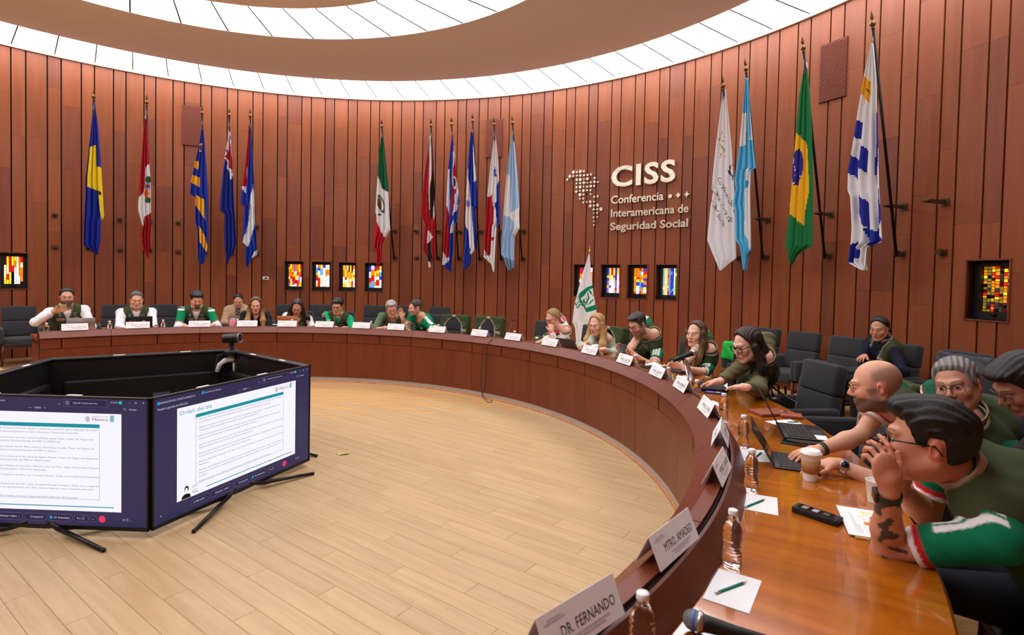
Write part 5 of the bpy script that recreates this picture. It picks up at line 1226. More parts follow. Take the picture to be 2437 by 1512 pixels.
def hairmat():
    nt = M_hair.node_tree; b = nt.nodes['Principled BSDF']; b.inputs['Anisotropic'].default_value = .4
    tc = nt.nodes.new('ShaderNodeTexCoord'); mp = nt.nodes.new('ShaderNodeMapping'); mp.inputs['Scale'].default_value = (330, 330, 26); n = nt.nodes.new('ShaderNodeTexNoise'); n.inputs['Scale'].default_value = 1; n.inputs['Detail'].default_value = 2; n.inputs['Distortion'].default_value = 1.2
    bp = nt.nodes.new('ShaderNodeBump'); bp.inputs['Strength'].default_value = .55; bp.inputs['Distance'].default_value = .004
    for a_, b_ in ((tc.outputs['Object'], mp.inputs[0]), (mp.outputs[0], n.inputs['Vector']), (n.outputs['Fac'], bp.inputs['Height']), (bp.outputs[0], b.inputs['Normal'])): nt.links.new(a_, b_)
hairmat()
M_gblack = mat('spectacle_black', (14, 14, 16), .3); M_ggold = mat('spectacle_gold', (186, 150, 84), .25, metal=1); M_gsteel = mat('spectacle_steel', (120, 112, 106), .3, metal=.8)
M_lens = mat('spectacle_lens', (250, 250, 250), .02, trans=1, ior=1.02, alpha=.25)
OLIVE, TAN, JER = (62, 72, 44), (164, 142, 122), (12, 132, 84)
def lc(c): return np.array(lin(c))
def sstep(a, b, x): t = np.clip((x-a)/(b-a), 0, 1); return t*t*(3-2*t)

def head_sdf(fem, jaw=1.0):
    w = .94 if fem else 1.0
    fs = [ell((0, .015, .035), (.0765*w, .098, .087)), (ell((0, -.028, -.03), (.0615*w*jaw, .064, .086)), .03)]
    for s in (-1, 1):
        fs += [(rcone((s*.056*w*jaw, .012, -.04), (s*.02*jaw, -.07, -.094), .021, .019), .025), (ell((s*.040, -.066, -.022), (.022, .022, .022) if not fem else (.024, .024, .027)), .02),
               (rcone((s*.040, -.079 if not fem else -.076, .030), (s*.012, -.090 if not fem else -.087, .028), .008, .0075), .02), (ell((s*.0105, -.098, -.0285), (.0085, .010, .0075)), .006)]
    fs += [(ell((0, -.078, -.097), (.022, .016, .016)), .018), (rcone((0, -.090, .018), (0, -.112 if not fem else -.108, -.021), .0065, .0105), .012),
           (rcone((-.017, -.088, -.0555), (.017, -.088, -.0555), .0055, .0055), .008), (rcone((-.014, -.088, -.0655), (.014, -.088, -.0655), .0065, .0065), .007), (ell((0, -.086, -.06), (.03, .013, .02)), .015)]
    base = union(fs)
    sock = [ell((s*.031, -.1035, .005), (.017, .0145, .0125)) for s in (-1, 1)]
    eyes = [ell((s*.0305, -.0785, .006), (.0136, .0130, .0130)) for s in (-1, 1)]
    ears = [ell((s*.0775*w, .014, -.003), (.0085, .0185, .0305), np.array([[math.cos(s*.35), -math.sin(s*.35), 0], [math.sin(s*.35), math.cos(s*.35), 0], [0, 0, 1]])) for s in (-1, 1)]
    earh = [ell((s*.0865*w, .010, .001), (.006, .0095, .017)) for s in (-1, 1)]
    def f(P):
        d = base(P)
        for g in sock: d = -smin(-d, g(P), .012)
        for g in eyes: d = smin(d, g(P), .003)
        for g, hh in zip(ears, earh): d = smin(d, np.maximum(g(P), -hh(P)), .006)
        m_ = np.abs(P[:, 0]) < .03
        slit = np.sqrt((P[:, 2]+.0605)**2+np.minimum(P[:, 1]+.098, 0)**2)-.0013+np.maximum(np.abs(P[:, 0])-.02, 0)
        return -smin(-d, slit, .002)
    return f
def tint(C, m, col):
    m = np.clip(np.asarray(m, float), 0, 1)[:, None]; C[:] = C*(1-m)+lc(col)*m
def face_colors(q, sk, hair, fem, o):
    """q: head-frame points. flat colouring of skin, lips, brows, eyes, stubble"""
    C = np.tile(lc(sk), (len(q), 1)); x, y, z = q.T; ax = np.abs(x)
    def mix(m, c): 
        m = np.clip(m, 0, 1)[:, None]; C[:] = C*(1-m)+lc(c)*m
    red = tuple(min(255, int(a*b)) for a, b in zip(sk, (1.02, .80, .76)))
    mix(.5*np.exp(-((ax-.042)**2+(z+.02)**2)/.0006)*(y < -.03), red); mix(.5*np.exp(-(x**2+(z+.022)**2)/.00022)*(y < -.1), red)
    mix(.6*(ax > .072)*(np.abs(z) < .03)*(np.abs(y-.014) < .02), red)
    lip = ((x/.0235)**2+((z+.0605)/.0105)**2 < 1) & (y < -.078); mix(lip*(.85 if fem else .6), o.get('lip', (168, 74, 70) if fem else (150, 92, 82)))
    mix((np.abs(z+.0605) < .0016)*(ax < .021)*(y < -.08)*.7, (70, 30, 28))
    bz = .0315+.004*np.sin(np.clip((ax-.012)/.04, 0, 1)*2.4); mix(sstep(.0045 if not fem else .003, .0015, np.abs(z-bz))*(ax > .013)*(ax < .048)*(y < -.05)*.75, o.get('brow', hair))
    if o.get('beard'):
        bc = o['beard']; st_ = o.get('beard_a', .9)
        jawm = sstep(-.035, -.05, z+np.clip((y+.03)*.35, -.03, .03)-.0)*sstep(.045, .02, y)*sstep(-.135, -.118, z-np.clip(y+.05, 0, 1)*0)
        ck = sstep(.0, .014, -(z+.034)-(.055-ax)*.0)
        must = (np.abs(z+.044) < .0085)*(ax < .03)*(y < -.075)
        m_ = np.maximum(jawm*ck, must*1.0)
        side = sstep(-.05, -.03, y)*sstep(.012, -.004, y)*sstep(.012, -.006, z)*(z > -.07)*(ax > .05)
        m_ = np.maximum(m_, side*.8); m_[lip] = 0
        if o.get('goatee'): m_ = np.maximum(must*1.0, m_*(ax < .034))
        mix(m_*st_, bc)
    if o.get('buzz'):
        m_ = sstep(-.028, .0, y-.0)*sstep(-.085, -.06, z)*sstep(.098, .066, z-np.clip(y, 0, .06)*.2)*(1-sstep(.030, .018, np.abs(y-.012))*sstep(.04, .026, z)*(ax > .06))*sstep(-.075, -.055, z); mix(m_*o['buzz'], hair)
    if o.get('part'): pass
    op = o.get('eye', .55); pd = o.get('gaze', (0, -.2))
    for s in (-1, 1):
        e = q-np.array([s*.0305, -.0785, .006]); r = np.sqrt((e**2).sum(1)); on = (r < .0150) & (e[:, 1] < -.004)
        ez = e[:, 2]/.0132; ex = e[:, 0]/.0132; lim = op*np.sqrt(np.clip(1-(ex/1.0)**2, 0, 1))
        open_ = on & (ez < lim*.75) & (ez > -lim*.6)
        C[open_] = lc((226, 220, 214)); ir = open_ & ((ex-pd[0])**2+(ez-pd[1]*op)**2 < .30); C[ir] = lc((44, 28, 20))
        lid = on & ~open_ & (ez > lim*.75-.05) & (ez < lim*.75+.22); C[lid] = lc((46, 30, 26)) if op < 9 else C[lid]
        crease = on & (ez < -lim*.6) & (ez > -lim*.6-.12); C[crease] = C[crease]*.7
    return C

def hand_prims(W, f, n, t, s, curl=.35, spread=.10, thumb=.6, point=None):
    """W wrist, f finger direction, n palm normal, t thumb side"""
    W, f, n, t = [np.asarray(q, float) for q in (W, f, n, t)]
    f = nrm(f); n = nrm(n-f*(n @ f)); t0 = np.cross(f, n); t = t0 if t0 @ t > 0 else -t0
    out = [(rcone(W-f*.015*s, W+f*.02*s, .026*s, .028*s), .02)]
    M = np.stack([f, t, n], 1)
    out.append((ell(W+f*.052*s, (.052*s, .041*s, .0165*s), M), .02))
    out.append((rcone(W+f*.015*s+t*.022*s, W+f*.045*s+t*.03*s+n*.008*s, .017*s, .015*s), .015))
    for i, (c, L) in enumerate(((.030, .92), (.0105, 1.0), (-.0095, .94), (-.028, .76))):
        p = W+(f*(.086-.006*abs(i-1.2))+t*c)*s; d = nrm(f+t*spread*(1.4-i)*.9); cu = curl if not isinstance(curl, (list, tuple)) else curl[i]
        r = .0088*s*(1 if i < 3 else .88); ang = cu*.8
        for k, l in enumerate((.040, .026, .021)):
            a = ang; dd = nrm(d*math.cos(a)+n*math.sin(a)); q = p+dd*l*L*s; out.append((rcone(p, q, r, r*.9), .004)); p = q; r *= .9; ang += cu*(1.05 if k == 0 else .7)
    p = W+(f*.03+t*.034)*s; d = nrm(f*(.75)+t*thumb+n*.35)
    q = p+d*.036*s; out.append((rcone(p, q, .0125*s, .0105*s), .012)); d2 = nrm(d+f*.4-t*thumb*.35); out.append((rcone(q, q+d2*.03*s, .0102*s, .0085*s), .004))
    return out

HAIRS = {}
def person(key, label, seat, head, yaw=0, pitch=15, roll=0, hs=1.08, bs=1.06, fem=False, skin=(206, 156, 126), hair=(30, 24, 22), face=None, hairf=None, hair2=None,
           shirt=dict(col=WHITE), vest=None, arms=(), byaw=0, tilt=0, near=False, nboff=(0, 0, 0), nb=None, pelvis=(0, .05, .57), girth=1.0, glasses=None, pants=(30, 32, 38), extra=None, lowpoly=False, legs=True, coll=None):
    rs, a_s = seat; base = pt(rs, a_s, 0); rz = R_(a_s-90); cr, sr = math.cos(rz), math.sin(rz)
    Rm = np.array([[cr, -sr, 0], [sr, cr, 0], [0, 0, 1]]); b0 = np.array(base)
    toL = lambda P: (np.asarray(P, float)-b0) @ Rm
    root = empty('person', base, rz, label, 'person')
    hx, hy, hd = head; Hw = at_d(hx, hy, hd) if hd < 0 or True else None; H = toL(Hw)
    tc = np.array([0, 0, CAMH])-Hw; phi = math.atan2(tc[1], tc[0])+R_(yaw); fl = np.array([math.cos(phi), math.sin(phi), 0]) @ Rm
    up = V3(0, 0, 1); cp, sp = math.cos(R_(pitch)), math.sin(R_(pitch)); fh = fl*cp-up*sp; uh = up*cp+fl*sp; Xh = np.cross(uh, fh)
    c_, s_ = math.cos(R_(roll)), math.sin(R_(roll)); uh, Xh = uh*c_+Xh*s_, Xh*c_-uh*s_
    Mh = np.stack([Xh, -fh, uh], 1)                       # head frame columns
    toH = lambda P: ((P-H.astype(F32)) @ Mh.astype(F32))/F32(hs); frH = lambda q: H+(np.asarray(q, float)*hs) @ Mh.T
    by = R_(byaw); fb = V3(math.sin(by), -math.cos(by), 0)          # body facing (local)
    PV = np.array(pelvis, float); k_ = .9 if fem else 1.0
    NB = H-hs*(.07*uh+.07*up)-fb*(.035+.07*max(sp, 0))*bs+V3(*nboff)
    if nb: NB = toL(at_d(*nb))
    ax = nrm(NB-PV); lat0 = nrm(np.cross(up, fb)); lat = nrm(lat0-ax*(lat0 @ ax)+up*math.sin(R_(tilt))); lat = nrm(lat-ax*(lat @ ax)*.6); fw = nrm(np.cross(lat, ax))*1.0
    if fw @ fb < 0: fw = -fw
    fw = nrm(fw-up*0)
    sp_ = lambda t: PV+(NB-PV)*t-fw*.05*bs*math.sin(PI*t)
    Mt = np.stack([lat, fw, ax], 1); g = girth
    SHW = (.172 if fem else .19)*bs; S = {s: NB+lat*s*SHW-ax*.055*bs+fw*.012 for s in (-1, 1)}
    def torso(off=0, sh=1.0):
        fs = [ell(PV, (.165*bs*g+off, .13*bs*g+off, .13*bs+off), Mt), (ell(sp_(.36), (.148*bs*g+off, .118*bs*g+off, .16*bs+off), Mt), .05), (ell(sp_(.68), (.165*bs*k_*(.6+.4*g)+off, .122*bs*(.5+.5*g)+off, .155*bs+off), Mt), .05),
              (ell(sp_(.87), (.145*bs*k_+off, .092*bs+off, .085*bs+off), Mt), .05), (rcone(S[-1]*sh+(1-sh)*S[1], S[1]*sh+(1-sh)*S[-1], .056*bs*k_+off, .056*bs*k_+off), .05)]
        for s in (-1, 1): fs.append((rcone(NB+ax*.035*bs, NB+lat*s*.1*bs*sh-ax*.02*bs, .044*bs*k_+off, .044*bs*k_+off), .04))
        if fem:
            for s in (-1, 1): fs.append((ell(sp_(.66)+fw*.088*bs+lat*s*.068*bs, (.066*bs+off, .058*bs+off, .066*bs+off), Mt), .04))
        return fs
    # arms
    A = []
    for ar in arms:
        s = ar['side']; Wp = toL(at_z(*ar['w'][:2], ar['z'])) if 'z' in ar else toL(at_d(*ar['w'])); L1, L2 = .285*bs*(.95 if fem else 1), .255*bs*(.95 if fem else 1)
        D = Wp-S[s]; dist = np.linalg.norm(D)
        if dist > (L1+L2)*.985: q = dist/((L1+L2)*.985); L1 *= q; L2 *= q
        dn = D/dist; x_ = (L1*L1-L2*L2+dist*dist)/(2*dist); hgt = math.sqrt(max(L1*L1-x_*x_, 1e-6))
        if 'e' in ar: pole = toL(at_d(*ar['e']))-S[s]
        else: pole = np.array(ar.get('pole', (s*.5, .35, -.8)), float)
        pole = nrm(pole-dn*(pole @ dn)); E = S[s]+dn*x_+pole*hgt
        A.append((s, S[s], E, Wp, ar))
    ks = k_*bs
    def armp(s, S_, E, W, off=0): return [(rcone(S_, E, .05*ks+off, .040*ks+off), .03), (rcone(E, E+(W-E)*.35, .040*ks+off, .042*ks+off), .02), (rcone(E+(W-E)*.35, W, .042*ks+off, .0265*ks+off), .02)]
    hh, hb = (.0028, .0068) if near else (.0046, .0095)
    if lowpoly: hh, hb = .0055, .011
    skin = (min(240, skin[0]*.8+52), min(225, skin[1]*.8+46), min(210, skin[2]*.8+42)); skl = lc(skin)
    # --- body (one mesh)
    hsdf = head_sdf(fem, (face or {}).get('jaw', 1.0))
    neck = rcone(NB-ax*.02, H-uh*.05*hs-fh*-.018*hs+(-fh)*.006, .056*bs*k_, .050*hs*k_)
    hf = union([(lambda P: hsdf(toH(P))*hs), (neck, .03)])
    ext = .155*hs
    V, F = nets(hf, np.minimum(H-ext, NB-.03), np.maximum(H+ext, NB+.03), hh); q = toH(V.astype(F32)).astype(float)
    parts = [(V, F, face_colors(q, skin, hair, fem, face or {}))]
    tf = union(torso()+[p for a_ in A for p in armp(*a_[:4])]+[neck])
    ptsb = np.array([PV-.2, PV+.2, NB+.06, NB-.06, S[1]+.08, S[-1]+.08, S[1]-.08, S[-1]-.08]+[p+d_ for a_ in A for p in (a_[2], a_[3]) for d_ in (-.06, .06)])
    Bl, Bh = ptsb.min(0), ptsb.max(0)
    V, F = nets(tf, Bl, Bh, hb); C = np.tile(skl, (len(V), 1))
    for s, S_, E, W, ar in A:
        if ar.get('tattoo'):
            dW = V-E; t = (dW @ (W-E))/((W-E) @ (W-E)); rad = np.linalg.norm(dW-t[:, None]*(W-E), axis=1); m_ = (t > .0) & (t < .9) & (rad < .07)
            nz = np.sin(V[:, 0]*70+1.5*np.sin(V[:, 2]*90))+np.sin(V[:, 2]*48+1.7*np.sin(V[:, 1]*60))+np.sin(V[:, 1]*75+V[:, 0]*30+1.2*np.sin(V[:, 2]*110)); C[m_ & (nz > .75)] = lc((78, 66, 60))
        if ar.get('hair'):
            dW = V-E; t = (dW @ (W-E))/((W-E) @ (W-E)); C[(t > .05) & (t < .95) & (dW[:, 2] > -.2)] *= .9
    parts.append((V, F, C))
    for s, S_, E, W, ar in A:
        if ar.get('nohand'): continue
        fd = ar.get('f'); fd = nrm(W-E) if fd is None else np.array(fd, float); nd = np.array(ar.get('n', (0, 0, -1)), float); td = np.array(ar.get('t', (-s, 0, .2)), float)
        if ar.get('world'): fd, nd, td = fd @ Rm, nd @ Rm, td @ Rm
        hp = union(hand_prims(W, fd, nd, td, bs*(.92 if fem else 1.0)*ar.get('hsz', 1.0), ar.get('curl', .35), ar.get('spread', .1), ar.get('thumb', .6)))
        c = W+nrm(fd)*.09; V, F = nets(hp, c-.135, c+.135, .0034 if near else .0046)
        parts.append((V, F, np.tile(skl*np.array([1.0, .93, .9]), (len(V), 1))))
    fmesh('body', parts, M_skin, root, 1)
    # --- shirt
    sh = shirt; off = .009+sh.get('puff', 0); fs = torso(off); long_ = sh.get('sleeve', 'long')
    for s, S_, E, W, ar in A:
        if long_ == 'long': fs += [(rcone(S_, E, .061*ks+off*.4+sh.get('puff', 0), .056*ks+sh.get('puff', 0)), .03), (rcone(E, E+(W-E)*.93, .057*ks+sh.get('puff', 0), .037*ks+sh.get('puff', 0)*.6), .02)]
        elif long_ == 'short': fs += [(rcone(S_, S_+(E-S_)*sh.get('len', .62), .061*ks, .060*ks), .03)]
    bsd = union(fs)
    cutE = [(S_+(E-S_)*sh.get('len', .62), nrm(E-S_)) for s, S_, E, W, ar in A] if long_ == 'short' else [(E+(W-E)*.92, nrm(W-E)) for s, S_, E, W, ar in A]
    nk = rcone(NB+ax*.012*bs+fw*.02, NB+ax*.16*bs, (.062 if not sh.get('high') else .05)*bs, .07*bs); vn = sh.get('vneck', 0)
    wr = sh.get('wr', .0028)
    def shf(P):
        d = bsd(P)
        d = d+wr*np.sin(P[:, 0]*38+2.2*np.sin(P[:, 2]*31+P[:, 1]*13))*np.sin(P[:, 2]*44+P[:, 1]*21+1.7*np.sin(P[:, 0]*23))
        if sh.get('quilt'):
            d = d+.006*np.abs(np.sin((P @ ax.astype(F32))*PI/.075))-.004
        for (c, n_), (s, S_, E, W, ar) in zip(cutE, A):
            c, n_ = c.astype(F32), n_.astype(F32); q = P-c; h_ = q @ n_
            rr = np.sqrt(np.maximum((q*q).sum(1)-h_*h_, 0)); d = np.where((rr < .12) & (h_ > -.02) & (h_ < .3), np.maximum(d, h_), d)
        if not sh.get('high'): d = np.maximum(d, -nk(P))
        if vn:
            q = P-NB.astype(F32); u = np.abs(q @ lat.astype(F32)); v = -(q @ ax.astype(F32)); w_ = q @ fw.astype(F32)
            gg = np.where(w_ > .0, (.042*(1-v/vn)-u)*.8, -1); gg = np.where(v < -.05, -1, gg); d = np.maximum(d, gg)
        return d
    V, F = nets(shf, Bl-.03, Bh+.03, hb); C = np.tile(lc(sh['col']), (len(V), 1))
    if sh.get('jersey'):
        for s, S_, E, W, ar in A:
            n_ = nrm(E-S_); q = V-S_; t = q @ n_; rad = np.linalg.norm(q-t[:, None]*n_, axis=1); L_ = np.linalg.norm(E-S_)*sh.get('len', .62); arm = (rad < .085*bs) & (t > -.06)
            tint(C, arm*sstep(L_-.037*bs, L_-.032*bs, t), (190, 26, 36)); tint(C, arm*sstep(L_-.0185*bs, L_-.0135*bs, t), (232, 230, 228))
            e1 = nrm(np.cross(n_, up)); e2 = np.cross(e1, n_); u = q @ e1; top = (q @ e2 > 0) if True else None
            if e2[2] < 0: top = (q @ e2 < 0)
            st_ = sstep(.0115*bs, .0075*bs, np.minimum(np.abs(u), np.minimum(np.abs(u-.028*bs), np.abs(u+.028*bs))))
            tint(C, arm*top*st_*(t > -.05)*sstep(L_*.66, L_*.62, t), (234, 234, 232))
    if sh.get('track'):
        for s, S_, E, W, ar in A:
            for p0, p1 in ((S_, E), (E, W)):
                n_ = nrm(p1-p0); q = V-p0; t = q @ n_; qq = q-t[:, None]*n_; rad = np.linalg.norm(qq, axis=1); m_ = (rad < .08) & (t > -.02) & (t < np.linalg.norm(p1-p0)+.02)
                o_ = nrm(lat*s-n_*((lat*s) @ n_)); b_ = np.cross(n_, o_); u = qq @ b_; out = qq @ o_ > 0
                C[m_ & out & (np.abs(u) < .018)] = lc((176, 30, 44)); C[m_ & out & (np.abs(u) < .0085)] = lc((230, 228, 226)); C[m_ & out & (np.abs(u-.024) < .004)] = lc((24, 24, 26))
    if sh.get('fn'): C = sh['fn'](V, C, dict(NB=NB, lat=lat, ax=ax, fw=fw, A=A, bs=bs))
    fmesh('shirt' if not sh.get('name') else sh['name'], [(V, F, C)], M_cloth, root, 1)
    front = lambda u, v: NB+lat*u-ax*v+fw*.34
    def march(sdf, U, Vv, lift):
        P0 = (NB[None]+lat[None]*U[:, None]-ax[None]*Vv[:, None]+fw[None]*.36).astype(F32); t = np.zeros(len(P0), F32)
        for _ in range(26): t += np.clip(sdf(P0-t[:, None]*fw.astype(F32))*.8, -.02, .06)
        return P0-(t[:, None]-F32(lift))*fw.astype(F32)
    def patch(name, sdf, u0, u1, v0, v1, mt, lift=.003, nu=8, nv=6, th=.004, tw=0):
        uu, vv = np.meshgrid(np.linspace(u0, u1, nu+1), np.linspace(v0, v1, nv+1)); vv = vv+tw*(uu-u0)
        P = march(sdf, uu.ravel(), vv.ravel(), lift)
        me = bpy.data.meshes.new(name); me.from_pydata([tuple(map(float, p)) for p in P], [], [(j*(nu+1)+i, (j+1)*(nu+1)+i, (j+1)*(nu+1)+i+1, j*(nu+1)+i+1) for j in range(nv) for i in range(nu)]); me.materials.append(mt)
        me.polygons.foreach_set('use_smooth', [True]*len(me.polygons)); o = link(name, me, root); md = o.modifiers.new('thickness', 'SOLIDIFY'); md.thickness = th; md.offset = 0; return o
    def print_on(name, sdf, vs, fs, mt, lift=.006):
        vs = np.array(vs, float); P = march(sdf, vs[:, 0], vs[:, 1], lift)
        me = bpy.data.meshes.new(name); me.from_pydata([tuple(map(float, p)) for p in P], [], fs); me.materials.append(mt); o = link(name, me, root); return tag(o, kind='stuff')
    # --- vest
    vsd = None
    if vest is not None:
        vz = vest.get('zip', .15)*bs; gap = vest.get('gap', .004); oo = .020+vest.get('puff', 0); ts = union(torso(oo, .84))
        arms_ = [rcone(S_+lat*s*.034*bs, E+lat*s*.02, .060*ks, .058*ks) for s, S_, E, W, ar in A]; nk2 = rcone(NB+ax*.01*bs+fw*.015, NB+ax*.2*bs, .067*bs*(k_*.5+.5), .085*bs)
        def vf(P):
            d = ts(P)+.0035*np.sin(P[:, 0]*29+2*np.sin(P[:, 2]*27))*np.sin(P[:, 2]*37+P[:, 1]*25)
            q = P-NB.astype(F32); u = q @ lat.astype(F32); v = -(q @ ax.astype(F32)); w_ = q @ fw.astype(F32)
            for ff in arms_: d = np.maximum(d, -ff(P))
            d = np.maximum(d, -nk2(P)); hw = np.where(v < vz, gap+.044*bs*np.minimum(1-v/vz, 1.1), gap)
            d = np.where(w_ > -.01, np.maximum(d, (hw-np.abs(u))*.75), d)
            return np.maximum(d, -((P-(PV-ax*.02).astype(F32)) @ ax.astype(F32)))
        V, F = nets(vf, Bl-.03, Bh+.03, hb*.9); C = np.tile(lc(vest.get('col', OLIVE)), (len(V), 1))
        q = V-NB; u = np.abs(q @ lat); v = -(q @ ax); w_ = q @ fw; hw = np.where(v < vz, gap+.044*bs*np.minimum(1-v/vz, 1.1), gap); tint(C, (w_ > 0)*sstep(hw+.016, hw+.008, u)*(v < vz)*(v > -.1), TAN); C[(w_ > 0) & (u < hw+.005) & (v >= vz)] = lc((30, 32, 26))
        rn = nk2(V.astype(F32)); tint(C, sstep(.016, .008, rn)*(v < .05), TAN)
        fmesh('vest', [(V, F, C)], M_cloth, root, 1); vsd = vf
        # standing collar
        cn = NB+ax*.0; cu = nrm(ax*.6+nrm(H-NB)*.4).astype(F32)
        def cf(P):
            q = P-cn.astype(F32); h_ = q @ cu; rr = np.sqrt(np.maximum((q*q).sum(1)-h_*h_, 0)); u = np.abs(q @ lat.astype(F32)); w_ = q @ fw.astype(F32)
            d = np.maximum(np.abs(rr-(.070*bs*(k_*.5+.5)+h_*.12))-.0045, np.abs(h_-.026*bs)-.034*bs)
            return np.where(w_ > .0, np.maximum(d, .036*bs-u), d)
        V, F = nets(cf, NB-.13, NB+.16, .005 if not near else .0036); o = fmesh('collar', [(V, F, np.tile(lc(TAN), (len(V), 1)))], M_cloth, root, 1)
        if vest.get('pockets', 1):
            mtan = mat('vest_tan', TAN, .85, var=.08, bscale=200); mol = mat('vest_olive', OLIVE, .85, var=.1, bscale=200)
            for s in (-1, 1):
                u0, u1 = (.035*bs, .128*bs) if s > 0 else (-.128*bs, -.035*bs)
                patch('pocket_flap', vf, u0, u1, .122*bs, .16*bs, mtan, .005); patch('pocket', vf, u0+.004, u1-.004, .16*bs, .25*bs, mol, .004, th=.008)
            patch('zipper', vf, -.004, .004, vz, vz+.16*bs, mat('zip_dark', (28, 30, 26), .4), .003, 1, 10)
            patch('zip_pull', vf, -.004, .004, vz, vz+.022, M_fer, .007, 1, 2)
            # badges: round crest on the left breast, blue patches on the right
            em = mat('embroidery_grey', (142, 150, 132), .7); ebl = mat('embroidery_blue', (120, 160, 176), .7)
            cx_, cy_ = .082*bs, .066*bs; w2 = .021*bs; ring = []; rf = []
            for (ww, tt_) in ((w2, .004*bs),):
                o4 = [(-1, -1), (1, -1), (1, 1), (-1, 1)]
                for (a0, b0_) in zip(o4, o4[1:]+o4[:1]):
                    n0 = len(ring); ring += [(cx_+a0[0]*ww, cy_+a0[1]*ww), (cx_+b0_[0]*ww, cy_+b0_[1]*ww), (cx_+b0_[0]*(ww-tt_), cy_+b0_[1]*(ww-tt_)), (cx_+a0[0]*(ww-tt_), cy_+a0[1]*(ww-tt_))]; rf.append((n0, n0+1, n0+2, n0+3))
            for (rx, ry, r0, r1, th0, th1) in ((-.003, .004, .013, .017, 0, 5.2), (.004, .002, .006, .0085, 1, 5.6), (.0, -.012, .008, .011, 3.3, 6.2)):
                for k in range(10):
                    t0, t1 = th0+(th1-th0)*k/10, th0+(th1-th0)*(k+1)/10; n0 = len(ring); ring += [(cx_+(rx+r_*math.cos(t_))*bs, cy_+(ry+r_*math.sin(t_))*bs) for r_, t_ in ((r0, t0), (r1, t0), (r1, t1), (r0, t1))]; rf.append((n0, n0+1, n0+2, n0+3))
            print_on('crest', vf, ring, rf, em)
            if not lowpoly:
                vs, fs_ = text_geo('IMSS', .021*bs, 0, .0006, 'CENTER', res=1); print_on('crest_lettering', vf, [(v_[0]+cx_, cy_+.042*bs-v_[1]) for v_ in vs], fs_, em)
                vs, fs_ = text_geo(vest.get('name', 'Dr. Juan'), .017*bs, 0, .0008, 'CENTER', res=1); wd = max(v_[0] for v_ in vs)-min(v_[0] for v_ in vs); kk = min(1, .078*bs/wd)
                print_on('name_lettering', vf, [(v_[0]*kk+.082*bs, .147*bs-v_[1]) for v_ in vs], fs_, mat('thread_dark', (48, 42, 38), .8), .010)
            cx_ = -.082*bs; bl = []; bf = []
            for (yy, rx, ry) in ((.05, .016, .010), (.08, .018, .014)):
                n0 = len(bl); bl += [(cx_+rx*bs*math.cos(k*PI/8), (yy+ry*math.sin(k*PI/8))*bs) for k in range(16)]; bf.append(tuple(range(n0, n0+16)))
            print_on('blue_patch', vf, bl, bf, ebl)
    # --- trousers and shoes
    if legs:
        fl_ = nrm(fb*.6+V3(0, -1, 0)*.4); lt = nrm(np.cross(up, fl_)); fs = [ell(PV-V3(0, 0, .01), (.175*bs*g, .14*bs*g, .125*bs), Mt)]; shoes = []
        for s in (-1, 1):
            hip = PV+lt*s*.085*bs-up*.035; kn = V3(PV[0], PV[1], 0)*0+np.array([PV[0], PV[1], 0])+fl_*.44*bs+lt*s*.12*bs+up*.50; ft = np.array([kn[0], kn[1], .09])-fl_*.02
            fs += [(rcone(hip, kn, .088*bs*g, .062*bs), .05), (rcone(kn, ft, .062*bs, .045*bs), .03)]; shoes.append((ft, fl_))
        tr_ = union(fs); V, F = nets(tr_, np.array([-.4, -.75, .03])+[PV[0], PV[1], 0], np.array([.4, .35, .75])+[PV[0], PV[1], 0], .014); fmesh('trousers', [(V, F, np.tile(lc(pants), (len(V), 1)))], M_cloth, root, 1)
        for ft, fl__ in shoes:
            q = MB(); Ms = frame_m(ft-up*.09, fl__, np.cross(up, fl__)); q.T = Ms; q.box((.07, 0, .045), (.26, .095, .085), bevel=.03); q.build('shoe', mat('shoe_black', (24, 22, 22), .4), root)
    # --- hair
    if hairf:
        hfn, lo, hi = hairf(H, toH, frH, hs, dict(NB=NB, fw=fw, lat=lat, ax=ax, up=up))
        V, F = nets(hfn, lo, hi, .0036 if near else .0058); q = toH(V.astype(F32)).astype(float); C = np.tile(lc(hair), (len(V), 1))
        st_ = .5+.5*np.sin(q[:, 0]*260+4*np.sin(q[:, 2]*18)+q[:, 1]*90); C = C*(.75+.5*st_)[:, None]
        if hair2:
            c2, z0, z1 = hair2; zz = (V[:, 2]-H[2])/hs; m_ = np.clip((z0-zz)/(z0-z1), 0, 1)*(.6+.4*st_); C = C*(1-m_[:, None])+lc(c2)*m_[:, None]
        if face and face.get('parting'):
            m_ = (np.abs(q[:, 0]-face['parting']) < .0045) & (q[:, 2] > .05) & (q[:, 1] < .05); C[m_] = lc(tuple(int(v_*.8) for v_ in skin))
        if face and face.get('grey'):
            gc, ga = face['grey']; m_ = np.clip(ga*(st_*.8+.3)*sstep(.10, .0, q[:, 2]), 0, 1)[:, None]; C = C*(1-m_)+lc(gc)*m_
        fmesh('hair', [(V, F, C)], M_hair, root, 1)
    # --- spectacles
    if glasses:
        gm, rw, rh, tr, shp = glasses; q = MB()
        for s in (-1, 1):
            pts = []
            for k in range(25):
                t = 2*PI*k/24; cc, ss = math.cos(t), math.sin(t); e_ = 2/shp
                pts.append(Vector(frH((s*.033+rw*np.sign(cc)*abs(cc)**e_, -.1035+.008*abs(cc)*(1 if cc*s > 0 else .2), .004+rh*np.sign(ss)*abs(ss)**e_))))
            q.tube(pts, tr*hs, 6, False); q.tube([Vector(frH(p)) for p in ((s*(.033+rw), -.0965, .009), (s*.078, -.06, .012), (s*.083, .012, .012), (s*.082, .03, -.012))], tr*hs*.9, 6)
        q.tube([Vector(frH(p)) for p in ((-.033+rw, -.1035, .008), (0, -.112, .010), (.033-rw, -.1035, .008))], tr*hs, 6); q.build('spectacles', gm, root)
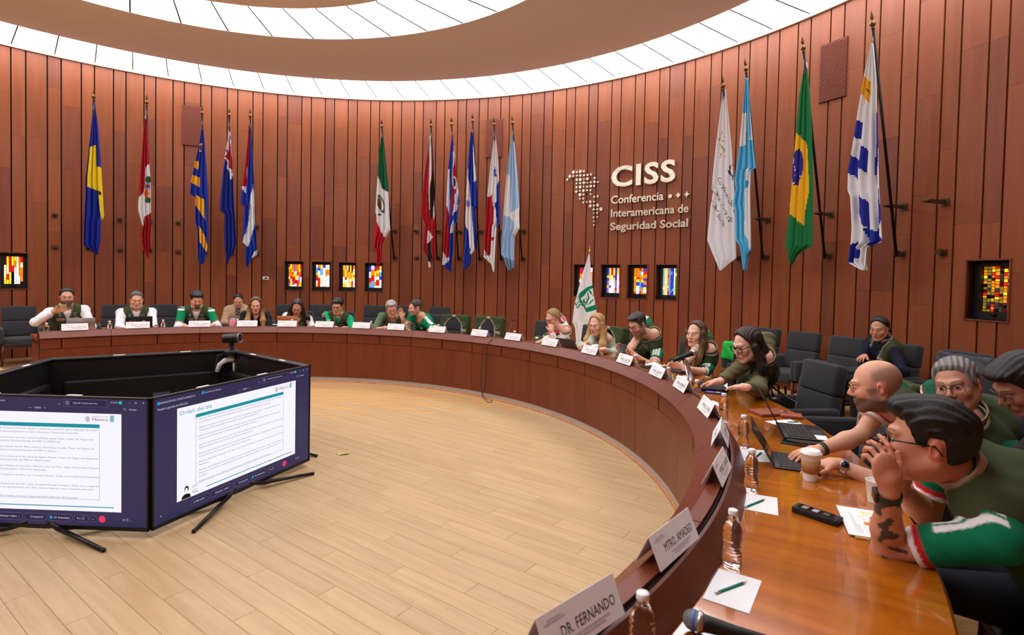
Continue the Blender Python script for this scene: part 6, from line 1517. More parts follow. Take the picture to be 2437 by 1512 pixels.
    ctx = dict(root=root, H=H, frH=frH, toL=toL, NB=NB, A=A, S=S, lat=lat, ax=ax, fw=fw, march=march, patch=patch, print_on=print_on, shf=shf, vsd=vsd, bs=bs, hs=hs, Rm=Rm, b0=b0)
    if extra: extra(ctx)
    return ctx

# hair builders -------------------------------------------------------
def h_short(top=.016, side=.006, front=.086, lumps=(), wave=.0016, back=-.07, temple=-.012, comb=(1, 0), rec=.008):
    """cap of hair: thickness on top / sides, hairline heights"""
    def make(H, toH, frH, hs, cx):
        lum = [ell(c, r) for c, r in lumps]
        def f(P):
            q = toH(P); x, y, z = q.T
            line = (np.interp(y, [-.12, -.085, -.06, -.045, -.034, -.012, -.002, .034, .045, .12], [front, front, front-.004, front-.024, temple+.012, temple, .030, .026, back, back-.01])+np.where(y < -.04, -5*x*x+rec*np.clip((np.abs(x)-.02)/.03, 0, 1), 0)).astype(F32)
            th = (side+(top-side)*np.clip((z-.03)/.06, 0, 1)+.003)*np.clip((z-line)/.026, 0, 1)**.6-.003
            e = np.stack([x, y-.015, z-.035], 1)/np.array([.0765, .098, .087], F32); k0 = np.sqrt((e*e).sum(1)); k1 = np.sqrt(((e/np.array([.0765, .098, .087], F32))**2).sum(1))+1e-9
            d = k0*(k0-1)/k1-th
            for g in lum: d = smin(d, g(q), .02)
            d = d+wave*np.sin((x*comb[0]+y*comb[1])*300+3*np.sin(z*40))
            return np.maximum(d, (line-z)*.8)*hs
        e = .16*hs; return f, H-e, H+e
    return make
def h_long(col_r=.03, left=((.08, -.02, .02), (.09, -.02, -.08)), right=None, drop=((0, -.02, -.1), (0, -.02, -.2)), back=True, top=.016, front=.074, rad=(.024, .032, .036, .022), open_=.056, tie=False, tail=None):
    def make(H, toH, frH, hs, cx):
        fs = []
        for sg, pts in ((1, left), (-1, right if right is not None else tuple((-p[0], p[1], p[2]) for p in left))):
            if not pts: continue
            W = [frH(p) for p in pts]; 
            for dr in (drop if not isinstance(drop, dict) else drop[sg]): W.append(W[len(pts)-1]+(cx['lat']*dr[0]*sg+cx['fw']*dr[1]*-1+cx['up']*dr[2])*hs)
            rr = list(rad)[:len(W)]+[rad[-1]]*(len(W)-len(rad)); fs += chain(W, [r*hs for r in rr])
        if back:
            b0_ = frH((0, .07, .02)); b1 = frH((0, .085, -.08)); fs += chain([b0_, b1, b1-cx['up']*.12*hs-cx['fw']*.01], [.06*hs, .062*hs, .05*hs])
        if tail: fs += chain([frH(p) for p in tail[0]], [r*hs for r in tail[1]])
        cap = union(fs, .03) if fs else None
        def f(P):
            q = toH(P); x, y, z = q.T
            e = np.stack([x, y-.015, z-.035], 1)/np.array([.0735, .098, .087], F32); k0 = np.sqrt((e*e).sum(1)); k1 = np.sqrt(((e/np.array([.0735, .098, .087], F32))**2).sum(1))+1e-9
            fr = front+.026-8*x*x
            line = np.interp(y, [-.12, -.05, -.03, -.01, .03, .12], [0, 0, .35, 1, 1, 1]); low = np.interp(y, [-.03, 0, .03, .12], [-.01 if not tie else .035, -.01 if not tie else .03, -.06 if not tie else -.03, -.09]); line = (fr*(1-line)+low*line).astype(F32)
            d = k0*(k0-1)/k1-(top+.003)*np.clip((z-line)/.022, 0, 1)**.6+.003-.003*np.exp(-(x/.004)**2)*0
            d = np.maximum(d, (line-z)*.8)*hs
            if cap is not None: d = smin(d, cap(P), .02)
            # keep the face clear
            fc = np.sqrt((x/open_)**2+((z+.02)/.116)**2)-1; d = np.where(y < -.03, np.maximum(d, -fc*.05*hs), d)
            return d+.0018*np.sin(x*330+5*np.sin(z*14)+y*120)*hs
        lo = H-.17*hs; hi = H+.17*hs
        if fs:
            lo = np.minimum(lo, H-np.array([.25, .25, .46])*hs); hi = np.maximum(hi, H+np.array([.25, .25, .16])*hs)
        return f, lo, hi
    return make
# ================================================================== the people
def W2(x, y, z=.79): return (x, y), z
def arm(side, x, y, d=None, z=None, **k):
    o = dict(side=side, w=(x, y, d) if d else (x, y)); 
    if z: o['z'] = z
    o.update(k); return o
JERSEY = dict(col=JER, sleeve='short', jersey=True, len=.62)
def dep(r, x, y): 
    p = at_r(x, y, r)-O_; return float(p @ _fw)
P = person
# left to right
def cup_p1(c):
    pass
P('p1', 'bearded man in white shirt and green vest raising a paper cup', (FR, SEATS['p1']), (159, 708, dep(5.28, 159, 708)), 2, 6, 0, skin=(196, 140, 108), hair=(28, 24, 22), face=dict(beard=(40, 30, 26), beard_a=.85, eye=.6), hairf=h_short(.012, .007, .090, temple=.0), shirt=dict(col=(232, 233, 238)), vest=dict(name='Mtro. Néstor'), lowpoly=False,
  arms=[arm(-1, 128, 742, dep(5.02, 128, 742), pole=(-1, .1, -.75), f=(.75, -.35, .25), n=(.1, -.9, 0), t=(0, 0, 1), curl=.75), arm(1, 203, 775, dep(4.93, 203, 775), f=(-.5, -.8, -.1))], glasses=(M_gsteel, .026, .021, .0012, 2.4))
P('p2', 'man with grey cropped hair in a white track jacket and green vest', (FR, SEATS['p2']), (325, 714, dep(5.3, 325, 714)), 4, 14, 0, skin=(208, 150, 118), hair=(84, 80, 76), face=dict(eye=.25, brow=(60, 50, 46)), hairf=h_short(.010, .006, .086, temple=.0), shirt=dict(col=(232, 232, 236), track=True), vest=dict(name='Mtro. Annuar'),
  arms=[arm(-1, 300, 783, dep(4.9, 300, 783), f=(.4, -.9, -.1)), arm(1, 352, 783, dep(4.9, 352, 783), f=(-.4, -.9, -.1))])
def p3fn(V, C, g):
    for s, S_, E, W, ar in g['A']:
        n_ = nrm(E-S_); q = V-S_; t = q @ n_; L_ = np.linalg.norm(E-S_); rad = np.linalg.norm(q-t[:, None]*n_, axis=1); up_ = (rad < .09) & (t < L_*.72); C[up_ & (t > -.05)] = lc(JER); C[(rad < .09) & (t >= L_*.70) & (t < L_*.745)] = lc((200, 40, 50))
        C[up_ & (np.abs(t-.02) < .03) & (V[:, 2] > S_[2]+.02)] = lc((234, 234, 232))
    return C
P('p3', 'bearded man in green jersey over white sleeves and green vest', (FR, SEATS['p3']), (468, 714, dep(5.2, 468, 714)), 8, 22, 0, skin=(204, 148, 118), hair=(24, 20, 20), face=dict(beard=(36, 26, 24), goatee=True, eye=.4), hairf=h_short(.024, .008, .074, lumps=[((0, -.06, .105), (.06, .045, .025))]), shirt=dict(col=(226, 226, 232), fn=p3fn), vest=dict(name='Mtro. Jorge'),
  arms=[arm(-1, 440, 776, dep(4.9, 440, 776), f=(.5, -.8, -.1)), arm(1, 506, 774, dep(4.9, 506, 774), f=(-.6, -.7, -.1))])
def p4x(c):
    o = c['toL'](at_d(566, 757, dep(7.05, 566, 757))); q = MB(); q.T = Matrix.Translation(Vector(o)) @ Matrix.Rotation(.35, 4, 'X'); q.box((0, 0, 0), (.31, .008, .2), bevel=.003); 
def scarf(col1, col2):
    def fn(V, C, g):
        q = V-g['NB']; u = np.abs(q @ g['lat']); v = -(q @ g['ax']); w = q @ g['fw']; m = (w > .02) & (u < .052-.1*np.clip(v-.02, 0, .2)) & (v < .3); chk = ((np.floor(V[:, 2]*28)+np.floor(V[:, 0]*28)) % 2) == 0
        C[m] = lc(col1); C[m & chk & (v < .16)] = lc(col2); return C
    return fn
P('p4', 'woman with tied black hair in a beige puffer jacket behind the desk', (7.35, 110.2), (567, 716, dep(7.28, 567, 716)), -2, 24, 0, fem=True, skin=(196, 140, 110), hair=(22, 18, 18), face=dict(eye=.25), hairf=h_long(left=(), right=(), back=False, tie=True, top=.010, front=.07), shirt=dict(col=(178, 148, 120), puff=.022, quilt=True, high=True, name='puffer_jacket', fn=scarf((44, 42, 42), (120, 110, 96))), girth=1.1,
  arms=[arm(-1, 545, 768, dep(7.0, 545, 768), f=(.7, -.6, -.2)), arm(1, 590, 768, dep(7.0, 590, 768), f=(-.7, -.6, -.2))], lowpoly=True)
lp = laptop(Vector(at_d(564, 776, dep(7.02, 564, 776))), R_(110.2-90+4), mat('laptop_taupe', (150, 128, 108), .4), 'taupe laptop on the lap of the woman in the beige puffer jacket', w=.30, d=.20, tilt=106)
def blazer(V, C, g):
    q = V-g['NB']; u = np.abs(q @ g['lat']); v = -(q @ g['ax']); w = q @ g['fw']; C[(w > .02) & (u < .05-.06*np.clip(v, 0, .5)) & (v < .5)] = lc((72, 18, 30)); return C
P('p5', 'woman with very long dark to blonde hair in a black blazer and maroon shirt', (FR, SEATS['p5']), (609, 726, dep(5.22, 609, 726)), -3, 16, 0, fem=True, skin=(206, 152, 122), hair=(92, 64, 42), hair2=((190, 140, 86), .0, -.22), face=dict(eye=.2, lip=(170, 60, 64), parting=0.0), hairf=h_long(drop=((.02, -.05, -.13), (.03, -.07, -.25)), rad=(.026, .034, .04, .03), front=.07), shirt=dict(col=(26, 25, 27), name='blazer', vneck=.13, fn=blazer),
  arms=[arm(-1, 585, 783, dep(4.92, 585, 783), f=(.7, -.6, -.1)), arm(1, 627, 780, dep(4.88, 627, 780), f=(-.8, -.5, -.1))])
P('p6', 'woman with dark shoulder length hair bent over a copper laptop in green vest', (FR, SEATS['p6']), (707, 731, dep(5.12, 707, 731)), -6, 34, 4, fem=True, skin=(184, 126, 98), hair=(40, 26, 24), face=dict(eye=.2, parting=.004), hairf=h_long(drop={1: ((.07, -.0, -.07), (.10, -.0, -.11)), -1: ((.02, -.01, -.06), (.03, 0, -.1))}, rad=(.026, .036, .034, .016), front=.074), shirt=dict(col=(230, 230, 232), sleeve='short', len=.7), vest=dict(name='Lic. Alicia', puff=.006),
  arms=[arm(-1, 690, 780, dep(4.85, 690, 780), f=(.3, -.9, -.1)), arm(1, 735, 779, dep(4.9, 735, 779), f=(-.6, -.7, -.1))])
P('p7', 'man in black rectangular glasses and bright green shirt under a green vest', (FR, SEATS['p7']), (803, 729, dep(5.18, 803, 729)), -14, 18, 4, skin=(202, 146, 114), hair=(20, 18, 20), face=dict(eye=.35), hairf=h_short(.020, .008, .070, lumps=[((-.02, -.055, .10), (.055, .05, .022))]), shirt=dict(col=(22, 164, 106), sleeve='short', len=.85), vest=dict(name='Lic. Arturo'), glasses=(M_gblack, .027, .018, .0024, 4),
  arms=[arm(-1, 797, 780, dep(4.86, 797, 780), f=(.5, -.7, .1), curl=.7), arm(1, 822, 781, dep(4.86, 822, 781), f=(-.9, -.3, 0), curl=.5)])
P('p8', 'grey haired man in glasses and grey green polo leaning over folded arms', (FR, 80.4), (932, 735, dep(5.02, 932, 735)), 6, 22, -8, skin=(206, 150, 122), hair=(158, 154, 148), face=dict(eye=.35, brow=(120, 112, 104)), hairf=h_short(.016, .011, .082, lumps=[((0, -.05, .1), (.06, .05, .02))]), shirt=dict(col=(96, 120, 92), sleeve='short', len=.85), vest=dict(name='Dr. Rosas'), glasses=(M_gsteel, .027, .021, .0016, 3), byaw=-4,
  arms=[arm(-1, 917, 780, dep(4.84, 917, 780), f=(.9, -.3, -.05), pole=(-.9, .1, -.6)), arm(1, 938, 778, dep(4.8, 938, 778), f=(-.9, -.2, 0), pole=(.9, .1, -.6))])
def p9fn(V, C, g):
    q = V-g['NB']; u = q @ g['lat']; v = -(q @ g['ax']); w = q @ g['fw']; bs = g['bs']; dk = lc((6, 104, 66))
    C[:] = lc((14, 142, 92))
    for (cu_, cv_, r0, r1) in ((0, .30, .05, .06), (0, .30, .075, .085), (0, .30, .13, .138), (-.07, .2, .03, .036), (.09, .27, .022, .03)):
        rr = np.sqrt((u-cu_)**2+(v-cv_)**2); C[(w > 0) & (rr > r0) & (rr < r1)] = dk
    C[(w > 0) & (np.abs(np.sin(u*90))*np.abs(np.sin(v*80)) > .8) & (v > .1)] = dk
    C[(w > 0) & ((u-.07)**2+((v-.17)*.8)**2 < .00055)] = lc((232, 232, 232)); C[(w > 0) & (np.abs(u+.055) < .022) & (v > .2) & (v < .235) & (v > .225-(u+.055)*.9-.01)] = lc((232, 232, 232))
    top = (np.abs(u) > .07) & (np.abs(w) < .028) & (v < .04) & (np.abs(u) < .24); C[top] = lc((234, 234, 232))
    e = np.abs(np.abs(u)-.046*(1-v/.13)); C[(w > 0) & (v < .135) & (v > -.02) & (e < .007)] = lc((190, 30, 40)); 
    for s, S_, E, W, ar in g['A']:
        n_ = nrm(E-S_); qq = V-S_; t = qq @ n_; L_ = np.linalg.norm(E-S_)*.62; rad = np.linalg.norm(qq-t[:, None]*n_, axis=1); C[(rad < .09) & (t > L_-.03)] = lc((190, 26, 36)); C[(rad < .09) & (t > L_-.016)] = lc((232, 230, 228))
    return C
P('p9', 'man with grey beard in a green football jersey leaning aside with one hand raised', (FR, 74.6), (989, 733, dep(5.12, 989, 733)), -74, 10, 8, skin=(206, 152, 124), hair=(52, 46, 42), face=dict(beard=(140, 132, 124), beard_a=.75, eye=.5, grey=((120, 112, 104), .5)), hairf=h_short(.012, .006, .084), shirt=dict(col=JER, sleeve='short', vneck=.13, fn=p9fn), byaw=-20, tilt=-14, nboff=(.07, .0, .0),
  arms=[arm(-1, 958, 758, dep(4.95, 958, 758), f=(-.25, -.1, 1), n=(-.1, -1, 0), t=(1, 0, .1), curl=.08, spread=.16, thumb=.9, pole=(-.2, -.1, -1)), arm(1, 1040, 778, dep(4.95, 1040, 778), f=(-.8, -.5, -.1), pole=(.9, .2, -.5))])
# right side
def p10x(c):
    q = MB()
    for s in (1,): q.lathe([(.0, -.008), (.007, 0), (0, .01)], 10, c=Vector(c['frH']((s*.085, .012, -.045)))); 
    q.build('earring', mat('pearl', (226, 214, 200), .2), c['root'])
    q = MB(); q.tube([Vector(c['frH']((0, .112, .015))), Vector(c['frH']((0, .125, .0)))], .016, 10); q.build('hair_tie', M_gblack, c['root'])
def p10fn(V, C, g):
    q = V-g['NB']; u = q @ g['lat']; v = -(q @ g['ax']); w = q @ g['fw']; C[(w > .03) & (np.abs(u+.01) < .026) & (v > .03)] = lc((206, 70, 110)); C[(w > .03) & (np.abs(u-.028) < .012) & (v > .03)] = lc((28, 26, 30))
    for s, S_, E, W, ar in g['A']:
        d_ = np.linalg.norm(V-S_, axis=1); C[(np.abs(d_-.085) < .012) & (V[:, 2] > S_[2]-.05) & (np.sin(V[:, 1]*160) > -.3)] = lc((206, 70, 110))
    return C
P('p10', 'woman with fair tied hair and dark glasses resting her hand at her mouth', (FR, SEATS['p10']), (1316, 758, dep(5.08, 1316, 758)), -48, 24, 0, fem=True, hs=1.06, skin=(214, 160, 134), hair=(152, 118, 76), face=dict(eye=.3), hairf=h_long(left=(), right=(), back=False, tie=True, top=.013, front=.07, tail=([(0, .10, .03), (0, .13, -.02), (.0, .135, -.1)], [.03, .032, .015])), shirt=dict(col=(226, 218, 208), puff=.008, fn=p10fn, name='blouse'), vest=dict(gap=.05, zip=.45, name='Lic. Luisa'), glasses=(M_gblack, .027, .02, .0024, 3), byaw=-28, extra=p10x, hair2=((206, 176, 128), .1, -.1),
  nb=(1346, 789, dep(5.2, 1346, 789)), arms=[arm(-1, 1293, 812, dep(4.85, 1293, 812), f=(-.2, -.9, 0)), arm(1, 1313, 790, dep(4.86, 1313, 790), f=(-.25, .1, 1), n=(-.6, .6, 0), t=(-.5, -.8, 0), curl=.9, pole=(.4, -.1, -1))])
def p11fn(V, C, g):
    q = V-g['NB']; u = np.abs(q @ g['lat']); v = -(q @ g['ax']); w = q @ g['fw']; C[(w > .03) & (u < .07-.05*np.clip(v-.1, 0, 1)) & (v < .5)] = lc((212, 218, 206)); C[(w > .03) & (np.abs(u-.075) < .006)] = lc((170, 178, 162)); return C
def p11x(c):
    q = MB(); q.tube([Vector(c['frH']((s*.088, -.01, .06))) if abs(s) == 1 else Vector(c['frH']((s*.09, -.02, .135-.07*s*s))) for s in (-1, -.6, -.2, .2, .6, 1)], .005, 8); q.build('hairband', mat('hairband_gold', (222, 194, 140), .4), c['root'])
P('p11', 'blonde long haired woman in a pale mint jacket looking down', (FR, SEATS['p11']), (1421, 773, dep(5.06, 1421, 773)), -32, 14, 0, fem=True, hs=1.12, girth=1.12, skin=(218, 168, 142), hair=(176, 134, 84), hair2=((206, 172, 118), .05, -.2), face=dict(eye=.3, lip=(176, 84, 80)), hairf=h_long(drop=((.02, -.03, -.1), (.02, -.05, -.19)), rad=(.028, .036, .042, .024), front=.074), shirt=dict(col=(190, 200, 182), vneck=.16, name='jacket', fn=p11fn), byaw=-12, extra=p11x,
  nb=(1446, 808, dep(5.2, 1446, 808)), arms=[arm(-1, 1398, 818, dep(4.78, 1398, 818), f=(-.3, -.9, -.1)), arm(1, 1436, 832, dep(4.8, 1436, 832), f=(-.9, -.4, -.1))])
phone12 = Vector(at_d(1482, 830, dep(4.68, 1482, 830))); t12 = empty('phone', phone12, R_(10), 'black phone held in both hands of the man with slick hair', 'phone')
q = MB(); q.box((0, 0, 0), (.075, .15, .010), rot=(.6, 0, -.5), bevel=.004); q.build('body', M_lapk, t12)
P('p12', 'man with slicked dark hair, glasses and beard in green jersey reading his phone', (FR, SEATS['p12']), (1517, 773, dep(4.98, 1517, 773)), -42, 26, 0, hs=1.06, bs=1.08, skin=(212, 158, 130), hair=(34, 32, 34), face=dict(beard=(60, 44, 38), beard_a=.6, eye=.3, grey=((120, 120, 122), .5)), hairf=h_short(.020, .010, .074, lumps=[((0, -.045, .108), (.058, .06, .022)), ((0, .05, .07), (.06, .055, .05))], comb=(1, .0)), shirt=JERSEY, vest=dict(name='Mtra. Claudia'), glasses=(M_gblack, .027, .02, .0020, 3), byaw=-22,
  nb=(1556, 798, dep(5.2, 1556, 798)), arms=[arm(-1, 1490, 845, dep(4.74, 1490, 845), f=(-.5, -.4, .55), n=(.6, -.2, .5), curl=.5), arm(1, 1513, 847, dep(4.78, 1513, 847), f=(-.8, -.3, .5), n=(-.4, .4, .6), curl=.5)])
P('p13', 'woman with long brown hair in green jersey and vest behind the microphone', (FR, SEATS['p13']), (1657, 796, dep(5.18, 1657, 796)), -30, 2, 0, fem=True, hs=1.1, skin=(218, 168, 140), hair=(80, 54, 36), hair2=((176, 128, 72), -.06, -.26), face=dict(eye=.6, gaze=(-.4, -.1), lip=(178, 96, 88)), hairf=h_long(drop={1: ((.01, -.05, -.12), (-.02, -.09, -.26)), -1: ((0, .05, -.1), (0, .06, -.16))}, rad=(.028, .036, .038, .02), front=.074), shirt=dict(JERSEY, len=.66), vest=dict(name='Dra. Janett', puff=.004), byaw=-22,
  nb=(1688, 834, dep(5.3, 1688, 834)), arms=[arm(-1, 1619, 872, dep(4.78, 1619, 872), f=(-.6, -.6, .1), n=(.6, -.2, -.4), curl=.7), arm(1, 1640, 878, dep(4.82, 1640, 878), f=(-.9, -.2, .15), n=(-.3, .8, 0), curl=.75)])
P('p14', 'woman with very long dark hair and black glasses typing in olive shirt and vest', (FR, SEATS['p14']), (1778, 822, dep(5.02, 1778, 822)), -52, 20, 0, fem=True, hs=1.16, bs=1.12, near=True, girth=1.12, skin=(226, 172, 150), hair=(44, 30, 30), face=dict(eye=.35, lip=(190, 96, 100)), hairf=h_long(left=((.086, -.005, .0), (.085, .015, -.09)), right=((-.082, -.02, .02), (-.088, -.03, -.09)), drop={1: ((0, .02, -.06), (0, .03, -.1)), -1: ((.03, -.05, -.16), (.05, -.06, -.32))}, rad=(.026, .032, .034, .026), front=.072), shirt=dict(col=(104, 98, 70), name='blouse', puff=.006, wr=.006), vest=dict(gap=.03, zip=.3, name='Dra. Janett Alvarado'), glasses=(M_gblack, .03, .021, .0034, 4), byaw=-30,
  nb=(1822, 854, dep(5.2, 1822, 854)), arms=[arm(-1, 1712, 908, dep(4.72, 1712, 908), f=(-.7, -.5, -.2), curl=.3), arm(1, 1775, 922, dep(4.74, 1775, 922), f=(-.9, -.3, -.1), curl=.25, pole=(.8, .3, -.6))])
def p15x(c):
    q = MB(); q.lathe([(0, -.014), (.012, 0), (0, .014)], 10, c=Vector(c['frH']((.086, .01, -.045)))); q.build('earring', M_gold, c['root'])
P('p15', 'woman with hair pulled back in a navy turtleneck and green vest seated by the wall', (BK, 16.6), (2093, 783, dep(7.5, 2093, 783)), -20, 14, 0, fem=True, hs=1.1, skin=(186, 126, 94), hair=(22, 18, 18), face=dict(eye=.25, lip=(160, 76, 66)), hairf=h_long(left=(), right=(), back=False, tie=True, top=.012, front=.07, tail=([(0, .1, .02), (.02, .125, -.06), (.03, .12, -.16)], [.03, .03, .02])), shirt=dict(col=(24, 26, 44), high=True, name='turtleneck'), vest=dict(gap=.035, zip=.28, name='Dra. Ana'), byaw=-16, extra=p15x,
  arms=[arm(-1, 2058, 848, dep(7.25, 2058, 848), f=(.3, -.9, -.1), pole=(-.6, .3, -.6)), arm(1, 2100, 870, dep(7.2, 2100, 870), f=(-.6, -.6, -.1), pole=(.6, .3, -.6))])
# near group -------------------------------------------------------
def watch(c, i, strap, face_m, w=.04, digital=False, t0=.88):
    s, S_, E, W, ar = c['A'][i]; d = nrm(W-E); p = E+(W-E)*t0; q = MB(); n_ = nrm(np.array(ar.get('dial', (0, 0, 1)), float)-d*(np.array(ar.get('dial', (0, 0, 1)), float) @ d)); b_ = np.cross(d, n_); r = .033*c['bs']
    M = frame_m(p, b_, d); pts = [Vector(p+(b_*math.cos(k*PI/12)+n_*math.sin(k*PI/12))*r) for k in range(25)]
    for k in range(24):
        m_ = (pts[k]+pts[k+1])/2; tn = (pts[k+1]-pts[k]).normalized(); q.T = frame_m(m_, tn, d); q.box((0, 0, 0), ((pts[k+1]-pts[k]).length*1.05, .022, .004))
    q.T = Matrix.Identity(4); q.build('watch_strap', strap, c['root']); q = MB(); q.T = frame_m(p+n_*(r+.002), b_, d)
    if digital: q.box((0, 0, 0), (.036, .043, .011), bevel=.004)
    else: q.lathe([(0, -.005), (.019, -.005), (.020, 0), (.0185, .005), (0, .005)], 24)
    q.build('watch_case', strap if digital else M_fer, c['root']); q = MB(); q.T = frame_m(p+n_*(r+.002), b_, d)
    if digital: q.box((0, 0, .0058), (.03, .037, .001))
    else: q.lathe([(0, .0052), (.0165, .0052), (.0165, .006), (0, .006)], 20)
    q.build('watch_face', face_m, c['root'])
def p16x(c):
    watch(c, 0, M_fer, mat('dial_black', (20, 22, 28), .15))
    s, S_, E, W, ar = c['A'][1]; q = MB(); d = nrm(W-E); q.tube([Vector(E+(W-E)*.84), Vector(E+(W-E)*.92)], .0335*c['bs'], 20); q.build('wrist_band', mat('band_green', (52, 62, 40), .7), c['root'])
P('p16', 'bald bearded man in gold glasses and green jersey typing on a tablet', (FR+.14, SEATS['p16']), (2084, 920, 2.75), -84, 12, 0, hs=1.05, bs=1.06, near=True, girth=1.12, skin=(214, 152, 122), hair=(70, 56, 48), face=dict(beard=(58, 42, 36), beard_a=.8, eye=.3, buzz=.55, brow=(70, 52, 44)), shirt=dict(JERSEY, len=.66), vest=dict(zip=.26, gap=.01, name='Dr. Ivan'), glasses=(M_ggold, .026, .023, .0013, 2.3), byaw=-24, extra=p16x,
  nb=(2160, 996, 2.78), arms=[arm(1, 1990, 1104, z=.80, e=(2120, 1160, 2.55), f=(-1, .2, -.1), world=True, curl=.35, hair=True, dial=(.2, -.9, .6)), arm(-1, 1945, 1073, z=.80, e=(2060, 1100, 2.9), f=(-1, -.1, -.1), world=True, curl=.35, hair=True)])
P('p17', 'grey haired man in round glasses tilting his head behind the black haired man', (6.5, SEATS['p17']), (2278, 920, 2.95), -16, 4, -14, hs=1.18, bs=1.1, near=True, skin=(186, 122, 94), hair=(122, 120, 118), face=dict(beard=(70, 60, 56), goatee=True, beard_a=.6, eye=.5, brow=(60, 50, 46), grey=((170, 170, 168), .6)), hairf=h_short(.016, .008, .084, comb=(1, .3)), shirt=dict(col=(22, 92, 66), track=True), vest=dict(name='Dr. Luis'), glasses=(M_gsteel, .026, .022, .0014, 2.1), byaw=-22, tilt=0,
  pelvis=(-.16, -.12, .57), arms=[arm(1, 2330, 1120, 2.6, f=(-.6, -.6, -.2)), arm(-1, 2240, 1110, 2.7, f=(.4, -.8, -.2))])
P('p18', 'man with dark hair and silver glasses bowing his head at the right edge', (7.35, -7.4), (2436, 915, 2.6), -58, 38, 6, hs=1.12, bs=1.1, near=True, skin=(150, 92, 70), hair=(26, 20, 22), face=dict(eye=.2), hairf=h_short(.020, .010, .070, lumps=[((0, -.05, .1), (.065, .05, .024))]), shirt=dict(col=(40, 42, 46), name='jacket'), vest=dict(name='Dr. Raul'), glasses=(M_gsteel, .028, .022, .0014, 3), byaw=-50,
  pelvis=(.22, -.62, .6), nboff=(.0, .05, 0), arms=[arm(1, 2430, 1120, 2.2, f=(-.6, -.6, -.4)), arm(-1, 2420, 1090, 2.6, f=(-.4, -.8, -.4))])
def p19x(c):
    watch(c, 0, mat('watch_strap_dark', (44, 46, 46), .5), M_phs, digital=True)
    back = c['vsd']
    vs, fs = text_geo('COMANDO', .055, 0, .003); P0 = []
    for v in vs:
        p = c['NB']+c['lat']*(.17-v[0]*.8)-c['ax']*(.17-v[1])-c['fw']*.4; P0.append(p)
    P0 = np.array(P0, F32); t = np.zeros(len(P0), F32); f_ = c['fw'].astype(F32)
    for _ in range(26): t += np.clip(back(P0+t[:, None]*f_)*.8, -.02, .06)
    P1 = P0+(t[:, None]-F32(.006))*f_; me = bpy.data.meshes.new('back_lettering'); me.from_pydata([tuple(map(float, p)) for p in P1], [], fs); me.materials.append(mat('print_grey', (128, 132, 126), .7)); tag(link('back_lettering', me, c['root']), kind='stuff')
P('p19', 'man in the foreground with thick black hair and glasses, hands clasped at his mouth', (FR+.06, SEATS['p19']), (2208, 1056, 1.86), -86, 0, 0, hs=1.14, bs=1.1, nb=(2296, 1128, 1.86), near=True, girth=1.3, skin=(192, 124, 92), hair=(13, 12, 13), face=dict(eye=.5, jaw=1.12, brow=(26, 20, 18)), hairf=h_short(.020, .008, .072, lumps=[((.0, -.06, .104), (.058, .045, .030)), ((0, .0, .118), (.056, .065, .022))], comb=(1, .0), wave=.0022), shirt=dict(JERSEY, len=.72, col=(6, 112, 74)), vest=dict(zip=.26, gap=.012, name='Dr. Pedro'), glasses=(M_gblack, .028, .02, .0030, 3.4), byaw=-20, extra=p19x,
  arms=[arm(1, 2116, 1160, 1.80, e=(2190, 1330, 1.86), f=(-.22, .05, 1), n=(-.1, .95, .1), t=(-.1, -.1, 1), curl=(.45, .75, .9, 1.0), tattoo=True, dial=(.2, -1, .1), world=True), arm(-1, 2140, 1160, 1.98, e=(2200, 1330, 2.2), f=(-.45, -.25, 1), n=(-.1, -.9, .1), t=(-.1, .1, 1), curl=(.7, .8, .9, .95), world=True)])
pencil(0, 0, 1, 1, 'tmp') if False else None
pa, pb_ = Vector(at_d(2072, 1042, 1.82)), Vector(at_d(2128, 1072, 1.86)); pn = empty('pencil', pa, 0, 'dark red pencil held between the clasped hands in the foreground', 'pencil'); q = MB(); q.tube([(0, 0, 0), pb_-pa], .004, 6); q.build('barrel', mat('pencil_maroon', (96, 26, 24), .4), pn); q = MB(); q.tube([(0, 0, 0), (pa-pb_).normalized()*.012], [.004, .0008], 6); q.build('tip', M_lapk, pn)
# cup in the raised hand of the first man
cup(Vector(at_d(151, 742, dep(4.92, 151, 742))), .098, .028, .040, 'paper coffee cup held up by the man at the far left', col=mat('cup_beige', (206, 170, 128), .7))
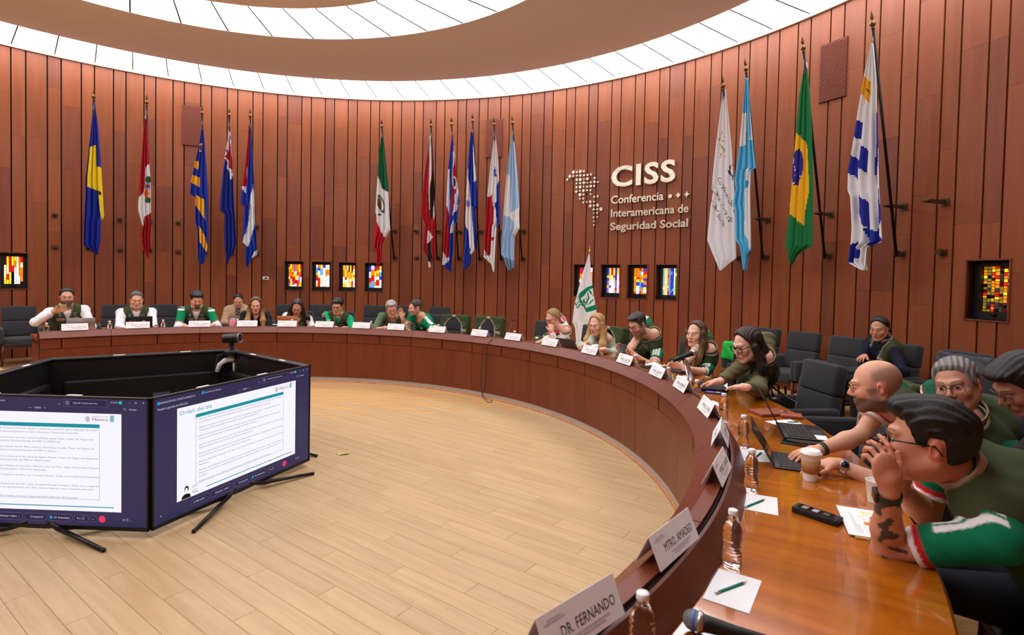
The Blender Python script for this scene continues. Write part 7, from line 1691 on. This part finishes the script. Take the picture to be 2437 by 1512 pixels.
# ================================================================== clothes and bags left on chairs
def rbox(c, h, r):
    c = np.asarray(c, F32); h = np.asarray(h, F32)-F32(r)
    def f(P):
        q = np.abs(P-c)-h; return np.sqrt((np.maximum(q, 0)**2).sum(1))+np.minimum(q.max(1), 0)-F32(r)
    return f
def draped(a, r, label, col=OLIVE, turn=0, trim=TAN, hz=.98, arch=.1, low=.5, w=.275, crest=True, cat='vest', name='draped_vest'):
    root = empty(name, pt(r, a, 0), R_(a-90+turn), label, cat)
    th = -.17; c_, s_ = math.cos(th), math.sin(th)
    def tol(P): return np.stack([P[:, 0], (P[:, 1]-.27)*c_-(P[:, 2]-.6)*-s_*-1, (P[:, 2]-.6)*c_+(P[:, 1]-.27)*s_*-1*-1], 1)
    Rx = np.array([[1, 0, 0], [0, c_, -s_], [0, s_, c_]], F32)          # local back frame
    top = hz-.6+.01
    box = rbox((0, 0, (top+low-.6)/2), (w, .092, (top-low+.6)/2), .035)
    chair_ = rbox((0, 0, -.2), (.238, .05, .575), .03)
    def f(P):
        q = ((P-np.array([0, .285, .6], F32)) @ Rx)
        d = box(q)+.006*np.sin(q[:, 0]*31+2*np.sin(q[:, 2]*21))*np.sin(q[:, 2]*24+q[:, 1]*30)
        wd = arch*np.sqrt(np.clip((top-.05-q[:, 2])/.12, 0, 1))*(1+.35*np.clip((top-.1-q[:, 2])/.3, 0, 1))
        fr = np.where(q[:, 1] < .0, (wd-np.abs(q[:, 0]))*.8, -1); d = np.maximum(d, fr)
        d = np.maximum(d, -(chair_(q)-.004))
        bot = (low-.6)+.03*np.sin(q[:, 0]*14+1); return np.maximum(d, bot-q[:, 2])
    V, F = nets(f, (-.36, .0, low-.1), (.36, .6, hz+.12), .011)
    q = (V-np.array([0, .285, .6])) @ Rx.astype(float); C = np.tile(lc(col), (len(V), 1))
    wd = arch*np.sqrt(np.clip((top-.05-q[:, 2])/.12, 0, 1))*(1+.35*np.clip((top-.1-q[:, 2])/.3, 0, 1))
    if trim: tint(C, (q[:, 1] < .0)*sstep(wd+.034, wd+.022, np.abs(q[:, 0])), trim)
    fmesh('garment', [(V, F, C)], M_cloth, root, 1)
    if crest:
        Mx = Matrix([[1, 0, 0, 0], [0, c_, s_, .285], [0, -s_, c_, .6], [0, 0, 0, 1]]); 
        Mx = Matrix.Translation((0, .285, .6)) @ Matrix.Rotation(th, 4, 'X')
        for s in (-1, 1):
            b = MB(); b.T = Mx; b.box((s*.205, -.099, top-.27), (.1, .006, .045), rot=(0, s*.2, 0)); b.build('pocket_flap', mat('vest_tan', TAN, .85, var=.08, bscale=200), root)
        b = MB(); b.T = Mx @ frame_m((.19, -.103, top-.17), (1, 0, 0), (0, 0, 1)); vs, fs = text_geo('IMSS', .03, 0, 0, 'CENTER', res=1); b.add([(v[0], v[1]-.045, 0) for v in vs], fs)
        for k in range(4): b.box(((.026, 0, -.026, 0)[k], (0, .026, 0, -.026)[k], 0), ((.004, .056)[k % 2], (.056, .004)[k % 2], .002))
        tag(b.build('crest', mat('embroidery_grey', (142, 150, 132), .7), root), kind='stuff')
    return root
draped(SEATS['v1'], FR, 'green vest with tan trim draped on the chair beside the football jersey man', arch=.13)
draped(SEATS['v2'], FR, 'green vest with tan trim wrapped over the empty chair near the gooseneck microphone', arch=.11)
draped(SEATS['p11']-2.6, FR, 'green vest hanging on a chair between the blonde woman and the man with the phone', arch=.12, crest=False)
draped(SEATS['e2'], FR, 'green vest with tan trim hanging on the chair beside the bald man', arch=.16, low=.55, crest=True)
draped(SEATS['p14']+2.2, FR, 'bright green shirt hanging on the chair left of the typing woman', col=(40, 178, 70), trim=None, arch=.02, low=.78, crest=False, cat='shirt', name='draped_shirt', hz=.99, w=.26)
draped(11.3, BK, 'dark grey jacket thrown over the chair by the wall under the right window', col=(74, 76, 80), trim=None, arch=.05, low=.52, crest=False, cat='jacket', name='draped_jacket', w=.30, turn=0, hz=.94)
# handbag on the empty chair
hb = empty('handbag', pt(FR-.12, SEATS['e1']+1.5, .462), R_(SEATS['e1']-90), 'shiny dark leather handbag with straps on the empty chair', 'bag')
M_lea = mat('bag_leather', (58, 54, 56), .25, spec=.6, bump=.3, bscale=60)
b = MB(); b.box((0, 0, .1), (.26, .12, .2), bevel=.035); b.build('bag_body', M_lea, hb)
b = MB(); b.box((0, -.062, .13), (.2, .012, .1), bevel=.005); b.build('front_pocket', M_lea, hb)
b = MB(); b.tube([(-.1, 0, .19), (-.06, -.02, .3), (.06, -.02, .3), (.1, 0, .19)], .008, 8); b.build('handle', M_lea, hb)
b = MB(); b.tube([(-.12, .02, .2), (-.02, .06, .26), (.14, .1, .2), (.27, .1, .19), (.3, .06, .05)], .009, 6); b.build('shoulder_strap', M_lea, hb)
b = MB(); b.box((0, -.07, .16), (.03, .006, .02)); b.build('clasp', M_fer, hb)
nbk = empty('notebook', pt(6.42, .8, .458), R_(20), 'dark blue notebook with white pages on a second row chair', 'notebook')
b = MB(); b.box((0, 0, .012), (.21, .28, .02), bevel=.003); b.build('cover', mat('navy_cover', (30, 34, 62), .5), nbk); b = MB(); b.box((0, 0, .011), (.214, .276, .012)); b.build('pages', M_paper, nbk)
